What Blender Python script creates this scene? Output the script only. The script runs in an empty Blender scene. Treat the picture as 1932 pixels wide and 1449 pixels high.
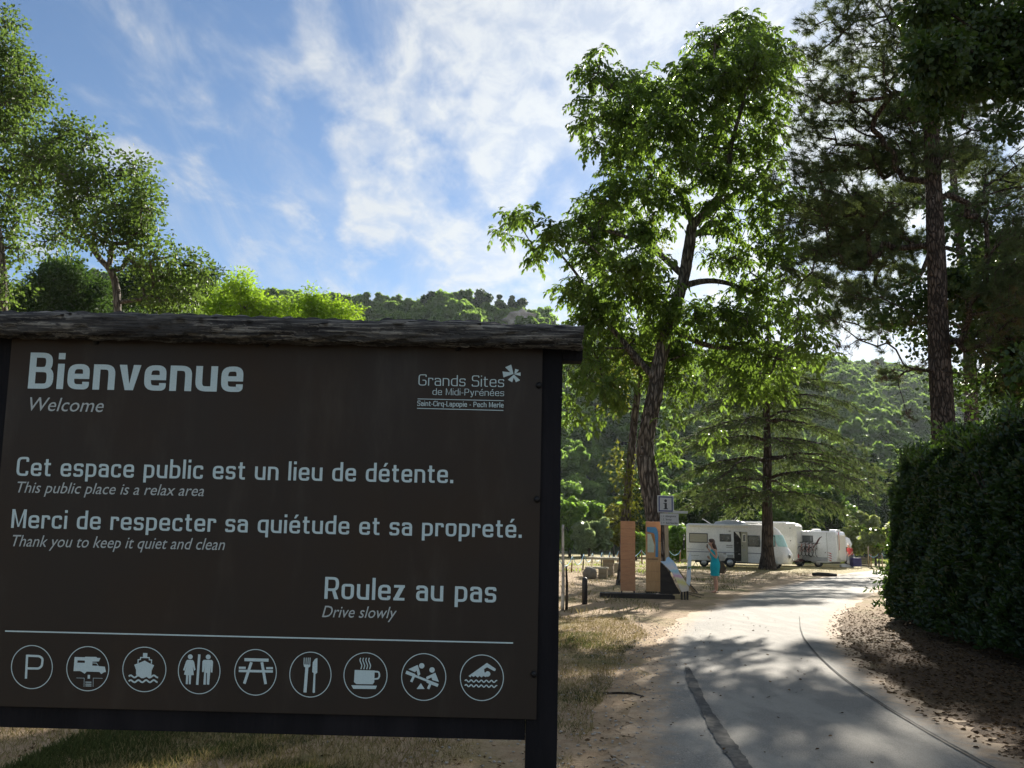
import bpy, bmesh, math, random
import numpy as np
from mathutils import Vector, Matrix
from mathutils.geometry import tessellate_polygon

rng = np.random.default_rng(11)
random.seed(5)
SC = bpy.context.scene
COL = SC.collection
RAD = math.radians

# ---------------------------------------------------------------- camera
FPX = 1576.0
PITCH, ROLL, EYE = RAD(10.4), RAD(1.4), 1.6
cf = np.array([0, math.cos(PITCH), math.sin(PITCH)])
cu0 = np.array([0, -math.sin(PITCH), math.cos(PITCH)])
cr0 = np.array([1.0, 0, 0])
CR = cr0 * math.cos(ROLL) + cu0 * math.sin(ROLL)
CU = -cr0 * math.sin(ROLL) + cu0 * math.cos(ROLL)
CO = np.array([0, 0, EYE])
cam_d = bpy.data.cameras.new('camera')
cam = bpy.data.objects.new('camera', cam_d)
COL.objects.link(cam)
cam_d.sensor_width = 36.0
cam_d.lens = FPX / 1932 * 36
cam_d.clip_start = 0.05
cam_d.clip_end = 5000
cam.matrix_world = Matrix(((CR[0], CU[0], -cf[0], CO[0]), (CR[1], CU[1], -cf[1], CO[1]),
                           (CR[2], CU[2], -cf[2], CO[2]), (0, 0, 0, 1)))
SC.camera = cam

# ---------------------------------------------------------------- light
SUN_AZ, SUN_EL = RAD(21.5), RAD(23.3)          # azimuth measured from +Y towards +X
sun_dir = Vector((math.sin(SUN_AZ) * math.cos(SUN_EL), math.cos(SUN_AZ) * math.cos(SUN_EL), math.sin(SUN_EL)))
sd = bpy.data.lights.new('sun', 'SUN')
sd.energy = 5.0
sd.angle = RAD(0.53)
sd.color = (1.0, 0.93, 0.82)
sun = bpy.data.objects.new('sun', sd)
COL.objects.link(sun)
sun.rotation_euler = (-sun_dir).to_track_quat('-Z', 'Y').to_euler()

W = bpy.data.worlds.new('World')
SC.world = W
W.use_nodes = True
nt = W.node_tree
nt.nodes.clear()
N = nt.nodes.new
Lk = nt.links.new
out = N('ShaderNodeOutputWorld')
sky = N('ShaderNodeTexSky')
sky.sky_type = 'NISHITA'
sky.sun_disc = False
sky.sun_elevation = SUN_EL
sky.sun_rotation = SUN_AZ
sky.altitude = 150
sky.air_density = 1.0
sky.dust_density = 0.15
sky.ozone_density = 3.6
bg1 = N('ShaderNodeBackground')
bg1.inputs[1].default_value = 0.051
Lk(sky.outputs[0], bg1.inputs[0])
tc = N('ShaderNodeTexCoord')
sep = N('ShaderNodeSeparateXYZ')
Lk(tc.outputs['Generated'], sep.inputs[0])


def wmath(op, a, b=None, c=None):
    n = N('ShaderNodeMath')
    n.operation = op
    for i, v in enumerate((a, b, c)):
        if v is None:
            continue
        if isinstance(v, (int, float)):
            n.inputs[i].default_value = v
        else:
            Lk(v, n.inputs[i])
    return n.outputs[0]


zz = wmath('ADD', wmath('MAXIMUM', sep.outputs[2], 0.0), 0.16)
cu = wmath('DIVIDE', sep.outputs[0], zz)
cv = wmath('DIVIDE', sep.outputs[1], zz)
comb = N('ShaderNodeCombineXYZ')
Lk(cu, comb.inputs[0])
Lk(cv, comb.inputs[1])


def wnoise(scale, detail, rough, dist=0.0, sx=1.0, sy=1.0, rot=0.0, off=(0, 0, 0)):
    mp = N('ShaderNodeMapping')
    mp.inputs['Scale'].default_value = (sx, sy, 1)
    mp.inputs['Rotation'].default_value = (0, 0, rot)
    mp.inputs['Location'].default_value = off
    Lk(comb.outputs[0], mp.inputs[0])
    n = N('ShaderNodeTexNoise')
    n.inputs['Scale'].default_value = scale
    n.inputs['Detail'].default_value = detail
    n.inputs['Roughness'].default_value = rough
    n.inputs['Distortion'].default_value = dist
    Lk(mp.outputs[0], n.inputs[0])
    return n.outputs[0]


def wramp(v, a, b):
    m = N('ShaderNodeMapRange')
    m.interpolation_type = 'SMOOTHSTEP'
    m.inputs[1].default_value = a
    m.inputs[2].default_value = b
    Lk(v, m.inputs[0])
    return m.outputs[0]


puffs = wnoise(4.3, 7, 0.56, 0.25, 1.25, 0.75, 0.5, (3.1, 1.7, 0))     # dappled high cloud
wisp = wnoise(1.5, 9, 0.62, 0.9, 2.4, 0.7, -0.9, (1.0, 4.0, 0))      # drawn-out cirrus
bank = wnoise(0.5, 2, 0.5, 0.0, 1, 1, 0, (8.3, 2.2, 0))              # broad bank of cloud
side = wramp(cu, -0.95, 0.35)                                        # the bank lies to the east
low = wramp(sep.outputs[2], 0.42, 0.12)
cover = wmath('ADD', wmath('MULTIPLY', side, 0.22), wmath('MULTIPLY', low, 0.10))
cover = wmath('ADD', cover, wmath('MULTIPLY', wmath('SUBTRACT', bank, 0.5), 0.35))
c1 = wramp(wmath('ADD', puffs, cover), 0.53, 0.78)
c2 = wmath('MULTIPLY', wramp(wmath('ADD', wisp, wmath('MULTIPLY', cover, 0.5)), 0.46, 0.85), 0.7)
cl = wmath('MINIMUM', wmath('ADD', c1, c2), 1.0)
mott = wramp(wnoise(13.0, 6, 0.6, 0.35, 1.15, 0.85, 0.5, (5.0, 2.0, 0)), 0.34, 0.64)
cl = wmath('MULTIPLY', cl, wmath('ADD', wmath('MULTIPLY', mott, 0.38), 0.55))
cl = wmath('MULTIPLY', cl, wramp(sep.outputs[2], -0.02, 0.05))
vd = N('ShaderNodeVectorMath')
vd.operation = 'DOT_PRODUCT'
Lk(tc.outputs['Generated'], vd.inputs[0])
vd.inputs[1].default_value = sun_dir
glow = wmath('POWER', wmath('MAXIMUM', vd.outputs['Value'], 0.0), 9.0)
cstr = wmath('ADD', wmath('MULTIPLY', glow, 0.12), 0.29)
bg2 = N('ShaderNodeBackground')
bg2.inputs[0].default_value = (0.93, 0.97, 1.0, 1)
Lk(cstr, bg2.inputs[1])
mx = N('ShaderNodeMixShader')
Lk(cl, mx.inputs[0])
Lk(bg1.outputs[0], mx.inputs[1])
Lk(bg2.outputs[0], mx.inputs[2])
Lk(mx.outputs[0], out.inputs[0])

SC.view_settings.view_transform = 'Standard'
SC.view_settings.look = 'None'
SC.view_settings.gamma = 1.0
SC.view_settings.use_curve_mapping = False
SC.view_settings.exposure = 1.38
SC.render.engine = 'CYCLES'
SC.cycles.use_denoising = True
SC.cycles.max_bounces = 6
SC.cycles.diffuse_bounces = 3
SC.cycles.glossy_bounces = 2
SC.cycles.transmission_bounces = 4
SC.cycles.transparent_max_bounces = 4
SC.cycles.sample_clamp_indirect = 4.0


# ---------------------------------------------------------------- geometry helpers
def ray(px, py):
    d = CR * (px - 966) - CU * (py - 724.5) + cf * FPX
    return d / np.linalg.norm(d)


def at(px, py, D):
    """place seen at that spot of the view, D metres ahead"""
    d = ray(px, py)
    return CO + d * (D / d[1])


def G(px, py, z=0.0):
    d = ray(px, py)
    return CO + d * ((z - EYE) / d[2])


def scale_at(D):
    return D / (FPX * math.cos(PITCH))           # rough metres per pixel


def tag(o, label=None, cat=None, group=None, kind=None):
    if label: o['label'] = label
    if cat: o['category'] = cat
    if group: o['group'] = group
    if kind: o['kind'] = kind
    return o


def empty(name, loc=(0, 0, 0), rz=0.0):
    o = bpy.data.objects.new(name, None)
    COL.objects.link(o)
    o.location = Vector([float(v) for v in loc])
    o.rotation_euler = (0, 0, rz)
    o.empty_display_size = 0.2
    return o


def link(name, me, mat=None, parent=None, smooth=False):
    o = bpy.data.objects.new(name, me)
    COL.objects.link(o)
    if mat is not None:
        me.materials.append(mat)
    if parent is not None:
        o.parent = parent
    if smooth:
        me.polygons.foreach_set('use_smooth', [True] * len(me.polygons))
    return o


def np_mesh(name, V, F, attr=None):
    """V (n,3), F list of arrays (m,k) or one array; attr dict name->(n,)"""
    me = bpy.data.meshes.new(name)
    V = np.asarray(V, dtype=np.float32)
    if isinstance(F, np.ndarray):
        F = [F]
    F = [np.asarray(f, dtype=np.int32) for f in F if len(f)]
    me.vertices.add(len(V))
    me.vertices.foreach_set('co', V.ravel())
    nl = sum(f.size for f in F)
    npoly = sum(len(f) for f in F)
    me.loops.add(nl)
    me.loops.foreach_set('vertex_index', np.concatenate([f.ravel() for f in F]))
    me.polygons.add(npoly)
    tot = np.concatenate([np.full(len(f), f.shape[1], dtype=np.int32) for f in F])
    st = np.concatenate([[0], np.cumsum(tot)[:-1]]).astype(np.int32)
    me.polygons.foreach_set('loop_start', st)
    me.polygons.foreach_set('loop_total', tot)
    me.update(calc_edges=True)
    if attr:
        for k, a in attr.items():
            at_ = me.attributes.new(k, 'FLOAT', 'POINT')
            at_.data.foreach_set('value', np.asarray(a, dtype=np.float32))
    return me


class MB:
    """collects simple solids into one mesh"""
    def __init__(s):
        s.V = []
        s.F = []

    def add(s, V, F):
        b = len(s.V)
        s.V += [tuple(float(c) for c in v) for v in V]
        s.F += [tuple(b + i for i in f) for f in F]
        return s

    def box(s, c, size, rz=0.0, M=None):
        x, y, z = [v / 2 for v in size]
        vs = [Vector((i * x, j * y, k * z)) for i in (-1, 1) for j in (-1, 1) for k in (-1, 1)]
        R = M if M is not None else Matrix.Rotation(rz, 3, 'Z')
        vs = [R @ v + Vector([float(q) for q in c]) for v in vs]
        return s.add(vs, [(0, 1, 3, 2), (4, 6, 7, 5), (0, 4, 5, 1), (2, 3, 7, 6), (0, 2, 6, 4), (1, 5, 7, 3)])

    def tube(s, pts, r, n=8, cap=True):
        pts = [Vector([float(q) for q in p]) for p in pts]
        rs = r if hasattr(r, '__len__') else [r] * len(pts)
        b = len(s.V)
        up = Vector((0, 0, 1))
        for i, p in enumerate(pts):
            t = (pts[min(i + 1, len(pts) - 1)] - pts[max(i - 1, 0)]).normalized()
            a = t.cross(up)
            if a.length < 0.05:
                a = t.cross(Vector((1, 0, 0)))
            a.normalize()
            c = t.cross(a)
            for k in range(n):
                th = 2 * math.pi * k / n
                s.V.append(tuple(p + (a * math.cos(th) + c * math.sin(th)) * rs[i]))
        for i in range(len(pts) - 1):
            for k in range(n):
                k2 = (k + 1) % n
                s.F.append((b + i * n + k, b + i * n + k2, b + (i + 1) * n + k2, b + (i + 1) * n + k))
        if cap:
            s.F.append(tuple(b + k for k in range(n)))
            s.F.append(tuple(b + (len(pts) - 1) * n + k for k in reversed(range(n))))
        return s

    def prism(s, poly, y0, y1):
        """outline in x,z extruded along y"""
        n = len(poly)
        V = [(p[0], y0, p[1]) for p in poly] + [(p[0], y1, p[1]) for p in poly]
        F = [tuple(range(n)), tuple(reversed(range(n, 2 * n)))]
        F += [(i, i + n, (i + 1) % n + n, (i + 1) % n) for i in range(n)]
        return s.add(V, F)

    def build(s, name, mat, parent=None, smooth=False, bevel=0.0, seg=2):
        me = bpy.data.meshes.new(name)
        me.from_pydata(s.V, [], s.F)
        bm = bmesh.new()
        bm.from_mesh(me)
        bmesh.ops.recalc_face_normals(bm, faces=bm.faces)
        if bevel:
            es = [e for e in bm.edges if len(e.link_faces) == 2 and e.calc_face_angle(0) > 0.6]
            bmesh.ops.bevel(bm, geom=es, offset=bevel, segments=seg, affect='EDGES', profile=0.6)
        bm.to_mesh(me)
        bm.free()
        return link(name, me, mat, parent, smooth)


# ---------------------------------------------------------------- materials
def mat_nodes(name):
    m = bpy.data.materials.new(name)
    m.use_nodes = True
    t = m.node_tree
    t.nodes.clear()
    return m, t


class NT:
    def __init__(s, t):
        s.t = t

    def n(s, kind, **kw):
        x = s.t.nodes.new(kind)
        for k, v in kw.items():
            setattr(x, k, v)
        return x

    def l(s, a, b):
        s.t.links.new(a, b)

    def coord(s, which='Object', scale=(1, 1, 1), rot=(0, 0, 0)):
        if which == 'World':
            g = s.n('ShaderNodeNewGeometry').outputs['Position']
        else:
            g = s.n('ShaderNodeTexCoord').outputs[which]
        mp = s.n('ShaderNodeMapping')
        mp.inputs['Scale'].default_value = scale
        mp.inputs['Rotation'].default_value = rot
        s.l(g, mp.inputs[0])
        return mp.outputs[0]

    def noise(s, co, scale, detail=5, rough=0.55, dist=0.0):
        x = s.n('ShaderNodeTexNoise')
        x.inputs['Scale'].default_value = scale
        x.inputs['Detail'].default_value = detail
        x.inputs['Roughness'].default_value = rough
        x.inputs['Distortion'].default_value = dist
        s.l(co, x.inputs[0])
        return x.outputs[0]

    def ramp(s, v, a, b, smooth=True):
        m = s.n('ShaderNodeMapRange')
        if smooth: m.interpolation_type = 'SMOOTHSTEP'
        m.inputs[1].default_value = a
        m.inputs[2].default_value = b
        s.l(v, m.inputs[0])
        return m.outputs[0]

    def mix(s, f, a, b):
        m = s.n('ShaderNodeMix', data_type='RGBA')
        for i, v in ((0, f), (6, a), (7, b)):
            if isinstance(v, (int, float)):
                m.inputs[i].default_value = v
            elif isinstance(v, tuple):
                m.inputs[i].default_value = (*v[:3], 1)
            else:
                s.l(v, m.inputs[i])
        return m.outputs[2]

    def math(s, op, a, b):
        m = s.n('ShaderNodeMath', operation=op)
        for i, v in ((0, a), (1, b)):
            if isinstance(v, (int, float)):
                m.inputs[i].default_value = v
            else:
                s.l(v, m.inputs[i])
        return m.outputs[0]

    def attr(s, name):
        return s.n('ShaderNodeAttribute', attribute_name=name).outputs['Fac']

    def bump(s, h, strength=0.4, dist=0.02):
        b = s.n('ShaderNodeBump')
        b.inputs['Strength'].default_value = strength
        b.inputs['Distance'].default_value = dist
        s.l(h, b.inputs['Height'])
        return b.outputs[0]

    def out(s, sh):
        o = s.n('ShaderNodeOutputMaterial')
        s.l(sh, o.inputs[0])

    def principled(s, col, rough=0.7, normal=None, metal=0.0, spec=0.5, coat=0.0):
        p = s.n('ShaderNodeBsdfPrincipled')
        if isinstance(col, tuple):
            p.inputs['Base Color'].default_value = (*col[:3], 1)
        else:
            s.l(col, p.inputs['Base Color'])
        if isinstance(rough, (int, float)):
            p.inputs['Roughness'].default_value = rough
        else:
            s.l(rough, p.inputs['Roughness'])
        p.inputs['Metallic'].default_value = metal
        p.inputs['Specular IOR Level'].default_value = spec
        p.inputs['Coat Weight'].default_value = coat
        if normal is not None:
            s.l(normal, p.inputs['Normal'])
        return p.outputs[0]


def simple(name, c1, c2=None, scale=8.0, rough=0.6, bump=0.15, stretch=(1, 1, 1), metal=0.0, spec=0.5, coat=0.0, lo=0.35, hi=0.7, bd=0.01):
    """two-tone procedural surface with wear and fine relief"""
    m, t = mat_nodes(name)
    k = NT(t)
    co = k.coord('Object', stretch)
    n1 = k.noise(co, scale, 6, 0.6)
    n2 = k.noise(co, scale * 7, 4, 0.6)
    c2 = c2 or tuple(v * 0.72 for v in c1)
    f = k.ramp(n1, lo, hi)
    col = k.mix(f, c1, c2)
    col = k.mix(k.math('MULTIPLY', k.ramp(n2, 0.35, 0.75), 0.35), col, tuple(v * 0.6 for v in c2))
    nb = k.bump(k.math('ADD', n1, n2), bump, bd) if bump else None
    k.out(k.principled(col, rough, nb, metal, spec, coat))
    return m


def leaf_mat(name, dark, light, trans, gloss=0.35, tw=0.45, info=False, rough=0.45):
    m, t = mat_nodes(name)
    k = NT(t)
    f = k.attr('tint')
    if info:
        r = k.n('ShaderNodeObjectInfo').outputs['Random']
        f = k.math('ADD', k.math('MULTIPLY', f, 0.45), k.math('MULTIPLY', r, 0.6))
    col = k.mix(f, dark, light)
    tcol = k.mix(f, tuple(v * 0.6 for v in trans), trans)
    p = k.principled(col, rough, None, 0, gloss)
    tr = k.n('ShaderNodeBsdfTranslucent')
    k.l(tcol, tr.inputs[0])
    ms = k.n('ShaderNodeMixShader')
    ms.inputs[0].default_value = tw
    k.l(p, ms.inputs[1])
    k.l(tr.outputs[0], ms.inputs[2])
    k.out(ms.outputs[0])
    return m


def bark_mat(name, c1, c2, scale=3.0, stretch=(1, 1, 0.18), bump=1.0, bd=0.05):
    m, t = mat_nodes(name)
    k = NT(t)
    co = k.coord('World', stretch)
    n1 = k.noise(co, scale * 3, 8, 0.65, 0.6)
    n2 = k.noise(k.coord('World'), scale, 4, 0.6)
    vo = k.n('ShaderNodeTexVoronoi', feature='DISTANCE_TO_EDGE')
    vo.inputs['Scale'].default_value = scale * 3
    k.l(co, vo.inputs[0])
    fis = k.ramp(k.math('ADD', vo.outputs['Distance'], k.math('MULTIPLY', k.math('SUBTRACT', n1, 0.5), 0.3)), 0.0, 0.2)
    col = k.mix(k.ramp(n1, 0.3, 0.7), c1, c2)
    col = k.mix(k.math('MULTIPLY', k.ramp(n2, 0.55, 0.75), 0.5), col, tuple(v * 1.5 for v in c2))
    col = k.mix(fis, tuple(v * 0.75 for v in c1), col)
    h = k.math('ADD', fis, k.math('MULTIPLY', n1, 0.7))
    k.out(k.principled(col, 0.9, k.bump(h, bump, bd), 0, 0.2))
    return m


# ---------------------------------------------------------------- foliage helpers
LEAF_V = np.array([[0, 0, 0], [0.42, 0.23, 0.07], [1, 0, -0.06], [0.42, -0.23, 0.07]])
LEAF_F = np.array([[0, 1, 2], [0, 2, 3]])
ROUND_V = np.array([[0, 0, 0], [0.35, 0.40, 0.1], [0.8, 0.32, 0.06], [1, 0, -0.04], [0.8, -0.32, 0.06], [0.35, -0.40, 0.1]])
ROUND_F = np.array([[0, 1, 2, 3], [0, 3, 4, 5]])
LONG_V = np.array([[0, 0, 0], [0.3, 0.15, 0.05], [0.7, 0.15, 0.02], [1, 0, -0.12], [0.7, -0.15, 0.02], [0.3, -0.15, 0.05]])
NEED_V = np.array([[0, -0.028, 0], [0, 0.028, 0], [1, 0, 0]])
NEED_F = np.array([[0, 1, 2]])
CLUMP_V = np.array([[-0.5, -0.35, 0], [0.1, -0.5, 0.12], [0.5, 0.0, -0.05], [0.2, 0.5, 0.1], [-0.4, 0.4, -0.08]])
CLUMP_F = np.array([[0, 1, 2, 3, 4]])


def unit(a):
    return a / np.maximum(np.linalg.norm(a, axis=-1, keepdims=True), 1e-9)


def rand_dirs(n):
    return unit(rng.normal(size=(n, 3)))


def leaves_mesh(name, P, D, S, tv=LEAF_V, tf=LEAF_F, nrm=None, tint=None, wid=1.0):
    n = len(P)
    D = unit(D)
    up = rand_dirs(n) if nrm is None else unit(nrm + 1e-6)
    Y = unit(np.cross(up, D) + 1e-9)
    Z = np.cross(D, Y)
    S = np.broadcast_to(np.asarray(S, dtype=float), (n,))
    V = (P[:, None, :] + S[:, None, None] * (tv[None, :, 0:1] * D[:, None, :]
         + wid * tv[None, :, 1:2] * Y[:, None, :] + tv[None, :, 2:3] * Z[:, None, :]))
    F = tf[None] + (np.arange(n) * len(tv))[:, None, None]
    if tint is None:
        tint = rng.random(n)
    return np_mesh(name, V.reshape(-1, 3), F.reshape(-1, tf.shape[1]), {'tint': np.repeat(tint, len(tv))})


def compound_leaves(P, D, L, pairs=3):
    """leaflets of drooping pinnate leaves: positions, directions, sizes"""
    n = len(P)
    D = unit(D)
    up = np.array([0, 0, 1.0])
    side = unit(np.cross(D, up) + rand_dirs(n) * 0.2)
    Ps, Ds, Ss, Ns = [], [], [], []
    down = np.array([0, 0, -1.0])
    for t in np.linspace(0.3, 0.85, pairs):
        base = P + D * (L * t)[:, None] + down * (L * t * t * 0.55)[:, None]
        for sg in (-1, 1):
            d = unit(side * sg * 0.8 + D * 0.55 + down * (0.35 + 0.6 * rng.random((n, 1))))
            Ps.append(base); Ds.append(d); Ss.append(L * rng.uniform(0.42, 0.6, n)); Ns.append(unit(up + rand_dirs(n) * 0.5))
    base = P + D * (L * 0.9)[:, None] + down * (L * 0.5)[:, None]
    Ps.append(base); Ds.append(unit(D * 0.5 + down * 0.8)); Ss.append(L * 0.6); Ns.append(unit(up + rand_dirs(n) * 0.5))
    return np.concatenate(Ps), np.concatenate(Ds), np.concatenate(Ss), np.concatenate(Ns)


def tubes_mesh(name, segs, sides=6):
    """segs: list of (p0, p1, r0, r1) -> one mesh of tapered limbs"""
    A = np.array([s[0] for s in segs]); B = np.array([s[1] for s in segs])
    r0 = np.array([s[2] for s in segs]); r1 = np.array([s[3] for s in segs])
    T = unit(B - A)
    ref = np.where(np.abs(T[:, 2:3]) > 0.9, np.array([[1.0, 0, 0]]), np.array([[0, 0, 1.0]]))
    X = unit(np.cross(T, ref)); Y = np.cross(T, X)
    th = np.arange(sides) / sides * 2 * np.pi
    ring = np.cos(th)[None, :, None] * X[:, None] + np.sin(th)[None, :, None] * Y[:, None]
    V0 = A[:, None] + ring * r0[:, None, None]
    V1 = B[:, None] + ring * r1[:, None, None]
    V = np.concatenate([V0, V1], axis=1).reshape(-1, 3)
    k = np.arange(sides); k2 = (k + 1) % sides
    q = np.stack([k, k2, k2 + sides, k + sides], 1)
    F = q[None] + (np.arange(len(segs)) * 2 * sides)[:, None, None]
    return np_mesh(name, V, F.reshape(-1, 4))


def smooth_path(pts, n):
    pts = np.array(pts, dtype=float)
    if len(pts) < 3:
        t = np.linspace(0, 1, n)[:, None]
        return pts[0] * (1 - t) + pts[-1] * t
    ext = np.vstack([2 * pts[0] - pts[1], pts, 2 * pts[-1] - pts[-2]])
    u = np.linspace(0, len(pts) - 1, n)
    o = []
    for x in u:
        i = min(int(x), len(pts) - 2)
        f = x - i
        p0, p1, p2, p3 = ext[i], ext[i + 1], ext[i + 2], ext[i + 3]
        o.append(0.5 * (2 * p1 + (p2 - p0) * f + (2 * p0 - 5 * p1 + 4 * p2 - p3) * f * f + (3 * p1 - p0 - 3 * p2 + p3) * f ** 3))
    return np.array(o)


def trunk_mesh(name, path, r0, r1, sides=18, rings=60, rough=0.09, flare=0.5, ridges=7):
    p = smooth_path(path, rings)
    V = []
    ph = rng.random(8) * 6.28
    for i, c in enumerate(p):
        t = i / (rings - 1)
        r = r0 * (1 - t) + r1 * t + r0 * flare * math.exp(-t * 22)
        tg = p[min(i + 1, rings - 1)] - p[max(i - 1, 0)]
        tg /= np.linalg.norm(tg)
        x = np.cross(tg, [0, 1, 0.01]); x /= np.linalg.norm(x)
        y = np.cross(tg, x)
        for k in range(sides):
            a = 2 * math.pi * k / sides
            rr = r * (1 + rough * (0.6 * math.sin(ridges * a + ph[0] + 0.9 * math.sin(t * 9 + ph[1])) + 0.5 * math.sin(3 * a + ph[2] + t * 14)
                                   + 0.5 * math.sin(t * 31 + 2 * a + ph[3])) + rng.normal() * rough * 0.25)
            V.append(c + (x * math.cos(a) + y * math.sin(a)) * rr)
    F = [(i * sides + k, i * sides + (k + 1) % sides, (i + 1) * sides + (k + 1) % sides, (i + 1) * sides + k)
         for i in range(rings - 1) for k in range(sides)]
    return np_mesh(name, np.array(V), np.array(F)), p


def grow(trunk_pts, trunk_r, pts, step=0.5, sag=0.12, tip=0.012, up=0.35, start=0.3, wig=0.12, maxr=0.25):
    """joins every leaf cluster to the nearest wood already there; returns limb segments"""
    nodes = [p for p in trunk_pts[int(len(trunk_pts) * start):]]
    nn = len(nodes)
    parent = [-1] * nn
    centre = np.array(nodes[0])
    base = np.array(nodes)
    order = np.argsort([np.min(np.linalg.norm(base - p, axis=1)) for p in pts])
    arr = np.zeros((60000, 3)); arr[:nn] = base
    cnt = nn
    depth = np.zeros(60000)
    for oi in order:
        p = pts[oi]
        d = p - arr[:cnt]
        L = np.linalg.norm(d, axis=1)
        cost = L + up * np.maximum(-d[:, 2], 0) + depth[:cnt] * 0.06
        q = int(np.argmin(cost))
        L = L[q]
        k = max(1, int(L / step))
        a = arr[q].copy()
        prev = q
        off = rng.normal(size=3) * wig * L
        for j in range(1, k + 1):
            f = j / k
            b = a * (1 - f) + p * f + off * math.sin(math.pi * f) + np.array([0, 0, 1]) * sag * L * math.sin(math.pi * f)
            arr[cnt] = b
            depth[cnt] = depth[prev] + L / k
            parent.append(prev)
            prev = cnt
            cnt += 1
    load = np.zeros(cnt)
    has = np.zeros(cnt, bool)
    for i in range(nn, cnt):
        has[parent[i]] = True
    for i in range(cnt - 1, nn - 1, -1):
        if not has[i]: load[i] += 1
        if parent[i] >= nn: load[parent[i]] += load[i]
    segs = []
    for i in range(nn, cnt):
        r = min(tip * max(load[i], 1) ** 0.5, maxr)
        pr = parent[i]
        rp = min(tip * max(load[pr], 1) ** 0.5, maxr) if pr >= nn else r * 1.15
        rp = min(rp, r * 1.3)
        segs.append((arr[pr], arr[i], rp, r))
    return segs


def blob_points(blobs, D, dens=1.0, shell=0.35, dspread=1.0):
    """blobs: (px, py, rx, ry, n[, dD]) -> points in ellipsoids D metres ahead"""
    out_ = []
    for b in blobs:
        px, py, rx, ry, n = b[:5]
        dd = b[5] if len(b) > 5 else rng.uniform(-1, 1) * dspread
        c = at(px, py, D + dd)
        s = scale_at(D + dd)
        n = max(1, int(n * dens))
        u = rand_dirs(n) * (rng.random((n, 1)) ** (shell)) 
        out_.append(c + u * np.array([rx * s, 0.8 * (rx + ry) / 2 * s * dspread ** 0.3, ry * s]))
    return np.concatenate(out_)


# ================================================================ SETTING
def dirt_nodes(k, co, dry=1.0):
    n1 = k.noise(co, 0.55, 6, 0.6, 0.3)
    n2 = k.noise(co, 6.0, 6, 0.65)
    n3 = k.noise(co, 60.0, 3, 0.7)
    col = k.mix(k.ramp(n2, 0.35, 0.68), (0.34, 0.235, 0.14), (0.46, 0.34, 0.22))
    col = k.mix(k.ramp(n3, 0.60, 0.74), col, (0.50, 0.46, 0.38))
    col = k.mix(k.ramp(n3, 0.42, 0.28), col, (0.13, 0.10, 0.07))
    return col, n1, n2, n3


def ground_material():
    m, t = mat_nodes('dry_earth_and_grass')
    k = NT(t)
    co = k.coord('World')
    col, n1, n2, n3 = dirt_nodes(k, co)
    # worn straw and green turf in patches
    patch = k.noise(k.coord('World', (1, 0.8, 1)), 0.62, 7, 0.66, 0.6)
    fine = k.noise(co, 24.0, 5, 0.75)
    straw = k.mix(k.ramp(fine, 0.3, 0.7), (0.20, 0.155, 0.065), (0.42, 0.33, 0.16))
    green = k.mix(k.ramp(fine, 0.3, 0.7), (0.045, 0.075, 0.018), (0.12, 0.15, 0.045))
    col = k.mix(k.math('MULTIPLY', k.ramp(patch, 0.46, 0.60), 0.7), col, straw)
    col = k.mix(k.math('MULTIPLY', k.ramp(k.math('ADD', patch, k.math('MULTIPLY', fine, 0.25)), 0.70, 0.80), 0.75), col, green)
    # the meadow past the rope fence is dry hay
    pos = k.n('ShaderNodeSeparateXYZ')
    k.l(k.n('ShaderNodeNewGeometry').outputs['Position'], pos.inputs[0])
    far = k.ramp(k.math('ADD', pos.outputs[1], k.math('MULTIPLY', n1, 10.0)), 50.0, 58.0)
    hay = k.mix(k.ramp(n2, 0.35, 0.7), (0.27, 0.24, 0.09), (0.42, 0.36, 0.17))
    col = k.mix(k.math('MULTIPLY', far, 0.75), col, hay)
    # brown leaf litter beside the hedge
    lit = k.ramp(k.math('ADD', k.math('SUBTRACT', pos.outputs[0], k.math('MULTIPLY', pos.outputs[1], 0.22)), n1), 2.55, 3.05)
    lit = k.math('MULTIPLY', lit, k.ramp(k.math('ADD', pos.outputs[1], k.math('MULTIPLY', n1, 6.0)), 27.0, 16.0))
    litc = k.mix(k.ramp(fine, 0.35, 0.65), (0.035, 0.022, 0.013), (0.115, 0.072, 0.042))
    col = k.mix(k.math('MULTIPLY', lit, 0.9), col, litc)
    h = k.math('ADD', k.math('MULTIPLY', n2, 0.8), k.math('ADD', k.math('MULTIPLY', n3, 0.25), k.math('MULTIPLY', fine, 0.6)))
    k.out(k.principled(col, 0.95, k.bump(h, 0.8, 0.06), 0, 0.15))
    return m


gm = MB()
gm.add([(-1500, -600, 0), (1500, -600, 0), (1500, 1800, 0), (-1500, 1800, 0)], [(0, 1, 2, 3)])
tag(gm.build('ground', ground_material()), kind='structure')

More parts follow.
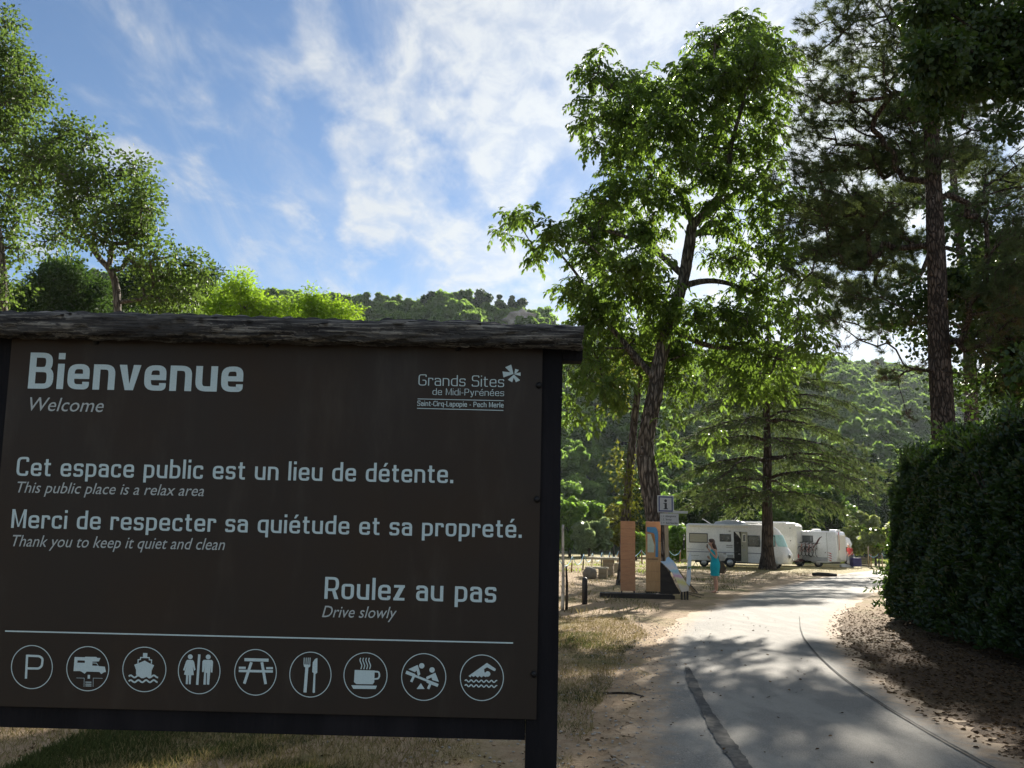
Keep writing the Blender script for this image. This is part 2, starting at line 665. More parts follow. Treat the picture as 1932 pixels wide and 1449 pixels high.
# ---- the road: a curved sheet of worn pale asphalt
Lp = [(1165, 1449), (1188, 1350), (1212, 1280), (1238, 1215), (1285, 1167), (1345, 1141), (1420, 1116), (1485, 1101), (1550, 1089), (1620, 1079), (1700, 1072)]
Rp = [(1965, 1449), (1850, 1385), (1770, 1345), (1690, 1295), (1625, 1240), (1585, 1195), (1590, 1160), (1622, 1136), (1668, 1113), (1725, 1099), (1810, 1087)]
Lw = [np.array([-0.6, -9, 0]), np.array([-0.1, -3, 0]), np.array([0.5, 2.5, 0])] + [G(*p) for p in Lp]
Rw = [np.array([2.9, -9, 0]), np.array([3.1, -3, 0]), np.array([3.45, 2.5, 0])] + [G(*p) for p in Rp]
NS, NC = 220, 22
ls, rs_ = smooth_path(Lw, NS), smooth_path(Rw, NS)
V, E_ = [], []
for i in range(NS):
    for j in range(NC):
        f = j / (NC - 1)
        p = ls[i] * (1 - f) + rs_[i] * f
        if j in (0, NC - 1):
            p = p + np.array([0.07 * math.sin(i * 0.9) + rng.normal() * 0.04, 0, 0])
        V.append((p[0], p[1], 0.004 + 0.02 * math.sin(math.pi * f)))
        E_.append(1 - abs(2 * f - 1))
F = [(i * NC + j, i * NC + j + 1, (i + 1) * NC + j + 1, (i + 1) * NC + j) for i in range(NS - 1) for j in range(NC - 1)]


def road_material():
    m, t = mat_nodes('worn_asphalt')
    k = NT(t)
    co = k.coord('World')
    grit = k.noise(co, 90, 4, 0.8)
    big = k.noise(co, 0.7, 5, 0.55)
    mid = k.noise(co, 7, 5, 0.6)
    vo = k.n('ShaderNodeTexVoronoi')
    vo.inputs['Scale'].default_value = 70
    k.l(co, vo.inputs[0])
    col = k.mix(k.ramp(grit, 0.3, 0.7), (0.115, 0.108, 0.096), (0.33, 0.312, 0.27))
    col = k.mix(k.ramp(vo.outputs['Distance'], 0.45, 0.15), col, (0.30, 0.29, 0.27))
    col = k.mix(k.math('MULTIPLY', k.ramp(big, 0.4, 0.7), 0.45), col, (0.25, 0.235, 0.205))
    col = k.mix(k.math('MULTIPLY', k.ramp(mid, 0.55, 0.75), 0.5), col, (0.14, 0.13, 0.115))
    col = k.mix(k.math('MULTIPLY', k.ramp(k.noise(k.coord('World', (1, 0.35, 1)), 1.8, 6, 0.65), 0.45, 0.62), 0.4), col, (0.40, 0.375, 0.32))
    dirt, n1, n2, n3 = dirt_nodes(k, co)
    e = k.attr('edge')
    f = k.ramp(k.math('ADD', e, k.math('MULTIPLY', k.math('SUBTRACT', mid, 0.5), 0.45)), 0.34, 0.02)
    col = k.mix(f, col, dirt)
    h = k.math('ADD', grit, k.math('MULTIPLY', mid, 0.5))
    k.out(k.principled(col, 0.9, k.bump(h, 0.5, 0.012), 0, 0.25))
    return m


ro = link('road', np_mesh('road', np.array(V), np.array(F), {'edge': E_}), road_material(), None, True)
tag(ro, kind='structure')


def road_z(p):
    return 0.030


def ribbon(name, pix, widths, z, mat, parent=None, wob=0.02):
    P = smooth_path([G(*p) for p in pix], 70)
    Wd = np.interp(np.linspace(0, 1, 70), np.linspace(0, 1, len(widths)), widths)
    V, F = [], []
    for i, p in enumerate(P):
        tg = P[min(i + 1, 69)] - P[max(i - 1, 0)]
        s = np.array([tg[1], -tg[0], 0]); s /= np.linalg.norm(s)
        for sg in (-1, 1):
            q = p + s * sg * Wd[i] / 2 * (1 + wob * (5 * math.sin(i * 0.9 + sg) + 4 * math.sin(i * 2.3 + sg * 2) + rng.normal() * 2))
            V.append((q[0], q[1], z))
        if i: F.append((2 * i - 2, 2 * i - 1, 2 * i + 1, 2 * i))
    return link(name, np_mesh(name, np.array(V), np.array(F)), mat, parent)


tar = simple('tar_patch', (0.085, 0.082, 0.078), (0.15, 0.145, 0.13), 14, 0.95, 0.4, lo=0.4, hi=0.65, spec=0.1)
tarc = simple('tar_seal', (0.07, 0.07, 0.068), (0.14, 0.135, 0.12), 20, 0.95, 0.3, spec=0.05)
ribbon('tar_strip', [(1296, 1262), (1310, 1300), (1335, 1350), (1365, 1400), (1400, 1449), (1440, 1500)], [0.05, 0.12, 0.09, 0.13, 0.14, 0.11, 0.16], 0.030, tar, ro)
ribbon('crack', [(1508, 1165), (1512, 1195), (1530, 1225), (1585, 1278), (1660, 1330), (1750, 1385), (1820, 1425), (1900, 1470)], [0.012, 0.022, 0.03, 0.018, 0.026, 0.02, 0.028, 0.02], 0.030, tarc, ro, 0.035)

# ---- hills
def ytan(px, py):
    d = ray(px, py)
    return d[0] / d[1], d[2] / math.hypot(d[0], d[1])


ridge_px = [(-900, 640), (-300, 570), (0, 560), (150, 532), (300, 526), (400, 545), (500, 558), (700, 568), (850, 574), (1000, 590), (1070, 622), (1150, 642), (1300, 668), (1450, 680), (1600, 685), (1760, 700), (1932, 730), (2500, 800)]
rt = np.array([ytan(*p) for p in ridge_px])
RR_x = np.array([-3, -0.6, 0.0, 0.08, 0.2, 0.35, 0.6, 3])
RR_v = np.array([230, 230, 235, 225, 300, 400, 420, 420])
R0_v = np.array([95, 95, 95, 95, 105, 120, 130, 130])


def hill_h(x, y):
    r = np.hypot(x, y)
    tx = np.clip(x / np.maximum(y, 1e-3), -3, 3)
    rr = np.interp(tx, RR_x, RR_v)
    r0 = np.interp(tx, RR_x, R0_v)
    tt = np.interp(tx, rt[:, 0], rt[:, 1])
    top = tt * rr + EYE - 2.6
    f = np.clip((r - r0) / (rr - r0), 0, 1)
    h = top * (f * 0.75 + 0.25 * f * f * (3 - 2 * f))
    gul = 4.5 * np.sin(tx * 26 + 1.3 + r * 0.008) * np.sin(np.pi * f) + 2.5 * np.sin(tx * 61 + r * 0.03) * np.sin(np.pi * f)
    h = h + gul - np.clip(r - rr, 0, 300) * 0.05
    return np.maximum(h, -0.5)


az = np.linspace(RAD(-68), RAD(68), 150)
rad = np.linspace(90, 720, 90)
A, Rg = np.meshgrid(az, rad)
X, Y = Rg * np.sin(A), Rg * np.cos(A)
Z = hill_h(X, Y)
Z[0, :] = -0.6
na = len(az)
F = [(i * na + j, i * na + j + 1, (i + 1) * na + j + 1, (i + 1) * na + j) for i in range(len(rad) - 1) for j in range(na - 1)]
hill_mat = simple('forest_floor', (0.030, 0.045, 0.016), (0.06, 0.07, 0.03), 0.3, 0.95, 0.3, bd=0.5)
hills = link('hills', np_mesh('hills', np.stack([X, Y, Z], -1).reshape(-1, 3), np.array(F)), hill_mat, None, True)
tag(hills, kind='structure')

# crown prototypes, shared by the far wood and the single trees
wood_leaf = leaf_mat('wood_leaf', (0.048, 0.098, 0.030), (0.16, 0.23, 0.068), (0.30, 0.48, 0.085), 0.02, 0.58, info=True, rough=0.6)
bark_dark = bark_mat('bark_dark', (0.045, 0.037, 0.030), (0.13, 0.11, 0.09))


def crown_cloud(n, rx, rz, lumps, leaf, seed, low=-0.6):
    """round crown made of overlapping lumps, leaf clumps on and inside each"""
    r = np.random.default_rng(seed)
    cs = unit(r.normal(size=(lumps, 3))) * (r.random((lumps, 1)) ** 0.4) * np.array([rx * 0.74, rx * 0.74, rz * 0.74])
    cs[:, 2] = np.maximum(cs[:, 2], low * rz)
    rs = r.uniform(0.14, 0.40, lumps) * min(rx, rz * 1.3)
    pick = r.integers(0, lumps, n)
    d = unit(r.normal(size=(n, 3)))
    rr = rs[pick] * (r.random(n) ** 0.4) * r.uniform(0.8, 1.3, n)
    P = cs[pick] + d * rr[:, None] * np.array([1, 1, 0.8])
    nrm = unit(d + np.array([0, 0, 0.5]) + r.normal(size=(n, 3)) * 1.0)
    D = unit(np.cross(nrm, r.normal(size=(n, 3))))
    P[:, 2] += rz * 0.95
    return P, D, nrm, leaf * r.uniform(0.7, 1.4, n)


def crown_mesh(name, n, rx, rz, lumps, leaf, seed):
    P, D, nn_, S = crown_cloud(n, rx, rz, lumps, leaf, seed)
    return leaves_mesh(name, P, D, S, CLUMP_V, CLUMP_F, nn_)


protos = []
for i, (rx, rz, lumps, n) in enumerate([(3.0, 3.0, 26, 2200), (3.5, 2.7, 30, 2500), (2.6, 3.6, 26, 2200), (2.3, 2.4, 18, 1600)]):
    me = crown_mesh('wood_crown', n, rx, rz, lumps, 0.62, 40 + i)
    me.materials.append(wood_leaf)
    protos.append(bpy.data.objects.new('forest_tree', me))

pc = bpy.data.collections.new('forest_trees')
for p in protos:
    pc.objects.link(p)
pts, scl, rz_, ids = [], [], [], []
cand = 60000
Rc = np.sqrt(rng.uniform(95 ** 2, 450 ** 2, cand))
Ac = rng.uniform(RAD(-42), RAD(42), cand)
xs, ys = Rc * np.sin(Ac), Rc * np.cos(Ac)
tx = xs / ys
rr = np.interp(tx, RR_x, RR_v); r0 = np.interp(tx, RR_x, R0_v)
ok = (Rc > r0 + 2) & (Rc < rr + 18)
xs, ys, Rc = xs[ok], ys[ok], Rc[ok]
# keep a minimum spacing with a coarse grid
cell = {}
keep = []
for i in range(len(xs)):
    key = (int(xs[i] // 3.2), int(ys[i] // 3.2))
    if key in cell: continue
    cell[key] = 1
    keep.append(i)
keep = np.array(keep)
xs, ys, Rc = xs[keep], ys[keep], Rc[keep]
zs = hill_h(xs, ys)
me = np_mesh('forest', np.stack([xs, ys, zs - 0.8], -1), [], None) if False else bpy.data.meshes.new('forest')
me.vertices.add(len(xs))
me.vertices.foreach_set('co', np.stack([xs, ys, zs - 0.8], -1).astype(np.float32).ravel())
for nm, arr, ty in (('sc', rng.uniform(0.45, 1.05, len(xs)) * np.where(rng.random(len(xs)) < 0.12, 1.3, 1.0), 'FLOAT'), ('rz', rng.uniform(0, 6.28, len(xs)), 'FLOAT')):
    a_ = me.attributes.new(nm, ty, 'POINT')
    a_.data.foreach_set('value', arr.astype(np.float32))
forest = link('forest', me, wood_leaf)
tag(forest, 'dense green oak wood covering the hillside across the valley', 'forest', kind='stuff')
ng = bpy.data.node_groups.new('plant_wood', 'GeometryNodeTree')
ng.interface.new_socket('Geometry', in_out='INPUT', socket_type='NodeSocketGeometry')
ng.interface.new_socket('Geometry', in_out='OUTPUT', socket_type='NodeSocketGeometry')
gi, go = ng.nodes.new('NodeGroupInput'), ng.nodes.new('NodeGroupOutput')
ip = ng.nodes.new('GeometryNodeInstanceOnPoints')
ci = ng.nodes.new('GeometryNodeCollectionInfo')
ci.inputs['Collection'].default_value = pc
ci.inputs['Separate Children'].default_value = True
ci.inputs['Reset Children'].default_value = True
ip.inputs['Pick Instance'].default_value = True
ri = ng.nodes.new('FunctionNodeRandomValue'); ri.data_type = 'INT'
ri.inputs['Min'].default_value = 0
ri.inputs['Max'].default_value = 3
as_ = ng.nodes.new('GeometryNodeInputNamedAttribute'); as_.data_type = 'FLOAT'; as_.inputs[0].default_value = 'sc'
ar_ = ng.nodes.new('GeometryNodeInputNamedAttribute'); ar_.data_type = 'FLOAT'; ar_.inputs[0].default_value = 'rz'
cx = ng.nodes.new('ShaderNodeCombineXYZ')
ng.links.new(gi.outputs[0], ip.inputs['Points'])
ng.links.new(ci.outputs[0], ip.inputs['Instance'])
ng.links.new(ri.outputs['Value'] if ri.outputs.get('Value') and ri.outputs['Value'].enabled else ri.outputs[2], ip.inputs['Instance Index'])
ng.links.new(as_.outputs[0], ip.inputs['Scale'])
ng.links.new(ar_.outputs[0], cx.inputs[2])
ng.links.new(cx.outputs[0], ip.inputs['Rotation'])
ng.links.new(ip.outputs[0], go.inputs[0])
mod = forest.modifiers.new('plant', 'NODES')
mod.node_group = ng

# ---- single trees beyond the camping field, built from the same kind of crowns
tone = {
    'green': leaf_mat('leaf_field_green', (0.06, 0.115, 0.025), (0.14, 0.21, 0.045), (0.29, 0.50, 0.06), 0.03, 0.52),
    'dark': leaf_mat('leaf_field_dark', (0.022, 0.048, 0.018), (0.06, 0.095, 0.03), (0.10, 0.19, 0.03), 0.03, 0.3),
    'silver': leaf_mat('leaf_field_silver', (0.13, 0.18, 0.09), (0.25, 0.30, 0.16), (0.40, 0.52, 0.20), 0.03, 0.5),
    'olive': leaf_mat('leaf_field_olive', (0.13, 0.16, 0.05), (0.22, 0.25, 0.085), (0.42, 0.50, 0.12), 0.03, 0.5),
    'yellow': leaf_mat('leaf_field_yellow', (0.13, 0.15, 0.025), (0.22, 0.21, 0.04), (0.36, 0.36, 0.04), 0.03, 0.5),
    'bright': leaf_mat('leaf_bright', (0.06, 0.13, 0.02), (0.18, 0.28, 0.035), (0.40, 0.62, 0.04), 0.05, 0.55),
}


def field_tree(px, ytop, yb, D, wpx, tn, seed, label, name='field_tree', cat='tree', group='trees behind the camping field', n=5000, leaf=0.2, lumps=16):
    base = at(px, 1020, D); base[2] = max(0.0, float(hill_h(base[0], base[1])) if math.hypot(base[0], base[1]) > 96 else 0.0)
    s = scale_at(D)
    if group.startswith('trees behind the camping') and seed < 115:
        yb = max(yb, 1046) if tn != 'dark' else max(yb, 1030)
        wpx *= 1.35; n = 6500; lumps = 44; leaf = 0.27
    top = at(px, ytop, D)[2]
    bot = max(at(px, yb, D)[2], base[2] + 0.05)
    rz = (top - bot) / 2
    rx = wpx * s / 2
    root = empty(name, base)
    tag(root, label, cat, group)
    P, Dd, nn_, S = crown_cloud(n, rx, rz, lumps, leaf, seed, -0.8)
    P[:, 2] += bot - base[2]
    S = np.minimum(S, leaf * 1.5)
    link('crown', leaves_mesh('crown', P, Dd, S, CLUMP_V, CLUMP_F, nn_), tone[tn], root)
    H = bot - base[2] + rz * 1.3
    r_ = max(0.1, rx * 0.07)
    lean = rng.normal(size=2) * 0.04 * H
    segs = []
    pts_ = [np.array([lean[0] * (i / 6) ** 2, lean[1] * (i / 6) ** 2, H * i / 6]) for i in range(7)]
    for i in range(6):
        segs.append((pts_[i], pts_[i + 1], r_ * (1 - i / 7), r_ * (1 - (i + 1) / 7)))
    for i in range(7):
        a = pts_[2 + i % 4]
        b = a + np.array([rng.normal() * rx * 0.5, rng.normal() * rx * 0.5, rng.uniform(0.2, 0.5) * rz])
        segs.append((a, b, r_ * 0.35, r_ * 0.12))
    link('trunk', tubes_mesh('trunk', segs, 7), bark_dark, root)
    return root


FT = [
    (1075, 925, 1045, 74, 60, 'green', 'leafy green tree just right of the big sign post, behind the rope fence'),
    (1112, 928, 1010, 82, 56, 'green', 'round bright green tree on a slim trunk above the picnic table'),
    (1135, 965, 1050, 76, 42, 'silver', 'pale silvery willow behind the picnic table'),
    (1098, 975, 1050, 72, 34, 'silver', 'small silver-green willow left of the picnic table'),
    (1158, 935, 1048, 80, 46, 'yellow', 'yellowing leafy tree left of the slender ivy trunk'),
    (1205, 900, 1050, 84, 50, 'dark', 'dark narrow tree between the two tall trunks'),
    (1200, 1000, 1052, 70, 36, 'green', 'low green thicket between the two brown totems'),
    (1268, 905, 1020, 88, 80, 'green', 'pale green tree right behind the information sign'),
    (1282, 985, 1056, 70, 54, 'green', 'bright bush tree left of the nearest motorhome'),
    (1330, 900, 1000, 86, 90, 'dark', 'dark broad tree above the rear of the nearest motorhome'),
    (1400, 890, 1010, 90, 84, 'dark', 'dark tree above the roof boxes of the nearest motorhome'),
    (1478, 900, 1020, 88, 60, 'green', 'green tree right of the cedar trunk above the motorhome'),
    (1525, 880, 1010, 86, 74, 'green', 'mid green tree above the gap between the motorhomes'),
    (1560, 900, 1030, 82, 66, 'dark', 'dark ivy-clad tree above the motorhome with the swoosh'),
    (1590, 930, 1040, 92, 50, 'green', 'tree with sunlit edges left of the dark conifers'),
]
for i, (px, yt, yb, D, w_, tn, lb) in enumerate(FT):
    field_tree(px, yt, yb, D, w_, tn, 100 + i, lb)
for i, (px, yt, yb, D, w_, lb) in enumerate([
        (1610, 975, 1052, 76, 62, 'pale olive shrub beside the man in red'),
        (1650, 990, 1052, 72, 64, 'pale olive shrub above the rope posts by the road end'),
        (1690, 978, 1050, 80, 66, 'large pale shrub half hidden by the dark hedge'),
        (1628, 960, 1010, 90, 70, 'taller olive shrub below the dark conifers')]):
    field_tree(px, yt, yb, D, w_, 'olive', 140 + i, lb, 'shrub', 'shrub', 'pale shrubs past the last motorhome', 4500, 0.24, 30)


def conifer(px, ytop, ybase, D, wpx, label, seed):
    r = np.random.default_rng(seed)
    base = at(px, ybase, D)
    s = scale_at(D)
    H = at(px, ytop, D)[2] - base[2]
    R = wpx * s / 2
    root = empty('conifer', base)
    tag(root, label, 'tree', 'dark conifers at the foot of the hill')
    n = 4500
    t = r.random(n) ** 0.7
    lvl = np.floor(t * 12) / 12 + r.random(n) * 0.045
    a = r.uniform(0, 6.28, n)
    rad_ = R * (1 - lvl) * (0.25 + 0.75 * r.random(n) ** 0.5) * (0.8 + 0.2 * np.sin(a * 5 + lvl * 40))
    P = np.stack([rad_ * np.cos(a), rad_ * np.sin(a), H * (0.08 + 0.92 * lvl) - rad_ * 0.25], -1)
    D_ = np.stack([np.cos(a), np.sin(a), -0.45 + r.normal(size=n) * 0.2], -1)
    link('crown', leaves_mesh('crown', P, D_, 0.5 * r.uniform(0.6, 1.3, n)), tone['dark'], root)
    link('trunk', tubes_mesh('trunk', [(np.zeros(3), np.array([0, 0, H * 0.95]), R * 0.08, 0.03)], 7), bark_dark, root)


conifer(1622, 868, 995, 108, 60, 'dark conifer left of the pair at the foot of the hill', 1)
conifer(1655, 850, 990, 116, 66, 'tallest dark conifer at the foot of the hill, beside the hedge', 2)
conifer(1684, 880, 1000, 104, 60, 'dark conifer nearest the laurel hedge', 3)
conifer(1596, 905, 1000, 122, 44, 'smallest dark conifer, left end of the row under the hill', 4)

# round trees standing up on the skyline
for i, (px, yt, yb, w_, tn, lb) in enumerate([
        (886, 540, 620, 66, 'dark', 'big dark round oak on the ridge, left of the skyline trio'),
        (928, 547, 615, 44, 'dark', 'middle dark round tree of the trio on the ridge'),
        (965, 546, 620, 52, 'dark', 'right dark round tree of the trio, where the ridge starts to fall'),
        (788, 543, 600, 46, 'dark', 'dark flat-topped oak on the ridge above the sign beam'),
        (610, 547, 600, 40, 'dark', 'small pointed tree on the ridge behind the bright green tops'),
        (660, 546, 600, 38, 'green', 'thin grey-green tree on the ridge line right of the bright tops'),
        (575, 551, 600, 30, 'dark', 'slight skyline tree above the gap in the bright tops')]):
    field_tree(px, yt, yb, 222, w_, tn, 160 + i, lb, 'ridge_tree', 'tree', 'trees on the skyline', 3500, 0.5, 12)
# the dark wood patch and pale outcrop under the ridge
rock = MB()
c = at(982, 604, 196)
bmr = bmesh.new()
bmesh.ops.create_icosphere(bmr, subdivisions=3, radius=1)
for v in bmr.verts:
    v.co *= 1 + 0.28 * math.sin(v.co.x * 5 + 1) * math.cos(v.co.z * 6) + rng.normal() * 0.05
    v.co = Vector((v.co.x * 3.6, v.co.y * 2, v.co.z * 2.2))
me = bpy.data.meshes.new('rock_outcrop'); bmr.to_mesh(me); bmr.free()
ro_ = link('rock_outcrop', me, simple('limestone', (0.42, 0.38, 0.33), (0.28, 0.25, 0.21), 0.8, 0.9, 0.5, bd=0.3))
ro_.location = c
tag(ro_, 'pale limestone outcrop on the hillside above the right end of the beam', 'rock')

# bright sunlit tops beyond the sign
alder = leaf_mat('alder_leaf', (0.042, 0.070, 0.026), (0.10, 0.140, 0.050), (0.20, 0.32, 0.05), 0.10, 0.38, rough=0.5)
def tree_from_blobs(name, label, cat, trunk_px, D, r0, r1, blobs, mat, bark, leaf, per, spread, group=None, dspread=1.5, shell=0.35,
                    tmpl=(LEAF_V, LEAF_F), start=0.35, tip=0.012, up_n=0.6, wid=1.0, droop=0.3, maxr=0.2, sides=16, flare=0.4):
    base = at(trunk_px[0][0], trunk_px[0][1], D)
    base[2] = 0.0
    root = empty(name, base)
    tag(root, label, cat, group)
    path = [base] + [at(x, y, D) for x, y in trunk_px[1:]]
    tm, tp = trunk_mesh('trunk', [p - base for p in path], r0, r1, sides=sides, flare=flare)
    link('trunk', tm, bark, root, True)
    if mat is alder: blobs = [(b[0], b[1], b[2] * 1.15, b[3] * 1.15, b[4] * 1.05) for b in blobs]
    pts = blob_points(blobs, D, shell=0.7 if mat is alder else shell, dspread=dspread) - base
    pts = pts[pts[:, 2] > 0.4]
    segs = grow(tp, None, pts, start=start, tip=tip, maxr=maxr)
    link('limbs', tubes_mesh('limbs', segs, 6), bark, root, True)
    n = len(pts) * per
    idx = np.repeat(np.arange(len(pts)), per)
    off = rand_dirs(n) * (rng.random((n, 1)) ** 0.5) * spread
    P = pts[idx] + off
    Dd = unit(off + rand_dirs(n) * 0.5 * spread + np.array([0, 0, -droop * spread]))
    tint = np.clip(rng.random(len(pts))[idx] * 0.6 + rng.random(n) * 0.4, 0, 1)
    S = leaf * rng.uniform(0.7, 1.3, n)
    nn_ = unit(np.array([0, 0, up_n]) + rand_dirs(n) * 0.7)
    link('crown', leaves_mesh('crown', P, Dd, S, tmpl[0], tmpl[1], nn_, tint, wid), mat, root)
    return root, base, tp


bark_alder = bark_mat('bark_alder', (0.10, 0.085, 0.07), (0.22, 0.20, 0.17), 4)
tree_from_blobs('bright_tree', 'sunlit yellow-green tree top above the sign beam, the larger clump with a raised tip', 'tree',
                [(455, 640), (455, 610), (450, 570)], 38, 0.16, 0.04,
                [(430, 572, 42, 26, 50), (480, 578, 42, 22, 46), (448, 540, 22, 20, 22), (400, 590, 34, 16, 22), (455, 524, 12, 10, 6), (505, 590, 26, 12, 14), (450, 640, 60, 50, 60), (460, 720, 70, 60, 50), (450, 810, 70, 60, 40), (455, 900, 60, 60, 30)],
                tone['bright'], bark_alder, 0.16, 46, 0.55, dspread=0.8)
tree_from_blobs('bright_tree', 'sunlit yellow-green tree top right of the clump, lower and longer', 'tree',
                [(590, 640), (590, 620), (588, 590)], 40, 0.14, 0.04,
                [(545, 580, 22, 14, 16), (590, 572, 26, 18, 26), (630, 584, 34, 14, 26), (585, 600, 70, 14, 36), (660, 592, 24, 9, 12), (588, 556, 12, 8, 5), (600, 650, 60, 50, 50), (590, 730, 70, 60, 45), (600, 820, 70, 60, 36), (590, 910, 60, 60, 26)],
                tone['bright'], bark_alder, 0.16, 46, 0.55, dspread=0.8)

# left trees (small leaves against the sky)
tree_from_blobs('alder_tree', 'tall leafy tree cut by the left edge of the photo', 'tree',
                [(6, 1120), (6, 800), (6, 600), (4, 500), (-10, 380), (-20, 250), (-20, 120), (-10, 40)], 23, 0.15, 0.03,
                [(14, 40, 16, 22, 14), (10, 90, 28, 34, 30), (40, 130, 24, 28, 24), (0, 160, 50, 50, 50), (50, 190, 40, 24, 34), (70, 172, 24, 12, 10), (10, 240, 60, 50, 60), (-50, 200, 60, 90, 60),
                 (20, 320, 50, 50, 44), (-60, 380, 60, 90, 60), (10, 400, 50, 50, 40), (20, 470, 36, 30, 22), (10, 545, 30, 26, 14), (-60, 520, 60, 60, 36), (95, 290, 40, 34, 26)],
                alder, bark_alder, 0.105, 26, 0.50, 'leafy trees behind the left half of the sign', dspread=1.0, tmpl=(ROUND_V, ROUND_F), start=0.3, wid=0.8)
tree_from_blobs('alder_tree', 'leaning leafy tree with a forked pale trunk above the sign', 'tree',
                [(232, 1130), (228, 800), (223, 600), (214, 522), (185, 484), (160, 442), (130, 370), (100, 300)], 22, 0.13, 0.03,
                [(60, 285, 40, 30, 26), (120, 250, 18, 26, 20), (112, 305, 50, 30, 36), (165, 262, 24, 16, 16), (70, 345, 60, 30, 34), (150, 340, 50, 36, 40), (205, 350, 46, 40, 40),
                 (255, 320, 20, 26, 18), (268, 365, 26, 30, 24), (130, 400, 70, 36, 44), (235, 405, 50, 34, 40), (280, 395, 22, 14, 12), (190, 440, 60, 30, 36),
                 (265, 440, 36, 26, 28), (90, 450, 40, 24, 18), (300, 480, 24, 24, 16), (250, 490, 40, 24, 16), (320, 530, 34, 40, 36), (355, 500, 28, 18, 18), (345, 560, 34, 26, 22),
                 (385, 520, 16, 14, 8), (290, 560, 34, 20, 20)],
                alder, bark_alder, 0.10, 26, 0.50, 'leafy trees behind the left half of the sign', dspread=1.0, tmpl=(ROUND_V, ROUND_F), start=0.25, wid=0.8)
tree_from_blobs('dark_tree', 'dark bushy tree low behind the forked trunk at the left', 'tree',
                [(120, 1040), (118, 800), (115, 600), (110, 540)], 44, 0.2, 0.05,
                [(70, 560, 50, 34, 60), (120, 535, 56, 40, 80), (170, 555, 44, 34, 50), (50, 590, 50, 24, 36), (135, 585, 80, 26, 60), (115, 505, 34, 18, 24), (110, 650, 70, 60, 50), (120, 750, 70, 60, 40), (115, 850, 60, 60, 30)],
                tone['dark'], bark_dark, 0.24, 60, 0.5, dspread=1.2)
tree_from_blobs('dark_tree', 'blue-green tree between the leaning tree and the bright green tops', 'tree',
                [(300, 1040), (300, 800), (300, 600), (300, 540)], 60, 0.25, 0.06,
                [(265, 530, 34, 30, 44), (300, 560, 50, 34, 60), (345, 545, 34, 30, 40), (380, 560, 26, 26, 26), (230, 560, 36, 30, 36), (385, 535, 16, 14, 8), (400, 520, 14, 12, 8), (300, 640, 70, 60, 50), (310, 740, 70, 60, 40), (300, 850, 60, 60, 30)],
                tone['dark'], bark_dark, 0.3, 60, 0.7, dspread=1.2)

# ---- the big walnut
walnut = leaf_mat('walnut_leaf', (0.036, 0.064, 0.018), (0.090, 0.132, 0.030), (0.25, 0.40, 0.05), 0.25, 0.44, rough=0.42)
bark_walnut = bark_mat('bark_walnut', (0.07, 0.058, 0.048), (0.26, 0.225, 0.19), 3.4, (1, 1, 0.2), 1.0, 0.09)
WD = 27.0
wb = at(1243, 1096, WD); wb[2] = 0
wroot = empty('walnut_tree', wb)
tag(wroot, 'tall walnut with a thick furrowed trunk and hanging leaves in front of the valley', 'tree')
wpx = [(1243, 1096), (1242, 1040), (1238, 985), (1226, 915), (1217, 850), (1223, 800), (1236, 745), (1243, 690), (1262, 615), (1286, 540), (1298, 480), (1306, 425)]
wpath = [wb] + [at(x, y, WD) for x, y in wpx[1:]]
tm, wtp = trunk_mesh('trunk', [p - wb for p in wpath], 0.325, 0.17, sides=26, rings=90, rough=0.10, flare=0.35, ridges=9)
link('trunk', tm, bark_walnut, wroot, True)
limb_px = [
    [(1306, 425), (1340, 390), (1372, 345), (1378, 280), (1400, 200), (1420, 120)],
    [(1306, 425), (1345, 395), (1395, 360), (1440, 330), (1480, 270)],
    [(1306, 425), (1290, 370), (1250, 330), (1215, 270), (1180, 210)],
    [(1286, 540), (1330, 530), (1375, 535), (1440, 560), (1500, 575)],
    [(1306, 440), (1360, 440), (1420, 470), (1470, 500)],
    [(1240, 720), (1190, 660), (1130, 590), (1090, 520), (1040, 460)],
    [(1262, 615), (1330, 650), (1410, 660), (1480, 680)],
    [(1290, 520), (1230, 470), (1160, 440), (1110, 430)],
]
main = []
nodes_extra = []
for li, lp in enumerate(limb_px):
    dd = rng.uniform(-1.6, 1.6)
    p = smooth_path([at(x, y, WD + dd * (i / (len(lp) - 1)) * 1.5) - wb for i, (x, y) in enumerate(lp)], 16)
    r = np.linspace(0.125, 0.03, 16)
    if li < 2: r = np.linspace(0.17, 0.03, 16)
    for i in range(15):
        main.append((p[i], p[i + 1], r[i], r[i + 1]))
    nodes_extra += list(p[2:])
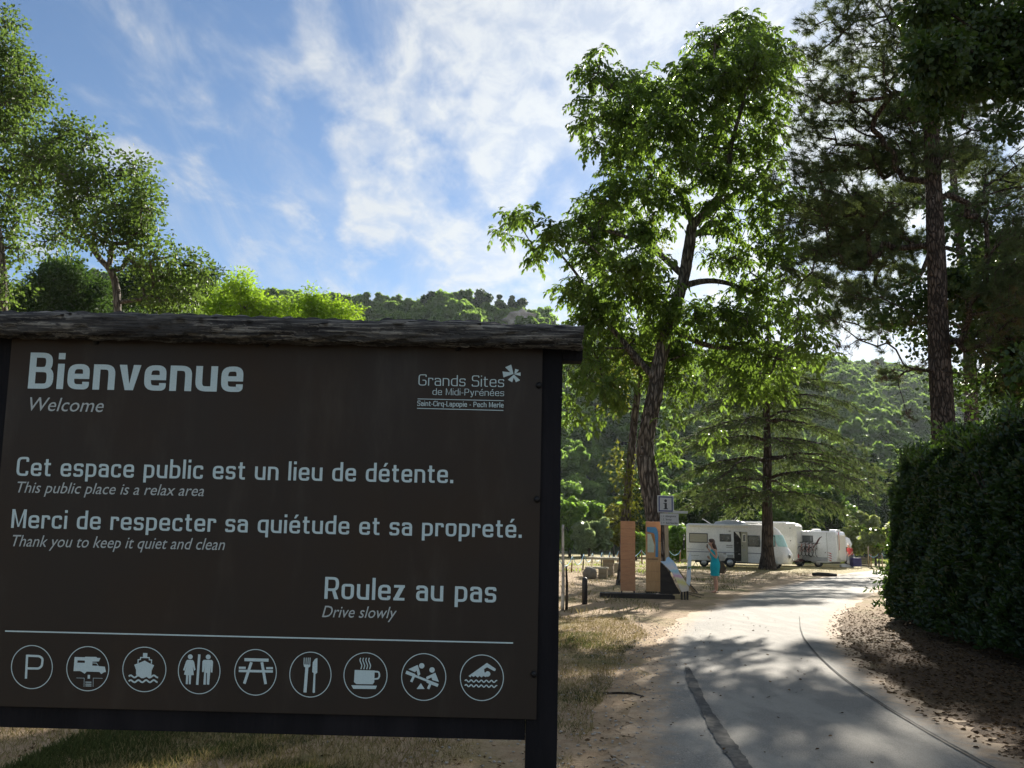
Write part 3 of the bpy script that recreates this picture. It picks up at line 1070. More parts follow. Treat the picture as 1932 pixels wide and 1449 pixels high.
WB = [(1400, 50, 34, 26, 24), (1350, 80, 46, 34, 40), (1440, 90, 44, 34, 40), (1405, 120, 70, 44, 70), (1480, 120, 26, 22, 16), (1330, 150, 60, 44, 60), (1420, 190, 80, 50, 84), (1290, 130, 24, 18, 14),
      (1110, 140, 22, 22, 12), (1130, 110, 12, 16, 8), (1160, 165, 44, 34, 36), (1225, 190, 54, 44, 54), (1100, 185, 14, 10, 6), (1210, 150, 26, 18, 14), (1290, 220, 60, 44, 50),
      (1165, 220, 50, 36, 40), (1110, 232, 18, 10, 7), (1100, 238, 10, 10, 4), (1350, 260, 66, 50, 60), (1430, 280, 56, 54, 56), (1230, 260, 50, 36, 34), (1170, 285, 40, 30, 28),
      (1120, 275, 18, 12, 6), (1280, 300, 40, 28, 18), (1200, 330, 64, 36, 50), (1160, 370, 44, 30, 34), (1240, 380, 60, 34, 46), (1350, 330, 50, 26, 26), (1440, 370, 60, 50, 54),
      (1360, 400, 40, 30, 26), (1110, 400, 40, 28, 30), (975, 410, 30, 16, 9), (950, 440, 14, 14, 5), (1000, 405, 14, 10, 5), (1020, 470, 26, 24, 14), (1050, 440, 30, 22, 18), (1140, 430, 60, 36, 52),
      (1210, 440, 30, 34, 26), (1110, 480, 54, 34, 44), (1190, 500, 60, 34, 54), (1080, 545, 30, 18, 20), (1130, 550, 56, 34, 44), (1220, 545, 50, 40, 50), (1260, 590, 44, 34, 40),
      (1370, 480, 44, 26, 28), (1450, 470, 60, 44, 34), (1500, 520, 34, 40, 12), (1410, 545, 44, 30, 34), (1120, 600, 46, 34, 40), (1180, 610, 56, 40, 56), (1330, 600, 50, 30, 40), (1400, 610, 60, 40, 56),
      (1470, 600, 54, 44, 32), (1520, 640, 36, 44, 14), (1110, 650, 44, 34, 34), (1190, 670, 60, 34, 54), (1270, 660, 54, 36, 54), (1350, 670, 50, 34, 44), (1430, 680, 56, 34, 44),
      (1500, 695, 44, 30, 20), (1530, 580, 30, 40, 10), (1540, 660, 30, 40, 12), (1500, 440, 40, 50, 16), (1100, 700, 34, 30, 22), (1150, 730, 44, 30, 26), (1250, 715, 50, 24, 30), (1310, 730, 26, 26, 14), (1410, 725, 44, 24, 28), (1460, 735, 34, 24, 20),
      (1275, 765, 16, 22, 7), (1140, 775, 26, 16, 8), (1270, 845, 14, 14, 5), (1250, 790, 10, 12, 3), (1345, 815, 18, 10, 4), (1078, 760, 12, 40, 8)]
WB = [(b[0], b[1], b[2] * 1.18, b[3] * 1.2, b[4]) for b in WB]
wpts = blob_points(WB, WD, dspread=2.6, shell=0.45, dens=0.74) - wb
keep_ = (wpts[:, 2] > 8.3) | (rng.random(len(wpts)) < 0.72)
wpts = wpts[keep_]
wnodes = np.vstack([wtp[50:], np.array(nodes_extra)])
segs = grow(wnodes, None, wpts, start=0.0, tip=0.010, maxr=0.09, step=0.45, wig=0.14)
lo_ = tubes_mesh('limbs', main + segs, 7)
link('limbs', lo_, bark_walnut, wroot, True)
per = 6
idx = np.repeat(np.arange(len(wpts)), per)
n = len(idx)
off = rand_dirs(n) * np.array([1, 1, 0.7])
P = wpts[idx] + off * rng.uniform(0.02, 0.22, (n, 1))
tintc = np.clip(rng.random(len(wpts))[idx] * 0.7 + rng.random(n) * 0.3, 0, 1)
Pl, Dl, Sl, Nl = compound_leaves(P, unit(off + np.array([0, 0, 0.1])), rng.uniform(0.27, 0.42, n))
tl = np.tile(tintc, 7)
WL_F = np.array([[0, 1, 2, 3], [0, 3, 4, 5]])
link('crown', leaves_mesh('crown', Pl, Dl, Sl, LONG_V, WL_F, Nl, tl, 1.3), walnut, wroot)

yel = leaf_mat('yellowing_leaf', (0.09, 0.085, 0.02), (0.11, 0.14, 0.03), (0.27, 0.30, 0.04), 0.1, 0.45)
tree_from_blobs('slender_tree', 'slender pale trunk with yellowing ivy leaves left of the walnut trunk', 'tree',
                [(1178, 1092), (1180, 1010), (1183, 950), (1190, 880), (1196, 800), (1206, 720), (1222, 600), (1230, 500), (1232, 400)], 31, 0.21, 0.06,
                [(1170, 860, 20, 20, 5), (1178, 900, 18, 12, 7), (1185, 940, 18, 10, 6), (1200, 950, 10, 10, 3), (1176, 985, 14, 14, 5), (1168, 760, 24, 16, 8), (1180, 690, 40, 30, 18), (1215, 640, 30, 30, 16),
                 (1150, 715, 28, 20, 14), (1260, 700, 30, 12, 8), (1240, 470, 16, 40, 10), (1196, 1000, 10, 10, 3)],
                yel, bark_walnut, 0.16, 20, 0.50, dspread=0.6, start=0.1, tip=0.010, maxr=0.05, flare=0.5)

# ---- cedar in front of the motorhome
cedar_m = leaf_mat('cedar_needles', (0.045, 0.066, 0.036), (0.115, 0.145, 0.07), (0.15, 0.21, 0.05), 0.04, 0.35, rough=0.7)
bark_cedar = bark_mat('bark_cedar', (0.045, 0.034, 0.027), (0.13, 0.10, 0.08), 2.5)
CD = 53.0
cb = at(1447, 1066, CD); cb[2] = 0
croot = empty('cedar_tree', cb)
tag(croot, 'cedar with layered drooping boughs standing in front of the white motorhome', 'tree')
cpath = [cb] + [at(x, y, CD) for x, y in [(1448, 1000), (1447, 920), (1448, 850), (1446, 780), (1448, 700), (1450, 640), (1450, 590)]]
tm, ctp = trunk_mesh('trunk', [p - cb for p in cpath], 0.36, 0.09, sides=18, rough=0.06, flare=0.6)
link('trunk', tm, bark_cedar, croot, True)
segs, NP, ND, NS_ = [], [], [], []
levels = [(905, 1.0), (868, 1.0), (830, 0.95), (795, 0.9), (760, 0.85), (722, 0.72), (690, 0.6), (655, 0.5), (935, 0.85)]
for li, (py, f) in enumerate(levels):
    z0 = at(1448, py, CD)[2]
    nb = 8
    for b in range(nb):
        a = li * 1.1 + b * 2 * math.pi / nb + rng.normal() * 0.2
        Lb = f * rng.uniform(4.6, 7.4) * (1.1 if math.cos(a) > 0.4 and py > 850 else 1.0)
        K = 14
        tpts = []
        asc = rng.uniform(0.05, 0.34)
        for i in range(K + 1):
            t = i / K
            tpts.append(np.array([math.cos(a) * Lb * t, math.sin(a) * Lb * t, z0 + Lb * (asc * t - 0.42 * t * t)]) + rng.normal(size=3) * 0.04)
        for i in range(K):
            segs.append((tpts[i], tpts[i + 1], 0.085 * (1 - i / K) + 0.012, 0.085 * (1 - (i + 1) / K) + 0.012))
        for i in range(3, K + 1):
            t = i / K
            for sg in (-1, 1):
                Ls = (0.35 + 1.25 * math.sin(math.pi * min(1, t * 0.95)) ** 0.8) * rng.uniform(0.5, 1.1)
                aa = a + sg * rng.uniform(0.6, 1.1)
                e = tpts[i] + np.array([math.cos(aa) * Ls, math.sin(aa) * Ls, -Ls * rng.uniform(0.15, 0.5)])
                segs.append((tpts[i], e, 0.018, 0.006))
                m_ = int(10 * Ls) + 3
                tt = rng.random(m_)[:, None]
                q = tpts[i] * (1 - tt) + e * tt + rng.normal(size=(m_, 3)) * 0.05
                NP.append(q)
                d_ = np.array([math.cos(aa), math.sin(aa), 0]) * 0.55 + rng.normal(size=(m_, 3)) * 0.35
                d_[:, 2] -= rng.uniform(0.1, 0.9, m_)
                ND.append(d_)
                NS_.append(rng.uniform(0.25, 0.5, m_))
link('limbs', tubes_mesh('limbs', segs, 5), bark_cedar, croot, True)
SPRAY_V = np.array([[0, 0, 0], [0.3, 0.10, 0.03], [1, 0, -0.08], [0.3, -0.10, 0.03]])
NP, ND, NS_ = np.concatenate(NP), np.concatenate(ND), np.concatenate(NS_)
link('crown', leaves_mesh('crown', NP, ND, NS_, SPRAY_V, LEAF_F, None, None), cedar_m, croot)

# ---- pine standing behind the hedge
pine_m = leaf_mat('pine_needles', (0.036, 0.060, 0.032), (0.11, 0.14, 0.068), (0.19, 0.25, 0.065), 0.10, 0.3, rough=0.6)
pine_dry = leaf_mat('pine_needles_dry', (0.075, 0.062, 0.032), (0.17, 0.135, 0.065), (0.18, 0.14, 0.04), 0.1, 0.3, rough=0.5)
bark_pine = bark_mat('bark_pine', (0.05, 0.038, 0.030), (0.17, 0.13, 0.105), 4.5, (1, 1, 0.3), 1.0, 0.06)
PD = 21.5
pb = at(1785, 1150, PD); pb[2] = 0
proot = empty('pine_tree', pb)
tag(proot, 'tall dark pine rising behind the laurel hedge with thin hanging twigs', 'tree')
ppath = [pb] + [at(x, y, PD) for x, y in [(1783, 900), (1777, 760), (1771, 640), (1768, 520), (1763, 400), (1757, 250), (1750, 100), (1744, -60), (1740, -200), (1738, -330)]]
tm, ptp = trunk_mesh('trunk', [p - pb for p in ppath], 0.32, 0.11, sides=22, rings=90, rough=0.05, flare=0.2, ridges=11)
link('trunk', tm, bark_pine, proot, True)
PB = [(1560, 40, 60, 50, 40), (1520, 110, 40, 30, 16), (1640, 30, 70, 60, 60), (1720, 60, 70, 70, 70), (1820, 40, 80, 70, 90), (1900, 60, 70, 80, 70), (1600, 110, 70, 40, 56), (1560, 170, 70, 40, 60),
      (1680, 140, 70, 50, 60), (1800, 140, 90, 60, 100), (1900, 170, 70, 60, 60), (1620, 210, 90, 44, 80), (1530, 240, 60, 34, 44), (1720, 230, 70, 50, 60), (1850, 250, 80, 50, 60), (1560, 300, 80, 36, 60),
      (1660, 290, 80, 34, 70), (1710, 320, 60, 30, 50), (1490, 330, 40, 24, 18), (1800, 300, 60, 30, 40), (1890, 330, 60, 40, 50), (1560, 370, 70, 34, 56), (1640, 380, 60, 26, 40), (1510, 420, 60, 34, 44),
      (1590, 430, 60, 30, 44), (1850, 400, 60, 30, 30), (1920, 430, 40, 50, 36), (1560, 480, 60, 26, 34), (1500, 520, 34, 26, 16), (1620, 500, 40, 20, 14), (1690, 470, 40, 14, 8), (1900, 520, 50, 40, 60), (1860, 480, 50, 40, 40), (1910, 580, 50, 50, 50),
      (1840, 560, 40, 24, 14), (1600, 560, 44, 12, 8), (1680, 560, 40, 12, 6), (1560, 610, 34, 12, 6), (1650, 640, 50, 12, 8), (1720, 600, 30, 16, 6), (1580, 650, 30, 10, 5), (1690, 700, 50, 14, 16), (1740, 690, 20, 12, 5),
      (1900, 620, 50, 40, 40), (1850, 650, 40, 34, 24), (1910, 700, 40, 30, 26), (1830, 700, 20, 20, 6), (1720, 780, 24, 14, 4), (1650, 715, 20, 8, 3),
      (1600, -80, 120, 80, 90), (1760, -100, 120, 100, 130), (1900, -80, 120, 100, 110), (1700, -260, 130, 90, 90), (1850, -260, 110, 90, 80), (1990, 120, 80, 160, 110), (2020, 400, 90, 160, 100), (2060, 620, 90, 100, 60), (2000, -150, 90, 120, 70)]
PB = [(b[0], b[1], b[2] * 1.1, b[3] * 1.1, b[4]) for b in PB]
ppts = blob_points(PB, PD, dspread=2.6, shell=0.5, dens=0.98) - pb
ppts = ppts[ppts[:, 2] > 2.2]
segs = grow(ptp[22:], None, ppts, start=0.0, tip=0.010, maxr=0.085, step=0.4, wig=0.12, up=0.9)
# bare twigs that hang below the boughs
tw = []
for s_ in [segs[i] for i in rng.choice(len(segs), 620)]:
    p = np.array(s_[1])
    q = p
    d = unit(np.array([rng.normal() * 0.7, rng.normal() * 0.5, -rng.uniform(0.1, 0.9)]))
    for j in range(5):
        q2 = q + d * rng.uniform(0.10, 0.2)
        tw.append((q, q2, 0.006 * (1 - j * 0.15), 0.006 * (1 - (j + 1) * 0.15)))
        d = unit(d + rng.normal(size=3) * 0.3 + np.array([0, 0, -0.12]))
        q = q2
link('limbs', tubes_mesh('limbs', segs + tw, 5), bark_pine, proot, True)


def tufts(name, P, D, per, ln, mat, root, lowdry=False):
    n = len(P) * per
    idx = np.repeat(np.arange(len(P)), per)
    D = unit(D)[idx]
    rad_ = rand_dirs(n)
    dirs = unit(D * 0.75 + rad_ * 0.9)
    base = P[idx] - D * rng.uniform(0, 0.14, (n, 1))
    S = ln * rng.uniform(0.7, 1.2, n)
    tint = np.clip(rng.random(len(P))[idx] * 0.6 + rng.random(n) * 0.4, 0, 1)
    link(name, leaves_mesh(name, base, dirs, S, NEED_V, NEED_F, None, tint, 1.3), mat, root)


axis_ = ppts - np.array([ptp[45][0], ptp[45][1], 0])
axis_[:, 2] = rng.uniform(-0.3, 1.2, len(ppts))
k_ = 3
PP = np.concatenate([ppts + rand_dirs(len(ppts)) * rng.uniform(0.0, 0.34, (len(ppts), 1)) for _ in range(k_)])
AX = np.concatenate([axis_ + rand_dirs(len(ppts)) * 1.0 for _ in range(k_)])
dry = (PP[:, 2] + pb[2] < 7.8) & (rng.random(len(PP)) < 0.5)
tufts('crown', PP[~dry], AX[~dry], 34, 0.18, pine_m, proot)
tufts('dry_needles', PP[dry], AX[dry], 24, 0.14, pine_dry, proot)

# ---- a second, larger pine added further back, crown filled out to shade the road
QD = 42.0
qb = at(1835, 1100, QD); qb[2] = 0
qroot = empty('pine_tree', qb)
tag(qroot, 'large pine further back, its dark crown added to shade the road and showing through the nearer pine', 'tree')
qpath = [qb] + [at(x, y, QD) for x, y in [(1835, 950), (1832, 780), (1828, 640), (1815, 500), (1800, 350), (1790, 220)]]
tm, qtp = trunk_mesh('trunk', [p - qb for p in qpath], 0.45, 0.12, sides=18, rings=50, rough=0.05)
link('trunk', tm, bark_pine, qroot, True)
QB = [(1560, 330, 44, 30, 30), (1640, 300, 60, 34, 50), (1730, 280, 70, 40, 60), (1820, 300, 70, 40, 50), (1550, 400, 50, 30, 40), (1630, 390, 60, 30, 56), (1720, 370, 60, 34, 50), (1820, 400, 60, 40, 50),
      (1540, 470, 40, 26, 30), (1610, 470, 50, 30, 44), (1690, 450, 44, 24, 26), (1560, 530, 40, 20, 26), (1630, 545, 40, 18, 18), (1600, 430, 60, 30, 40), (1665, 420, 50, 30, 40), (1640, 480, 60, 34, 44), (1700, 520, 50, 30, 30), (1620, 560, 60, 26, 34), (1650, 605, 60, 16, 22), (1720, 460, 50, 30, 30), (1900, 350, 60, 50, 50), (1920, 460, 60, 50, 50), (1860, 500, 50, 30, 30),
      (1700, 210, 60, 30, 40), (1800, 200, 60, 34, 40), (1900, 560, 60, 40, 36), (1980, 500, 60, 70, 50), (1570, 600, 40, 16, 18), (1870, 620, 40, 30, 20)]
qpts = blob_points(QB, QD, dspread=2.4, shell=0.5, dens=1.5) - qb
segs = grow(qtp[14:], None, qpts, start=0.0, tip=0.014, maxr=0.12, step=0.6, wig=0.1, up=0.9)
link('limbs', tubes_mesh('limbs', segs, 5), bark_pine, qroot, True)
PQ = np.concatenate([qpts + rand_dirs(len(qpts)) * rng.uniform(0.0, 0.6, (len(qpts), 1)) for _ in range(4)])
tufts('crown', PQ, rand_dirs(len(PQ)) + np.array([0, 0, 0.4]), 34, 0.34, pine_m, qroot)

# ---- broadleaved bough hanging in from the right, nearer than the pine
over_m = leaf_mat('maple_leaf', (0.022, 0.045, 0.014), (0.055, 0.085, 0.022), (0.09, 0.17, 0.02), 0.35, 0.35)
tree_from_blobs('maple_tree', 'dark broadleaved tree whose boughs hang in at the top right corner', 'tree',
                [(2300, 1300), (2290, 900), (2250, 500), (2180, 250), (2060, 100), (1960, 20)], 11.0, 0.22, 0.06,
                [(1880, 60, 60, 50, 30), (1800, 40, 60, 50, 30), (1760, 110, 50, 50, 24), (1850, 140, 60, 50, 24), (1770, 200, 36, 44, 16), (1910, 150, 44, 60, 22), (1740, 20, 40, 40, 18), (1900, 230, 40, 30, 6),
                 (1850, -60, 100, 60, 40), (2000, 60, 80, 100, 50), (2100, 150, 120, 120, 60), (2000, -80, 120, 80, 60), (2080, 300, 70, 70, 20), (1765, 160, 20, 60, 12), (1930, 690, 14, 20, 3)],
                over_m, bark_dark, 0.085, 44, 0.26, dspread=1.0, tmpl=(ROUND_V, ROUND_F), start=0.3, tip=0.007, wid=0.85, maxr=0.07)
# unseen tree added behind the hedge only for the shade and dapple it casts
for i, (x, y, h, r_, lb) in enumerate([(14.5, 24.0, 12.5, 3.6, 'broadleaved tree added out of sight behind the hedge to cast dapple on the road')]):
    root = empty('added_shade_tree', (x, y, 0))
    tag(root, lb, 'tree')
    P, Dd, nn_, S = crown_cloud(22000, r_, h * 0.30, 30, 0.11, 300 + i, -0.8)
    P[:, 2] += h * 0.42
    link('crown', leaves_mesh('crown', P, Dd, S, CLUMP_V, CLUMP_F, nn_), over_m, root)
    link('trunk', tubes_mesh('trunk', [(np.zeros(3), np.array([0.2, 0.1, h * 0.45]), 0.24, 0.17), (np.array([0.2, 0.1, h * 0.45]), np.array([0.1, 0.3, h * 0.85]), 0.17, 0.04)], 9), bark_dark, root, True)

# ---- laurel hedge
laurel = leaf_mat('laurel_leaf', (0.012, 0.027, 0.011), (0.034, 0.056, 0.020), (0.10, 0.19, 0.02), 0.35, 0.22, rough=0.38)
hroot = empty('laurel_hedge', (8.6, 14, 0))
tag(hroot, 'tall dark laurel hedge with glossy leaves along the right side of the road', 'hedge')
hc = np.array([[5.9, 4.0], [6.3, 7.0], [6.95, 10.0], [7.3, 12.5], [7.85, 15.5], [8.6, 18.6], [9.7, 20.6], [12.5, 21.3]])   # foot of the side that faces the road
hp = smooth_path(np.c_[hc, np.zeros(len(hc))], 200)
hn = np.gradient(hp, axis=0); hn = unit(np.c_[-hn[:, 1], hn[:, 0], np.zeros(200)])      # towards the road
HH = 3.45


def vnoise(x, y, s, seed):
    r = np.random.default_rng(seed)
    g = r.random((64, 64))
    u, v = x * s, y * s
    i, j = np.floor(u).astype(int), np.floor(v).astype(int)
    fu, fv = u - i, v - j
    fu = fu * fu * (3 - 2 * fu); fv = fv * fv * (3 - 2 * fv)
    a = g[i % 64, j % 64]; b = g[(i + 1) % 64, j % 64]; c = g[i % 64, (j + 1) % 64]; d = g[(i + 1) % 64, (j + 1) % 64]
    return (a * (1 - fu) + b * fu) * (1 - fv) + (c * (1 - fu) + d * fu) * fv


def hedge_pts(n):
    i = rng.uniform(0, 199, n)
    i0 = i.astype(int)
    b = hp[i0]; nrm = hn[i0]
    z = rng.random(n) ** 0.8
    top = rng.random(n) < 0.22
    hh = HH + 0.16 * np.sin(i * 0.23) + 0.10 * np.sin(i * 0.61 + 1) + 0.25 * np.clip((60 - i) / 60, 0, 1)
    zz_ = np.where(top, hh + rng.normal(size=n) * 0.07, 0.12 + z * (hh - 0.12))
    edge = 0.42 * (zz_ / hh - 0.5) * -0.5 - 0.55 * np.clip((zz_ / hh - 0.8) / 0.2, 0, 1) ** 2 + 0.25 * np.clip(0.28 - zz_ / hh, 0, 1)
    lump = 0.36 * (vnoise(i * 0.12, zz_ * 1.3, 1.0, 71) - 0.5) + 0.20 * (vnoise(i * 0.3, zz_ * 2.9, 1.0, 72) - 0.5) + 0.14 * (vnoise(i * 0.8, zz_ * 7, 1.0, 73) - 0.5)
    inn = np.where(top, rng.uniform(0.45, 1.9, n), -(edge + lump) + rng.exponential(0.07, n) - 0.05)
    P = b - nrm * inn[:, None]
    P[:, 2] = zz_
    Nn = np.where(top[:, None], np.array([0, 0, 1.0]) + nrm * 0.2, nrm + np.array([0, 0, 0.35]))
    return P, Nn


P, Nn = hedge_pts(120000)
Dd = unit(Nn * 0.9 + rand_dirs(len(P)) * 0.9 + np.array([0, 0, 0.35]))
tint = np.clip(0.5 + 0.3 * np.sin(P[:, 1] * 3 + P[:, 2] * 4) + rng.normal(size=len(P)) * 0.25, 0, 1)
link('foliage', leaves_mesh('foliage', P - np.array([8.6, 14, 0]), Dd, rng.uniform(0.08, 0.15, len(P)), LONG_V, WL_F, unit(Nn + rand_dirs(len(P)) * 0.6), tint, 1.3), laurel, hroot)
# upright young shoots on the crest
sp, sdr, ss, segs = [], [], [], []
for _ in range(700):
    i = int(rng.uniform(0, 175))
    q = hp[i] - hn[i] * rng.uniform(0.15, 0.9)
    q[2] = HH + 0.16 * math.sin(i * 0.23) + 0.25 * max(0, (60 - i) / 60) - 0.08
    hgt = rng.uniform(0.12, 0.45)
    d = unit(np.array([rng.normal() * 0.35, rng.normal() * 0.35, 1.0]))
    e = q + d * hgt
    segs.append((q - np.array([8.6, 14, 0]), e - np.array([8.6, 14, 0]), 0.006, 0.003))
    for j in range(9):
        t = j / 8
        sp.append(q * (1 - t) + e * t); sdr.append(unit(d * 0.8 + rand_dirs(1)[0] * 0.8)); ss.append(rng.uniform(0.10, 0.16))
young = leaf_mat('laurel_young_leaf', (0.03, 0.06, 0.015), (0.07, 0.11, 0.02), (0.18, 0.34, 0.03), 0.6, 0.3, rough=0.28)
link('shoots', leaves_mesh('shoots', np.array(sp) - np.array([8.6, 14, 0]), np.array(sdr), np.array(ss), LONG_V, WL_F), young, hroot)
# sprigs reaching out over the road at the far end
sp, sdr, ss = [], [], []
for z0, px_, L_ in ((1.05, 140, 0.75), (0.62, 142, 0.95), (0.95, 146, 0.6), (1.9, 150, 1.2), (0.35, 138, 0.8), (1.55, 146, 0.6), (0.8, 150, 0.7), (0.5, 146, 0.6)):
    i = px_
    q = hp[i].copy(); q[2] = z0
    d = unit(np.array([-1.0, -0.25, 0.1]))
    e = q + d * L_
    segs.append((q - np.array([8.6, 14, 0]), e - np.array([8.6, 14, 0]), 0.009, 0.003))
    for j in range(44):
        t = rng.uniform(0.0, 1)
        sp.append(q * (1 - t) + e * t); sdr.append(unit(d * 0.5 + rand_dirs(1)[0])); ss.append(rng.uniform(0.08, 0.14))
link('sprigs', leaves_mesh('sprigs', np.array(sp) - np.array([8.6, 14, 0]), np.array(sdr), np.array(ss), LONG_V, WL_F), laurel, hroot)
# stems inside
for _ in range(130):
    i = int(rng.uniform(0, 199))
    q = hp[i] - hn[i] * rng.uniform(0.35, 1.2)
    q[2] = 0
    p1 = q + np.array([rng.normal() * 0.12, rng.normal() * 0.12, 1.2]); p2 = p1 + np.array([rng.normal() * 0.3, rng.normal() * 0.3, 1.6])
    o_ = np.array([8.6, 14, 0])
    segs += [(q - o_, p1 - o_, 0.035, 0.028), (p1 - o_, p2 - o_, 0.028, 0.012)]
link('stems', tubes_mesh('stems', segs, 5), bark_dark, hroot)
# dense shaded interior growth
n = 9000
i0 = rng.integers(0, 199, n)
P = hp[i0] - hn[i0] * rng.uniform(0.35, 1.3, (n, 1))
P[:, 2] = rng.uniform(0.25, HH - 0.15, n)
link('inner_growth', leaves_mesh('inner_growth', P - np.array([8.6, 14, 0]), rand_dirs(n), rng.uniform(0.25, 0.4, n), CLUMP_V, CLUMP_F), laurel, hroot)

# ================================================================ GROUND COVER
blade_m = leaf_mat('grass_blade', (0.05, 0.072, 0.025), (0.13, 0.14, 0.055), (0.11, 0.14, 0.04), 0.03, 0.35, rough=0.8)
straw_m = leaf_mat('straw_blade', (0.20, 0.16, 0.07), (0.38, 0.32, 0.16), (0.30, 0.24, 0.10), 0.03, 0.3, rough=0.8)


def road_left(y):
    return np.interp(y, ls[:, 1], ls[:, 0])


def grass(name, n, x0, x1, y0, y1, thr, ln, mat, label, seed, margin=0.15, wid=0.06):
    y = y0 + (y1 - y0) * rng.random(n) ** 1.4
    x = x0 + (x1 - x0) * rng.random(n)
    f = 0.6 * vnoise(x, y, 0.9, seed) + 0.3 * vnoise(x, y, 2.6, seed + 1) + 0.1 * vnoise(x, y, 7, seed + 2)
    ok = (f > thr) & (x < road_left(y) - margin - 0.25 * vnoise(x, y, 1.2, seed + 3))
    x, y, f = x[ok], y[ok], f[ok]
    P = np.stack([x, y, np.full(len(x), -0.003)], -1)
    D = np.stack([rng.normal(size=len(x)) * 0.55, rng.normal(size=len(x)) * 0.55, np.ones(len(x))], -1)
    V = np.array([[0, -wid, 0], [0, wid, 0], [0.55, 0, 0.06], [1, 0, 0.28]])
    S = ln * rng.uniform(0.5, 1.3, len(x)) * (0.6 + 1.2 * np.clip((f - thr) * 4, 0, 1))
    Fq = np.array([[0, 1, 3, 2]])
    V = np.array([[0, -wid, 0], [0, wid, 0], [1, 0, 0.25], [0.5, -wid * 0.7, 0.06]])
    Fq = np.array([[0, 1, 2, 3]])
    o = link(name, leaves_mesh(name, P, D, S, V, Fq), mat)
    tag(o, label, 'grass', kind='stuff')


grass('grass', 120000, -4.5, 2.5, 5.2, 16, 0.56, 0.032, blade_m, 'short green grass growing in patches on the dry ground', 7)
grass('grass', 50000, -3.3, -0.6, 5.2, 8.0, 0.43, 0.036, blade_m, 'darker green turf under the middle of the sign', 47)
grass('grass', 26000, -6, 12, 16, 48, 0.60, 0.10, blade_m, 'patchy green grass further off around the totems and the fence', 17, 0.6)
grass('dry_grass', 90000, -4.5, 2.5, 5.2, 18, 0.30, 0.032, straw_m, 'bleached straw between the green patches near the sign', 27)
grass('dry_grass', 26000, -2, 26, 18, 60, 0.45, 0.09, straw_m, 'bleached straw around the picnic table and the cedar', 37, 1.0)
# rough verge along the fence
y = rng.uniform(41, 62, 9000); x = rng.uniform(-2, 30, 9000)
fx = vnoise(x, y, 0.4, 5)
ok = (fx > 0.78) & (x < 4 + (y - 41) * 0.55 + 3)
P = np.stack([x[ok], y[ok], np.zeros(ok.sum())], -1)
weeds = link('weeds', leaves_mesh('weeds', P, rand_dirs(len(P)) + np.array([0, 0, 1.2]), rng.uniform(0.08, 0.24, len(P)), LEAF_V, LEAF_F), tone['olive'])
tag(weeds, 'leafy green weeds dotted along the foot of the rope fence', 'weeds', kind='stuff')
# strip of weeds along the end of the parking
n = 7000
px_ = rng.uniform(1495, 1700, n)
P = np.array([G(a, 1062 + rng.uniform(-4, 1.5)) for a in px_])
tag(link('verge', leaves_mesh('verge', P, rand_dirs(n) + np.array([0, 0, 1.0]), rng.uniform(0.15, 0.4, n), LEAF_V, LEAF_F), tone['olive']),
    'strip of pale weeds along the far edge of the dirt parking', 'weeds', kind='stuff')

# fallen leaves
litter_m = leaf_mat('fallen_leaf', (0.04, 0.025, 0.014), (0.17, 0.11, 0.06), (0.10, 0.06, 0.02), 0.0, 0.15, rough=0.9)
n = 18000
y = rng.uniform(5, 25, n)
y = y[rng.random(n) > np.clip((y - 14) / 10, 0, 1)]; n = len(y)
xr = np.interp(y, rs_[:175, 1], rs_[:175, 0])
x = xr + (rng.random(n) ** 0.8) * 3.8 - 0.25
ok = x < np.interp(y, hp[:, 1], hp[:, 0]) + 0.5
x, y = x[ok], y[ok]
P = np.stack([x, y, np.full(len(x), 0.012)], -1)
nz = np.array([0, 0, 1.0]) + rand_dirs(len(x)) * 0.45
D = unit(np.cross(nz, rand_dirs(len(x))))
tag(link('leaf_litter', leaves_mesh('leaf_litter', P, D, rng.uniform(0.02, 0.06, len(x)), ROUND_V, ROUND_F, nz), litter_m),
    'brown fallen leaves carpeting the ground below the hedge', 'leaves', kind='stuff')
n = 260
y = 5.3 + 15 * rng.random(n) ** 1.5; x = road_left(y) + rng.normal(size=n) * 1.2 + 0.3
P = np.stack([x, y, np.full(n, 0.032)], -1)
nz = np.array([0, 0, 1.0]) + rand_dirs(n) * 0.4
tag(link('stray_leaves', leaves_mesh('stray_leaves', P, unit(np.cross(nz, rand_dirs(n))), rng.uniform(0.015, 0.05, n), ROUND_V, ROUND_F, nz), litter_m),
    'stray dry leaves and bits of bark scattered on the road edge', 'leaves', kind='stuff')
n = 2600
y = 5.2 + 12 * rng.random(n) ** 1.3; x = -4.2 + rng.random(n) * (road_left(y) + 4.4)
P = np.stack([x, y, np.full(n, 0.008)], -1)
nz = np.array([0, 0, 1.0]) + rand_dirs(n) * 0.5
tag(link('ground_debris', leaves_mesh('ground_debris', P, unit(np.cross(nz, rand_dirs(n))), rng.uniform(0.015, 0.05, n), LEAF_V, LEAF_F, nz), litter_m),
    'crumbs of bark and dry leaf bits on the bare earth left of the road', 'debris', kind='stuff')
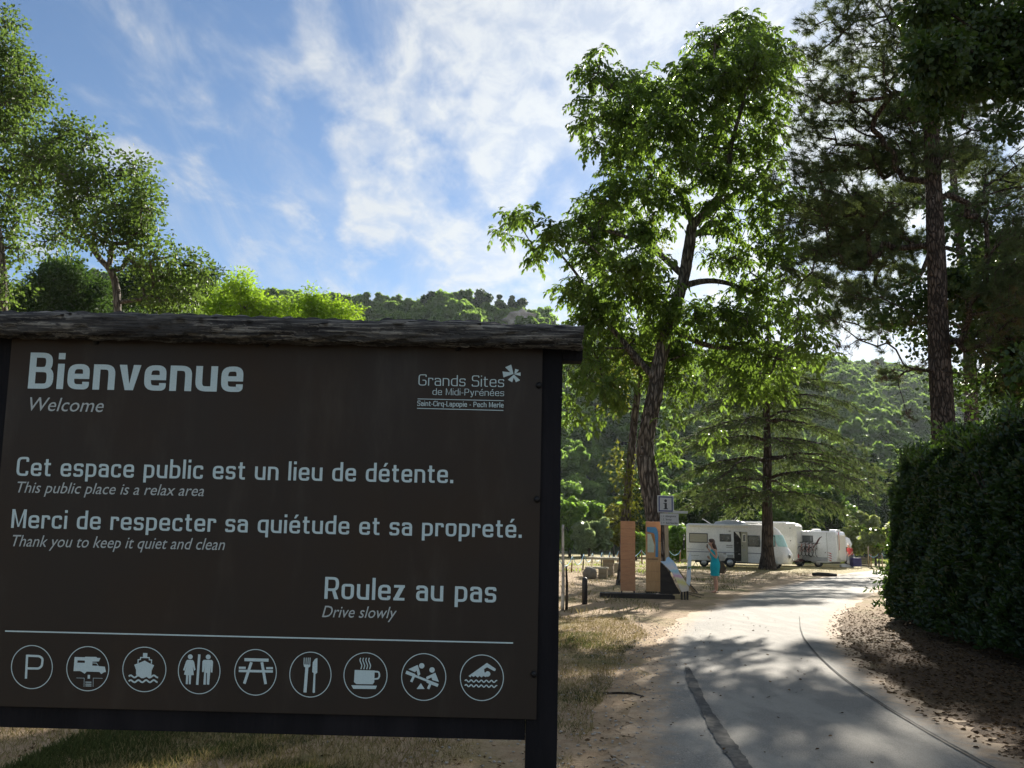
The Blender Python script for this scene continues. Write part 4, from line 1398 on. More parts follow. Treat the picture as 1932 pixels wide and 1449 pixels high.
# pebbles
n = 1800
ico = bmesh.new(); bmesh.ops.create_icosphere(ico, subdivisions=1, radius=1)
iv = np.array([v.co[:] for v in ico.verts]); if_ = np.array([[v.index for v in f.verts] for f in ico.faces]); ico.free()
y = 5.3 + 12 * rng.random(n) ** 1.6; x = road_left(y) - 0.1 + rng.normal(size=n) * 0.9
S = rng.uniform(0.004, 0.014, n)
V = np.stack([x, y, np.full(n, 0.010)], -1)[:, None] + iv[None] * S[:, None, None] * np.array([1.2, 1, 0.6]) * rng.uniform(0.8, 1.2, (n, len(iv), 1))
F = if_[None] + (np.arange(n) * len(iv))[:, None, None]
peb = simple('pebble', (0.45, 0.42, 0.37), (0.30, 0.27, 0.23), 30, 0.85, 0.2)
tag(link('pebbles', np_mesh('pebbles', V.reshape(-1, 3), F.reshape(-1, 3)), peb, None, True), 'small pale pebbles loose along the left edge of the road', 'pebbles', kind='stuff')

# ================================================================ THE WELCOME SIGN
M_SIGN = (Matrix.Rotation(-0.01159, 3, 'Z') @ Matrix.Rotation(0.06767, 3, 'X') @ Matrix.Rotation(-0.00216, 3, 'Y'))
S_C = Vector((-0.94104, 3.3, 1.63141))
S_W, S_H = 2.1238, 1.4208
ZL = 1.62                                   # height of the panel centre above the root, measured along the posts
sroot = empty('welcome_sign')
sroot.matrix_world = Matrix.Translation(S_C - M_SIGN @ Vector((0, 0, ZL))) @ M_SIGN.to_4x4()
tag(sroot, 'large dark brown wooden welcome board with white lettering and a weathered log on top', 'sign')
Mi = M_SIGN.inverted()


def SP(px, py, n=0.0):
    """pixel -> (u, v) on the board face"""
    o = Mi @ (Vector(CO) - S_C); d = Mi @ Vector(ray(px, py))
    t = (n - o.y) / d.y
    p = o + d * t
    return p.x, p.z + ZL


wood_black = simple('black_timber', (0.009, 0.009, 0.011), (0.018, 0.017, 0.020), 6, 0.85, 0.5, (1, 1, 0.12), bd=0.01, spec=0.15)


def old_log_mat():
    m, t = mat_nodes('weathered_log')
    k = NT(t)
    co = k.coord('Object', (0.30, 5, 5))
    n1 = k.noise(co, 5, 8, 0.7, 0.7)
    n2 = k.noise(k.coord('Object', (0.8, 2, 2)), 3, 5, 0.6)
    n3 = k.noise(k.coord('Object', (0.5, 12, 12)), 7, 6, 0.7, 0.3)
    f = k.math('MULTIPLY', k.ramp(n3, 0.47, 0.66), k.ramp(n2, 0.30, 0.58))
    col = k.mix(k.ramp(n1, 0.35, 0.7), (0.022, 0.021, 0.023), (0.10, 0.098, 0.095))
    col = k.mix(f, col, (0.42, 0.40, 0.35))
    col = k.mix(k.ramp(n3, 0.42, 0.33), col, (0.008, 0.008, 0.009))
    h = k.math('ADD', n3, k.math('MULTIPLY', n1, 0.6))
    k.out(k.principled(col, 0.85, k.bump(h, 1.0, 0.02), 0, 0.25))
    return m


panel_m = None
m, t = mat_nodes('brown_panel')
k = NT(t)
co = k.coord('Object')
sp_ = k.noise(co, 700, 2, 0.5)
bl = k.noise(co, 1.6, 4, 0.5)
col = k.mix(k.ramp(sp_, 0.3, 0.7), (0.017, 0.0125, 0.0095), (0.036, 0.027, 0.021))
col = k.mix(k.math('MULTIPLY', k.ramp(bl, 0.4, 0.7), 0.45), col, (0.046, 0.029, 0.016))
dust = k.noise(k.coord('Object', (1, 1, 0.25)), 5.0, 6, 0.65)
col = k.mix(k.math('MULTIPLY', k.ramp(dust, 0.50, 0.76), 0.34), col, (0.085, 0.075, 0.062))
k.out(k.principled(col, k.ramp(bl, -0.9, 1.6), None, 0, 0.30))
panel_m = m
letter_m = simple('letter_film', (0.60, 0.74, 0.76), (0.50, 0.64, 0.67), 300, 0.5, 0.0, lo=0.3, hi=0.7)
bolt_m = simple('dark_bolt', (0.02, 0.02, 0.022), None, 30, 0.45, 0.2, metal=0.6)

panel = MB().box((0, 0.006, ZL), (S_W, 0.012, S_H)).build('panel', panel_m, sroot, bevel=0.001)
# posts
uR = SP(1054, 1200)[0]; uL = SP(991, 1430)[0]
pw = uR - uL
ptop = SP(1000, 640)[1] + 0.02
for u0 in (uL, -S_W / 2 - (uR - S_W / 2) - 0.03):
    mb = MB()
    zz_ = np.linspace(-0.5, ptop, 14)
    ring = []
    for z in zz_:
        w_ = [rng.normal() * 0.0015 for _ in range(4)]
        ring.append([(u0 + w_[0], 0.014, z), (u0 + pw + w_[1], 0.014 + w_[2], z), (u0 + pw + w_[3], 0.13, z), (u0, 0.13, z)])
    V = [p for r in ring for p in r]
    F = [(i * 4 + j, i * 4 + (j + 1) % 4, (i + 1) * 4 + (j + 1) % 4, (i + 1) * 4 + j) for i in range(13) for j in range(4)] + [(0, 1, 2, 3), (55, 54, 53, 52)]
    mb.add(V, F)
    mb.build('post', wood_black, sroot, bevel=0.004)
# rails between the posts
lft = -S_W / 2 - (uR - S_W / 2) + pw - 0.03
b_lo = SP(500, 1388)[1]
MB().box(((lft + uL) / 2, 0.070, (b_lo + ZL - S_H / 2 + 0.05) / 2), (uL - lft - 0.004, 0.10, ZL - S_H / 2 + 0.05 - b_lo)).build('rail', wood_black, sroot, bevel=0.004)
t_lo = ZL + S_H / 2 - 0.05
MB().box(((lft + uL) / 2, 0.070, (t_lo + ptop) / 2), (uL - lft - 0.004, 0.10, ptop - t_lo)).build('rail', wood_black, sroot, bevel=0.004)
# log on top
vb = SP(540, 642, -0.1)[1]
u1 = SP(1101, 640, -0.1)[0]
u0 = SP(-160, 620, -0.1)[0]
K, R_ = 150, 26
V, F = [], []
for i in range(K + 1):
    u = u0 + (u1 - u0) * i / K
    px = 966 + 0  # shape follows the real log: a little thicker at the left, a step near the right end
    f = i / K
    if f < 0.70:
        hgt = 0.094 + 0.010 * math.sin(f * 5) 
    else:
        hgt = 0.098
    dip = -0.010 * max(0.0, min(1.0, (f - 0.84) / 0.05))
    for j in range(R_):
        a = 2 * math.pi * j / R_
        ca, sa = math.cos(a), math.sin(a)
        e = 0.42
        x_ = 0.115 * math.copysign(abs(ca) ** e, ca)
        z_ = hgt / 2 * math.copysign(abs(sa) ** 0.62, sa)
        nz_ = 0.0045 * math.sin(f * 60 + j * 1.7) + 0.004 * math.sin(f * 171 + j * 2.9) + rng.normal() * 0.0016
        st = 0.003 * math.sin(j * 2.3 + math.sin(f * 9) * 1.5)
        z_ += (nz_ + st) + (dip if sa > 0 else 0)
        x_ += nz_ * 0.8
        V.append((u + (rng.normal() * 0.003 if i in (0, K) else 0), 0.018 + x_, vb + hgt / 2 + z_))
for i in range(K):
    for j in range(R_):
        F.append((i * R_ + j, i * R_ + (j + 1) % R_, (i + 1) * R_ + (j + 1) % R_, (i + 1) * R_ + j))
me = np_mesh('log', np.array(V), np.array(F))
bm = bmesh.new(); bm.from_mesh(me); bm.verts.ensure_lookup_table()
bm.faces.new([bm.verts[j] for j in range(R_)]); bm.faces.new([bm.verts[K * R_ + j] for j in reversed(range(R_))])
bmesh.ops.recalc_face_normals(bm, faces=bm.faces); bm.to_mesh(me); bm.free()
link('log', me, old_log_mat(), sroot)
# block under the log's right overhang
ub = SP(1100, 650, 0.02)[0]
MB().box(((uR + ub) / 2, 0.065, vb - 0.015), (ub - uR - 0.002, 0.10, 0.052)).build('bracket', wood_black, sroot, bevel=0.004)
for px, py in ((863, 657), (503, 650), (182, 645), (1017, 727), (1017, 942), (1014, 1272), (1015, 1300)):
    u, v = SP(px, py)
    if px > 1000: u = min(u, S_W / 2 - 0.012)
    if py == 1300: continue
    MB().tube([(u, 0.0005, v), (u, -0.006, v), (u, -0.011, v)], [0.0125, 0.0125, 0.006], 12).build('bolt', bolt_m, panel if False else sroot, True)


# ---- lettering: square sign-writer's face drawn as strokes
def fillet(pts, r, n=6):
    out_ = [Vector(pts[0])]
    for i in range(1, len(pts) - 1):
        p, a, b = Vector(pts[i]), Vector(pts[i - 1]), Vector(pts[i + 1])
        da, db = (a - p), (b - p)
        rr = min(r, da.length * 0.499, db.length * 0.499)
        a_, b_ = p + da.normalized() * rr, p + db.normalized() * rr
        for k in range(n + 1):
            t = k / n
            # rounder than a circle at the shoulder, like a television screen
            w = 1.25
            den = (1 - t) ** 2 + 2 * w * t * (1 - t) + t * t
            out_.append((a_ * (1 - t) ** 2 + p * 2 * w * t * (1 - t) + b_ * t * t) / den)
    out_.append(Vector(pts[-1]))
    return out_


def stroke(pts, w, closed=False):
    """outline quads of a thick polyline"""
    n = len(pts)
    L, Rr = [], []
    for i in range(n):
        if closed:
            a, b = pts[(i - 1) % n], pts[(i + 1) % n]
        else:
            a, b = pts[max(i - 1, 0)], pts[min(i + 1, n - 1)]
        p = pts[i]
        d1 = (p - a).normalized() if (p - a).length > 1e-7 else (b - p).normalized()
        d2 = (b - p).normalized() if (b - p).length > 1e-7 else d1
        t = d1 + d2
        t = t.normalized() if t.length > 1e-6 else d1
        nn = Vector((-t.y, t.x))
        c = max(0.5, nn.dot(Vector((-d2.y, d2.x))))
        L.append(p + nn * (w / 2 / c)); Rr.append(p - nn * (w / 2 / c))
    V = []
    for a, b in zip(L, Rr): V += [a, b]
    F = [(2 * i, 2 * i + 1, 2 * i + 3, 2 * i + 2) for i in range(n - 1)]
    if closed: F.append((2 * n - 2, 2 * n - 1, 1, 0))
    return V, F


HZ = 0.76                                    # level strokes are thinner than stems


def glyph(ch, t):
    """returns (advance width, strokes, polygons); stroke = (points, closed)"""
    h = t / 2
    hb = t * HZ / 2
    X, T, B = 0.70 - hb, 1 - hb, hb
    w = 0.60
    S, Pg = [], []
    f = lambda pts, r=0.26: fillet(pts, r)
    def loop(w, y0=B, y1=X, r=0.24):
        pts = [(w / 2, y1), (w - h, y1), (w - h, y0), (h, y0), (h, y1), (w / 2, y1)]
        return f(pts, r)
    if ch == ' ': return 0.42, S, Pg
    if ch == '.': return t * 1.2, S, [[(0, 0), (t * 1.1, 0), (t * 1.1, t * 1.1), (0, t * 1.1)]]
    if ch == '-': return 0.30, [([Vector((0.0, 0.36)), Vector((0.30, 0.36))], False)], Pg
    if ch in 'eé':
        S = [(f([(w - h, B + 0.17), (w - h, B), (h, B), (h, X), (w - h, X), (w - h, 0.35), (h, 0.35)][:6] ), False), ([Vector((h, 0.36)), Vector((w - h, 0.36))], False)]
        pts = [(w - h, B + 0.14), (w - h, B), (h, B), (h, X), (w - h, X), (w - h, 0.36 - hb)]
        S = [(f(pts), False), ([Vector((h, 0.36)), Vector((w - h, 0.36))], False)]
        if ch == 'é': Pg = [[(w * 0.40, 0.80), (w * 0.58, 0.80), (w * 0.84, 1.0), (w * 0.56, 1.0)]]
        return w, S, Pg
    if ch == 'o': return w, [(loop(w), False)], Pg
    if ch == 'n': return w, [([Vector((h, 0)), Vector((h, 0.70))], False), (f([(h, X), (w - h, X), (w - h, 0)]), False)], Pg
    if ch == 'h': return w, [([Vector((h, 0)), Vector((h, 1))], False), (f([(h, X), (w - h, X), (w - h, 0)]), False)], Pg
    if ch == 'u': return w, [(f([(h, 0.70), (h, B), (w - h, B)]), False), ([Vector((w - h, 0)), Vector((w - h, 0.70))], False)], Pg
    if ch == 'r': return 0.44, [([Vector((h, 0)), Vector((h, 0.70))], False), (f([(h, X), (0.44 - h * 0.6, X), (0.44 - h * 0.6, X - 0.16)], 0.2), False)], Pg
    if ch == 'i': return t, [([Vector((h, 0)), Vector((h, 0.70))], False)], [[(0, 1 - t * 0.95), (t, 1 - t * 0.95), (t, 1), (0, 1)]]
    if ch == 'l': return t, [([Vector((h, 0)), Vector((h, 1))], False)], Pg
    if ch in 'pqbd':
        y0, y1 = {'p': (-0.24, 0.70), 'q': (-0.24, 0.70), 'b': (0, 1), 'd': (0, 1)}[ch]
        left = ch in 'pb'
        xs_ = h if left else w - h
        xo = w - h if left else h
        return w, [([Vector((xs_, y0)), Vector((xs_, y1))], False), (f([(xs_, X), (xo, X), (xo, B), (xs_, B)]), False)], Pg
    if ch == 'a':
        w = 0.57
        return w, [(f([(h, X - 0.13), (h, X), (w - h, X), (w - h, 0)]), False), (f([(w - h, 0.41), (h, 0.41), (h, B), (w - h, B)], 0.18), False)], Pg
    if ch == 'c':
        w = 0.56
        return w, [(f([(w - h, X - 0.15), (w - h, X), (h, X), (h, B), (w - h, B), (w - h, B + 0.15)]), False)], Pg
    if ch == 's':
        w = 0.55
        return w, [(f([(w - h, X - 0.12), (w - h, X), (h, X), (h, 0.36), (w - h, 0.36), (w - h, B), (h, B), (h, B + 0.12)], 0.16), False)], Pg
    if ch == 't':
        return 0.40, [(f([(0.08 + h, 0.90), (0.08 + h, B), (0.40, B)], 0.2), False), ([Vector((0, X)), Vector((0.38, X))], False)], Pg
    if ch == 'v':
        w = 0.60; c = t * 1.12
        return w, S, [[(0, 0.70), (c, 0.70), (w / 2, 0.17), (w / 2 + c * 0.55, 0), (w / 2 - c * 0.55, 0)], [(w - c, 0.70), (w, 0.70), (w / 2 + c * 0.55, 0.0), (w / 2, 0.17)]]
    if ch == 'y':
        w = 0.58; c = t * 1.12
        return w, S, [[(0, 0.70), (c, 0.70), (w / 2 + c * 0.3, 0.08), (w / 2 - c * 0.4, 0.0)], [(w - c, 0.70), (w, 0.70), (0.28, -0.24), (0.06, -0.24), (0.06, -0.24 + t * 0.9), (0.22, -0.24 + t * 0.9)]]
    if ch == 'z':
        w = 0.54
        return w, [([Vector((0.02, X)), Vector((w, X))], False), ([Vector((0, B)), Vector((w, B))], False)], [[(w - t * 1.5, X), (w, X), (t * 1.5, B), (0, B)]]
    if ch == 'B':
        w = 0.68
        return w, [([Vector((h, 0)), Vector((h, 1))], False), (f([(h, T), (w - h * 1.5, T), (w - h * 1.5, 0.53), (h, 0.53)], 0.2), False), (f([(h, 0.53), (w - h, 0.53), (w - h, B), (h, B)], 0.2), False)], Pg
    if ch == 'P':
        w = 0.66
        return w, [([Vector((h, 0)), Vector((h, 1))], False), (f([(h, T), (w - h, T), (w - h, 0.44), (h, 0.44)], 0.24), False)], Pg
    if ch == 'R':
        w = 0.68
        return w, [([Vector((h, 0)), Vector((h, 1))], False), (f([(h, T), (w - h, T), (w - h, 0.42), (h, 0.42)], 0.24), False)], [[(w * 0.50, 0.42), (w * 0.50 + t * 1.1, 0.42), (w, 0), (w - t * 1.25, 0)]]
    if ch == 'C':
        w = 0.68
        return w, [(f([(w - h, T - 0.2), (w - h, T), (h, T), (h, B), (w - h, B), (w - h, B + 0.2)], 0.28), False)], Pg
    if ch == 'G':
        w = 0.72
        return w, [(f([(w - h, T - 0.18), (w - h, T), (h, T), (h, B), (w - h, B), (w - h, 0.48), (w * 0.5, 0.48)], 0.24), False)], Pg
    if ch == 'S':
        w = 0.66
        return w, [(f([(w - h, T - 0.16), (w - h, T), (h, T), (h, 0.52), (w - h, 0.52), (w - h, B), (h, B), (h, B + 0.16)], 0.2), False)], Pg
    if ch == 'M':
        w = 0.82; c = t
        return w, [([Vector((h, 0)), Vector((h, 1))], False), ([Vector((w - h, 0)), Vector((w - h, 1))], False)], [[(h, 1), (c * 1.05, 1), (w / 2 + c * 0.3, 0.06), (w / 2 - c * 0.3, 0.06)], [(w - c * 1.05, 1), (w - h, 1), (w / 2 + c * 0.3, 0.06), (w / 2 - c * 0.2, 0.06)]]
    if ch == 'L': return 0.54, [([Vector((h, 0)), Vector((h, 1))], False), ([Vector((h, B)), Vector((0.54, B))], False)], Pg
    raise ValueError(ch)


DZ = 0.00005


class Decal:
    """thin applied shapes on the board; every piece gets its own hair of height"""
    def __init__(s, base=-0.0012):
        s.V, s.F, s.y = [], [], base
        s.k = 0

    def add(s, uv, faces):
        b = len(s.V)
        y = s.y - DZ * (s.k % 7)
        s.k += 1
        s.V += [(float(p[0]), y, float(p[1])) for p in uv]
        s.F += [tuple(b + i for i in f) for f in faces]

    def poly(s, uv, holes=()):
        loops = [[Vector((p[0], p[1], 0)) for p in uv]] + [[Vector((p[0], p[1], 0)) for p in h] for h in holes]
        tris = tessellate_polygon(loops)
        flat = [p for l in loops for p in l]
        s.add([(p.x, p.y) for p in flat], tris)

    def build(s, name, mat, parent):
        me = bpy.data.meshes.new(name)
        # give the film a real thickness so that it is not a bare sheet
        me.from_pydata(s.V, [], s.F)
        bm = bmesh.new(); bm.from_mesh(me)
        for f in bm.faces:
            f.normal_update()
            if f.normal.y > 0: f.normal_flip()
        bm.to_mesh(me); bm.free()
        return link(name, me, mat, parent)


def line_text(dec, text, p0, p1, cap_px, t, spacing=0.13, slant=0.0):
    """lays a line of strokes between two pixels of its baseline"""
    a, b = Vector(SP(*p0)), Vector(SP(*p1))
    capH = abs(SP(p0[0], p0[1] - cap_px)[1] - SP(*p0)[1])
    adv = []
    x = 0
    for ch in text:
        g = glyph(ch, t)
        adv.append((x, g))
        x += g[0] + (spacing if ch != ' ' else 0)
    total = x - spacing
    ex = (b - a) / total
    ey = Vector((slant * capH, capH))
    for x0, (w_, S, Pg) in adv:
        for pts, cl in S:
            V, F = stroke([Vector((q.x, q.y / HZ)) for q in pts], t, cl)
            dec.add([a + ex * (x0 + v.x) + ey * v.y * HZ for v in V], F)
        for pg in Pg:
            dec.poly([a + ex * (x0 + q[0]) + ey * q[1] for q in pg])


def written(text, p0, p1, cap_px, parent, name, mat, shear=0.22, weight=0.0, mapf=None, y=-0.0012):
    """a line in the built-in face, fitted between two points of its baseline"""
    cu_ = bpy.data.curves.new(name, 'FONT')
    cu_.body = text
    cu_.size = 1.0
    cu_.shear = 0.0
    cu_.offset = weight
    cu_.resolution_u = 3
    tmp = bpy.data.objects.new(name, cu_)
    COL.objects.link(tmp)
    dg = bpy.context.evaluated_depsgraph_get()
    me = bpy.data.meshes.new_from_object(tmp.evaluated_get(dg))
    bpy.data.objects.remove(tmp)
    bpy.data.curves.remove(cu_)
    n = len(me.vertices)
    co = np.zeros(n * 3); me.vertices.foreach_get('co', co); co = co.reshape(-1, 3)
    if mapf is None:
        a, b = np.array(SP(*p0)), np.array(SP(*p1))
        capH = abs(SP(p0[0], p0[1] - cap_px)[1] - SP(*p0)[1])
    else:
        a, b, capH = mapf
        a, b = np.array(a), np.array(b)
    x0, x1 = co[:, 0].min(), co[:, 0].max()
    e = (b - a) / (x1 - x0 + shear * 0.0)
    yy = co[:, 1] / 0.729
    uv = a + (co[:, 0:1] - x0) * e[None] + yy[:, None] * np.array([shear * capH, capH])[None]
    out_ = np.stack([uv[:, 0], np.full(n, y), uv[:, 1]], -1)
    me.vertices.foreach_set('co', out_.astype(np.float32).ravel())
    me.update()
    me.name = name
    me.materials.clear()
    return link(name, me, mat, parent)


d = Decal(); line_text(d, 'Bienvenue', (52.5, 733), (457.5, 739.7), 68, 0.185, 0.105); d.build('lettering', letter_m, panel)
d = Decal(); line_text(d, 'Cet espace public est un lieu de détente.', (30.5, 897.5), (855.5, 911.6), 35.8, 0.155, 0.14); d.build('lettering', letter_m, panel)
d = Decal(); line_text(d, 'Merci de respecter sa quiétude et sa propreté.', (21, 995.8), (984.7, 1014.8), 35.3, 0.155, 0.14); d.build('lettering', letter_m, panel)
d = Decal(); line_text(d, 'Roulez au pas', (612, 1129.7), (936, 1136.8), 41.5, 0.155, 0.14); d.build('lettering', letter_m, panel)
d = Decal(); line_text(d, 'Grands Sites', (789.4, 727.1), (951, 730.4), 20.8, 0.095, 0.15); d.build('lettering', letter_m, panel)
d = Decal(); line_text(d, 'de Midi-Pyrénées', (816, 744.9), (951, 747.4), 12.6, 0.10, 0.15); d.build('lettering', letter_m, panel)
d = Decal(); line_text(d, 'Saint-Cirq-Lapopie - Pech Merle', (787.3, 765.6), (950, 769), 9.8, 0.15, 0.13); d.build('lettering', letter_m, panel)
soft = simple('letter_film_thin', (0.50, 0.56, 0.56), (0.42, 0.47, 0.48), 300, 0.5, 0.0, lo=0.3, hi=0.7)
written('Welcome', (49, 774.5), (193, 777.5), 27, panel, 'lettering', soft, 0.24)
written('This public place is a relax area', (27.7, 929), (384, 936), 22, panel, 'lettering', soft, 0.24)
written('Thank you to keep it quiet and clean', (18.5, 1030.5), (422, 1037.7), 23, panel, 'lettering', soft, 0.24)
written('Drive slowly', (607.6, 1164.2), (745, 1166.5), 23, panel, 'lettering', soft, 0.24)


def rule(p, q, wpx, name='rule'):
    d = Decal()
    a, b = Vector(SP(*p)), Vector(SP(*q))
    w_ = abs(SP(p[0], p[1] + wpx)[1] - SP(*p)[1])
    V, F = stroke([a, b], w_)
    d.add(V, F)
    d.build(name, letter_m, panel)


rule((10, 1190.5), (968, 1213), 2.6)
rule((788, 752.6), (950.3, 756), 1.3)
rule((787, 770.4), (949.7, 774.4), 1.3)
z5 = lambda x, y: SP(940 + x / 10.35, 600 + y / 10.35)
for pg in ([(137, 962), (253, 910), (299, 1092), (232, 1058)], [(83, 1045), (236, 1061), (299, 1092), (103, 1160)], [(305, 1103), (302, 1165), (274, 1255), (186, 1207)],
           [(305, 1103), (428, 1215), (345, 1255), (302, 1165)], [(330, 992), (403, 1015), (362, 1068), (315, 1100)], [(315, 1100), (362, 1078), (435, 1062), (437, 1132)]):
    d = Decal(); d.poly([z5(*p) for p in pg]); d.build('logo_petal', letter_m, panel)

# ---- pictograms
ZF = 1932 / 330


class Icon(Decal):
    def __init__(s, x0):
        super().__init__()
        s.x0 = x0

    def m(s, x, y):
        return SP(s.x0 + x / ZF, 1200 + y / ZF)

    def pg(s, pts, holes=()):
        s.poly([s.m(*p) for p in pts], [[s.m(*p) for p in h] for h in holes])

    def st(s, pts, w, r=0, closed=False):
        pts = fillet(pts, r) if r else [Vector(p) for p in pts]
        V, F = stroke(pts, w, closed)
        s.add([s.m(v.x, v.y) for v in V], F)

    def disc(s, x, y, r):
        s.pg([(x + r * math.cos(a), y + r * math.sin(a)) for a in np.linspace(0, 2 * math.pi, 21)[:-1]])

    def ring(s, x, y, rx, ry, w=9):
        s.st([(x + rx * math.cos(a), y + ry * math.sin(a)) for a in np.linspace(0, 2 * math.pi, 65)[:-1]], w, 0, True)

    def done(s, name):
        s.build(name, letter_m, panel)


def wave(x0, x1, y, amp, per, sl=0.0):
    n_ = int((x1 - x0) / per * 10)
    return [(x0 + (x1 - x0) * i / n_, y + sl * (x1 - x0) * i / n_ - amp * math.sin((x1 - x0) * i / n_ / per * 2 * math.pi)) for i in range(n_ + 1)]


i_ = Icon(0); i_.ring(354, 342, 226, 238)
i_.st([(288, 470), (302, 206)], 25); i_.st([(300, 216), (440, 222), (474, 250), (464, 330), (432, 358), (302, 356)], 24, 34)
i_.done('pictogram_parking')
i_ = Icon(0); i_.ring(971, 360, 232, 244)
i_.pg([(826, 230), (938, 234), (942, 228), (1068, 230), (1074, 240), (1112, 242), (1094, 280), (1024, 282), (1022, 292), (1070, 294), (1092, 332), (1160, 338), (1172, 396), (1150, 400), (1120, 420), (1100, 396),
       (960, 392), (936, 416), (908, 396), (884, 386), (814, 386)], [[(858, 268), (940, 270), (938, 296), (856, 294)], [(1022, 300), (1066, 302), (1084, 328), (1022, 326)]])
i_.st([(984, 428), (982, 470)], 26); i_.st([(845, 462), (932, 464), (930, 560)], 4); i_.st([(1135, 466), (1032, 464), (1030, 560)], 4)
for y in (508, 530, 550): i_.st([(946, y), (1012, y + 1)], 9)
i_.done('pictogram_camper')
i_ = Icon(0); i_.ring(1596, 368, 238, 246)
i_.pg([(1484, 316), (1540, 296), (1600, 270), (1650, 298), (1704, 322), (1676, 380), (1672, 450), (1650, 470), (1620, 450), (1585, 466), (1550, 446), (1520, 446), (1504, 420), (1504, 372)])
i_.pg([(1582, 186), (1630, 188), (1628, 232), (1580, 230)])
i_.st([(1526, 300), (1528, 262), (1552, 258), (1556, 236), (1650, 238), (1652, 262), (1676, 264), (1674, 304)], 12)
i_.st(wave(1424, 1748, 445, 12, 85), 18); i_.st(wave(1424, 1742, 498, 12, 85), 18)
i_.done('pictogram_boat')
i_ = Icon(320); i_.ring(328, 385, 230, 252)
i_.disc(230, 228, 27); i_.pg([(196, 262), (258, 264), (272, 284), (288, 370), (272, 384), (256, 330), (270, 430), (240, 432), (234, 532), (214, 532), (212, 432), (206, 432), (202, 532), (180, 530), (184, 430), (160, 424), (186, 330), (168, 382), (150, 376), (182, 280)])
i_.st([(330, 202), (306, 538)], 27)
i_.disc(428, 230, 27); i_.pg([(378, 262), (470, 264), (482, 284), (474, 402), (456, 400), (456, 330), (450, 400), (438, 536), (412, 534), (414, 406), (404, 406), (400, 536), (374, 534), (388, 330), (378, 398), (360, 396), (364, 280)])
i_.done('pictogram_toilets')
i_ = Icon(320); i_.ring(950, 400, 230, 252)
i_.st([(828, 260), (1094, 266)], 34); i_.st([(765, 384), (1142, 390)], 27); i_.st([(766, 350), (842, 350)], 24); i_.st([(1068, 354), (1142, 354)], 24)
i_.st([(905, 288), (826, 525)], 30); i_.st([(1020, 288), (1062, 530)], 30)
i_.done('pictogram_picnic')
i_ = Icon(320); i_.ring(1556, 425, 228, 248)
i_.st([(1518, 330), (1496, 622)], 34)
for x in (1488, 1510, 1532, 1553): i_.st([(x, 238), (x - 3, 316)], 9)
i_.pg([(1482, 312), (1558, 316), (1552, 338), (1532, 350), (1504, 350), (1484, 336)])
i_.pg([(1634, 245), (1632, 404), (1612, 420), (1606, 622), (1594, 630), (1580, 620), (1592, 410), (1576, 396), (1582, 290), (1600, 262), (1618, 246)])
i_.done('pictogram_meal')
i_ = Icon(640); i_.ring(291, 434, 238, 250)
i_.pg([(172, 374), (392, 380), (388, 510), (370, 532), (190, 530), (164, 508)])
i_.st([(390, 392), (440, 394), (446, 440), (432, 470), (388, 474)], 18, 26)
i_.pg([(134, 542), (418, 548), (402, 584), (156, 582)])
for x in (238, 270, 302, 334): i_.st([(x, 240), (x - 10, 265), (x + 2, 295), (x + 14, 325), (x + 2, 366)], 11, 14)
i_.done('pictogram_cafe')
i_ = Icon(640); i_.ring(934, 452, 244, 258)
i_.st([(738, 400), (1094, 540)], 25); i_.st([(738, 398), (835, 436)], 36); i_.st([(970, 498), (1092, 546)], 34)
i_.st([(826, 440), (796, 506)], 27); i_.st([(1008, 524), (982, 582)], 27)
i_.disc(912, 328, 30); i_.pg([(868, 318), (884, 370), (896, 420), (880, 440), (866, 432), (856, 380), (836, 398), (764, 366)])
i_.disc(1026, 374, 30); i_.pg([(1062, 404), (1102, 506), (1030, 486), (1020, 456), (976, 478), (960, 466), (964, 450)])
i_.pg([(902, 520), (944, 584), (856, 584)])
i_.done('pictogram_playground')
i_ = Icon(640); i_.ring(1576, 460, 238, 252)
i_.pg([(1632, 296), (1730, 362), (1722, 386), (1706, 384), (1634, 344), (1600, 364), (1604, 398), (1640, 430), (1620, 452), (1590, 440), (1575, 458), (1550, 440), (1530, 458), (1505, 438), (1484, 452), (1462, 438), (1450, 456), (1428, 440)])
i_.disc(1640, 418, 30)
i_.st(wave(1388, 1745, 494, 11, 56, 0.02), 13); i_.st(wave(1388, 1745, 546, 11, 56, 0.03), 13)
i_.done('pictogram_swimming')

# ================================================================ BY THE ROAD
terra = simple('ochre_board', (0.50, 0.25, 0.12), (0.42, 0.20, 0.095), 5, 0.7, 0.25, (1, 1, 6))
terra2 = simple('golden_board', (0.54, 0.32, 0.14), (0.47, 0.26, 0.11), 5, 0.65, 0.25, (6, 6, 1))
dark_steel = simple('dark_steel', (0.03, 0.025, 0.022), (0.05, 0.04, 0.035), 12, 0.6, 0.2, metal=0.3)
tarred = simple('tarred_wood', (0.022, 0.017, 0.014), (0.045, 0.035, 0.028), 6, 0.85, 0.5, (0.3, 1, 1))
pale_wood = simple('pale_wood', (0.42, 0.33, 0.21), (0.30, 0.23, 0.15), 10, 0.8, 0.3, (1, 1, 0.15))
grey_paint = simple('pale_grey_plate', (0.42, 0.43, 0.42), (0.38, 0.39, 0.38), 8, 0.5, 0.05)
blue_ink = simple('navy_ink', (0.035, 0.05, 0.16), (0.04, 0.055, 0.15), 20, 0.5, 0.0)
black_ink = simple('black_ink', (0.02, 0.02, 0.022), None, 20, 0.5, 0.0)
white_p = simple('white_plate', (0.68, 0.69, 0.68), (0.62, 0.63, 0.62), 10, 0.45, 0.05)
river = simple('river_blue', (0.07, 0.24, 0.42), (0.06, 0.20, 0.36), 14, 0.6, 0.1)
map_pale = simple('map_pale', (0.50, 0.55, 0.44), (0.42, 0.48, 0.38), 14, 0.6, 0.1)
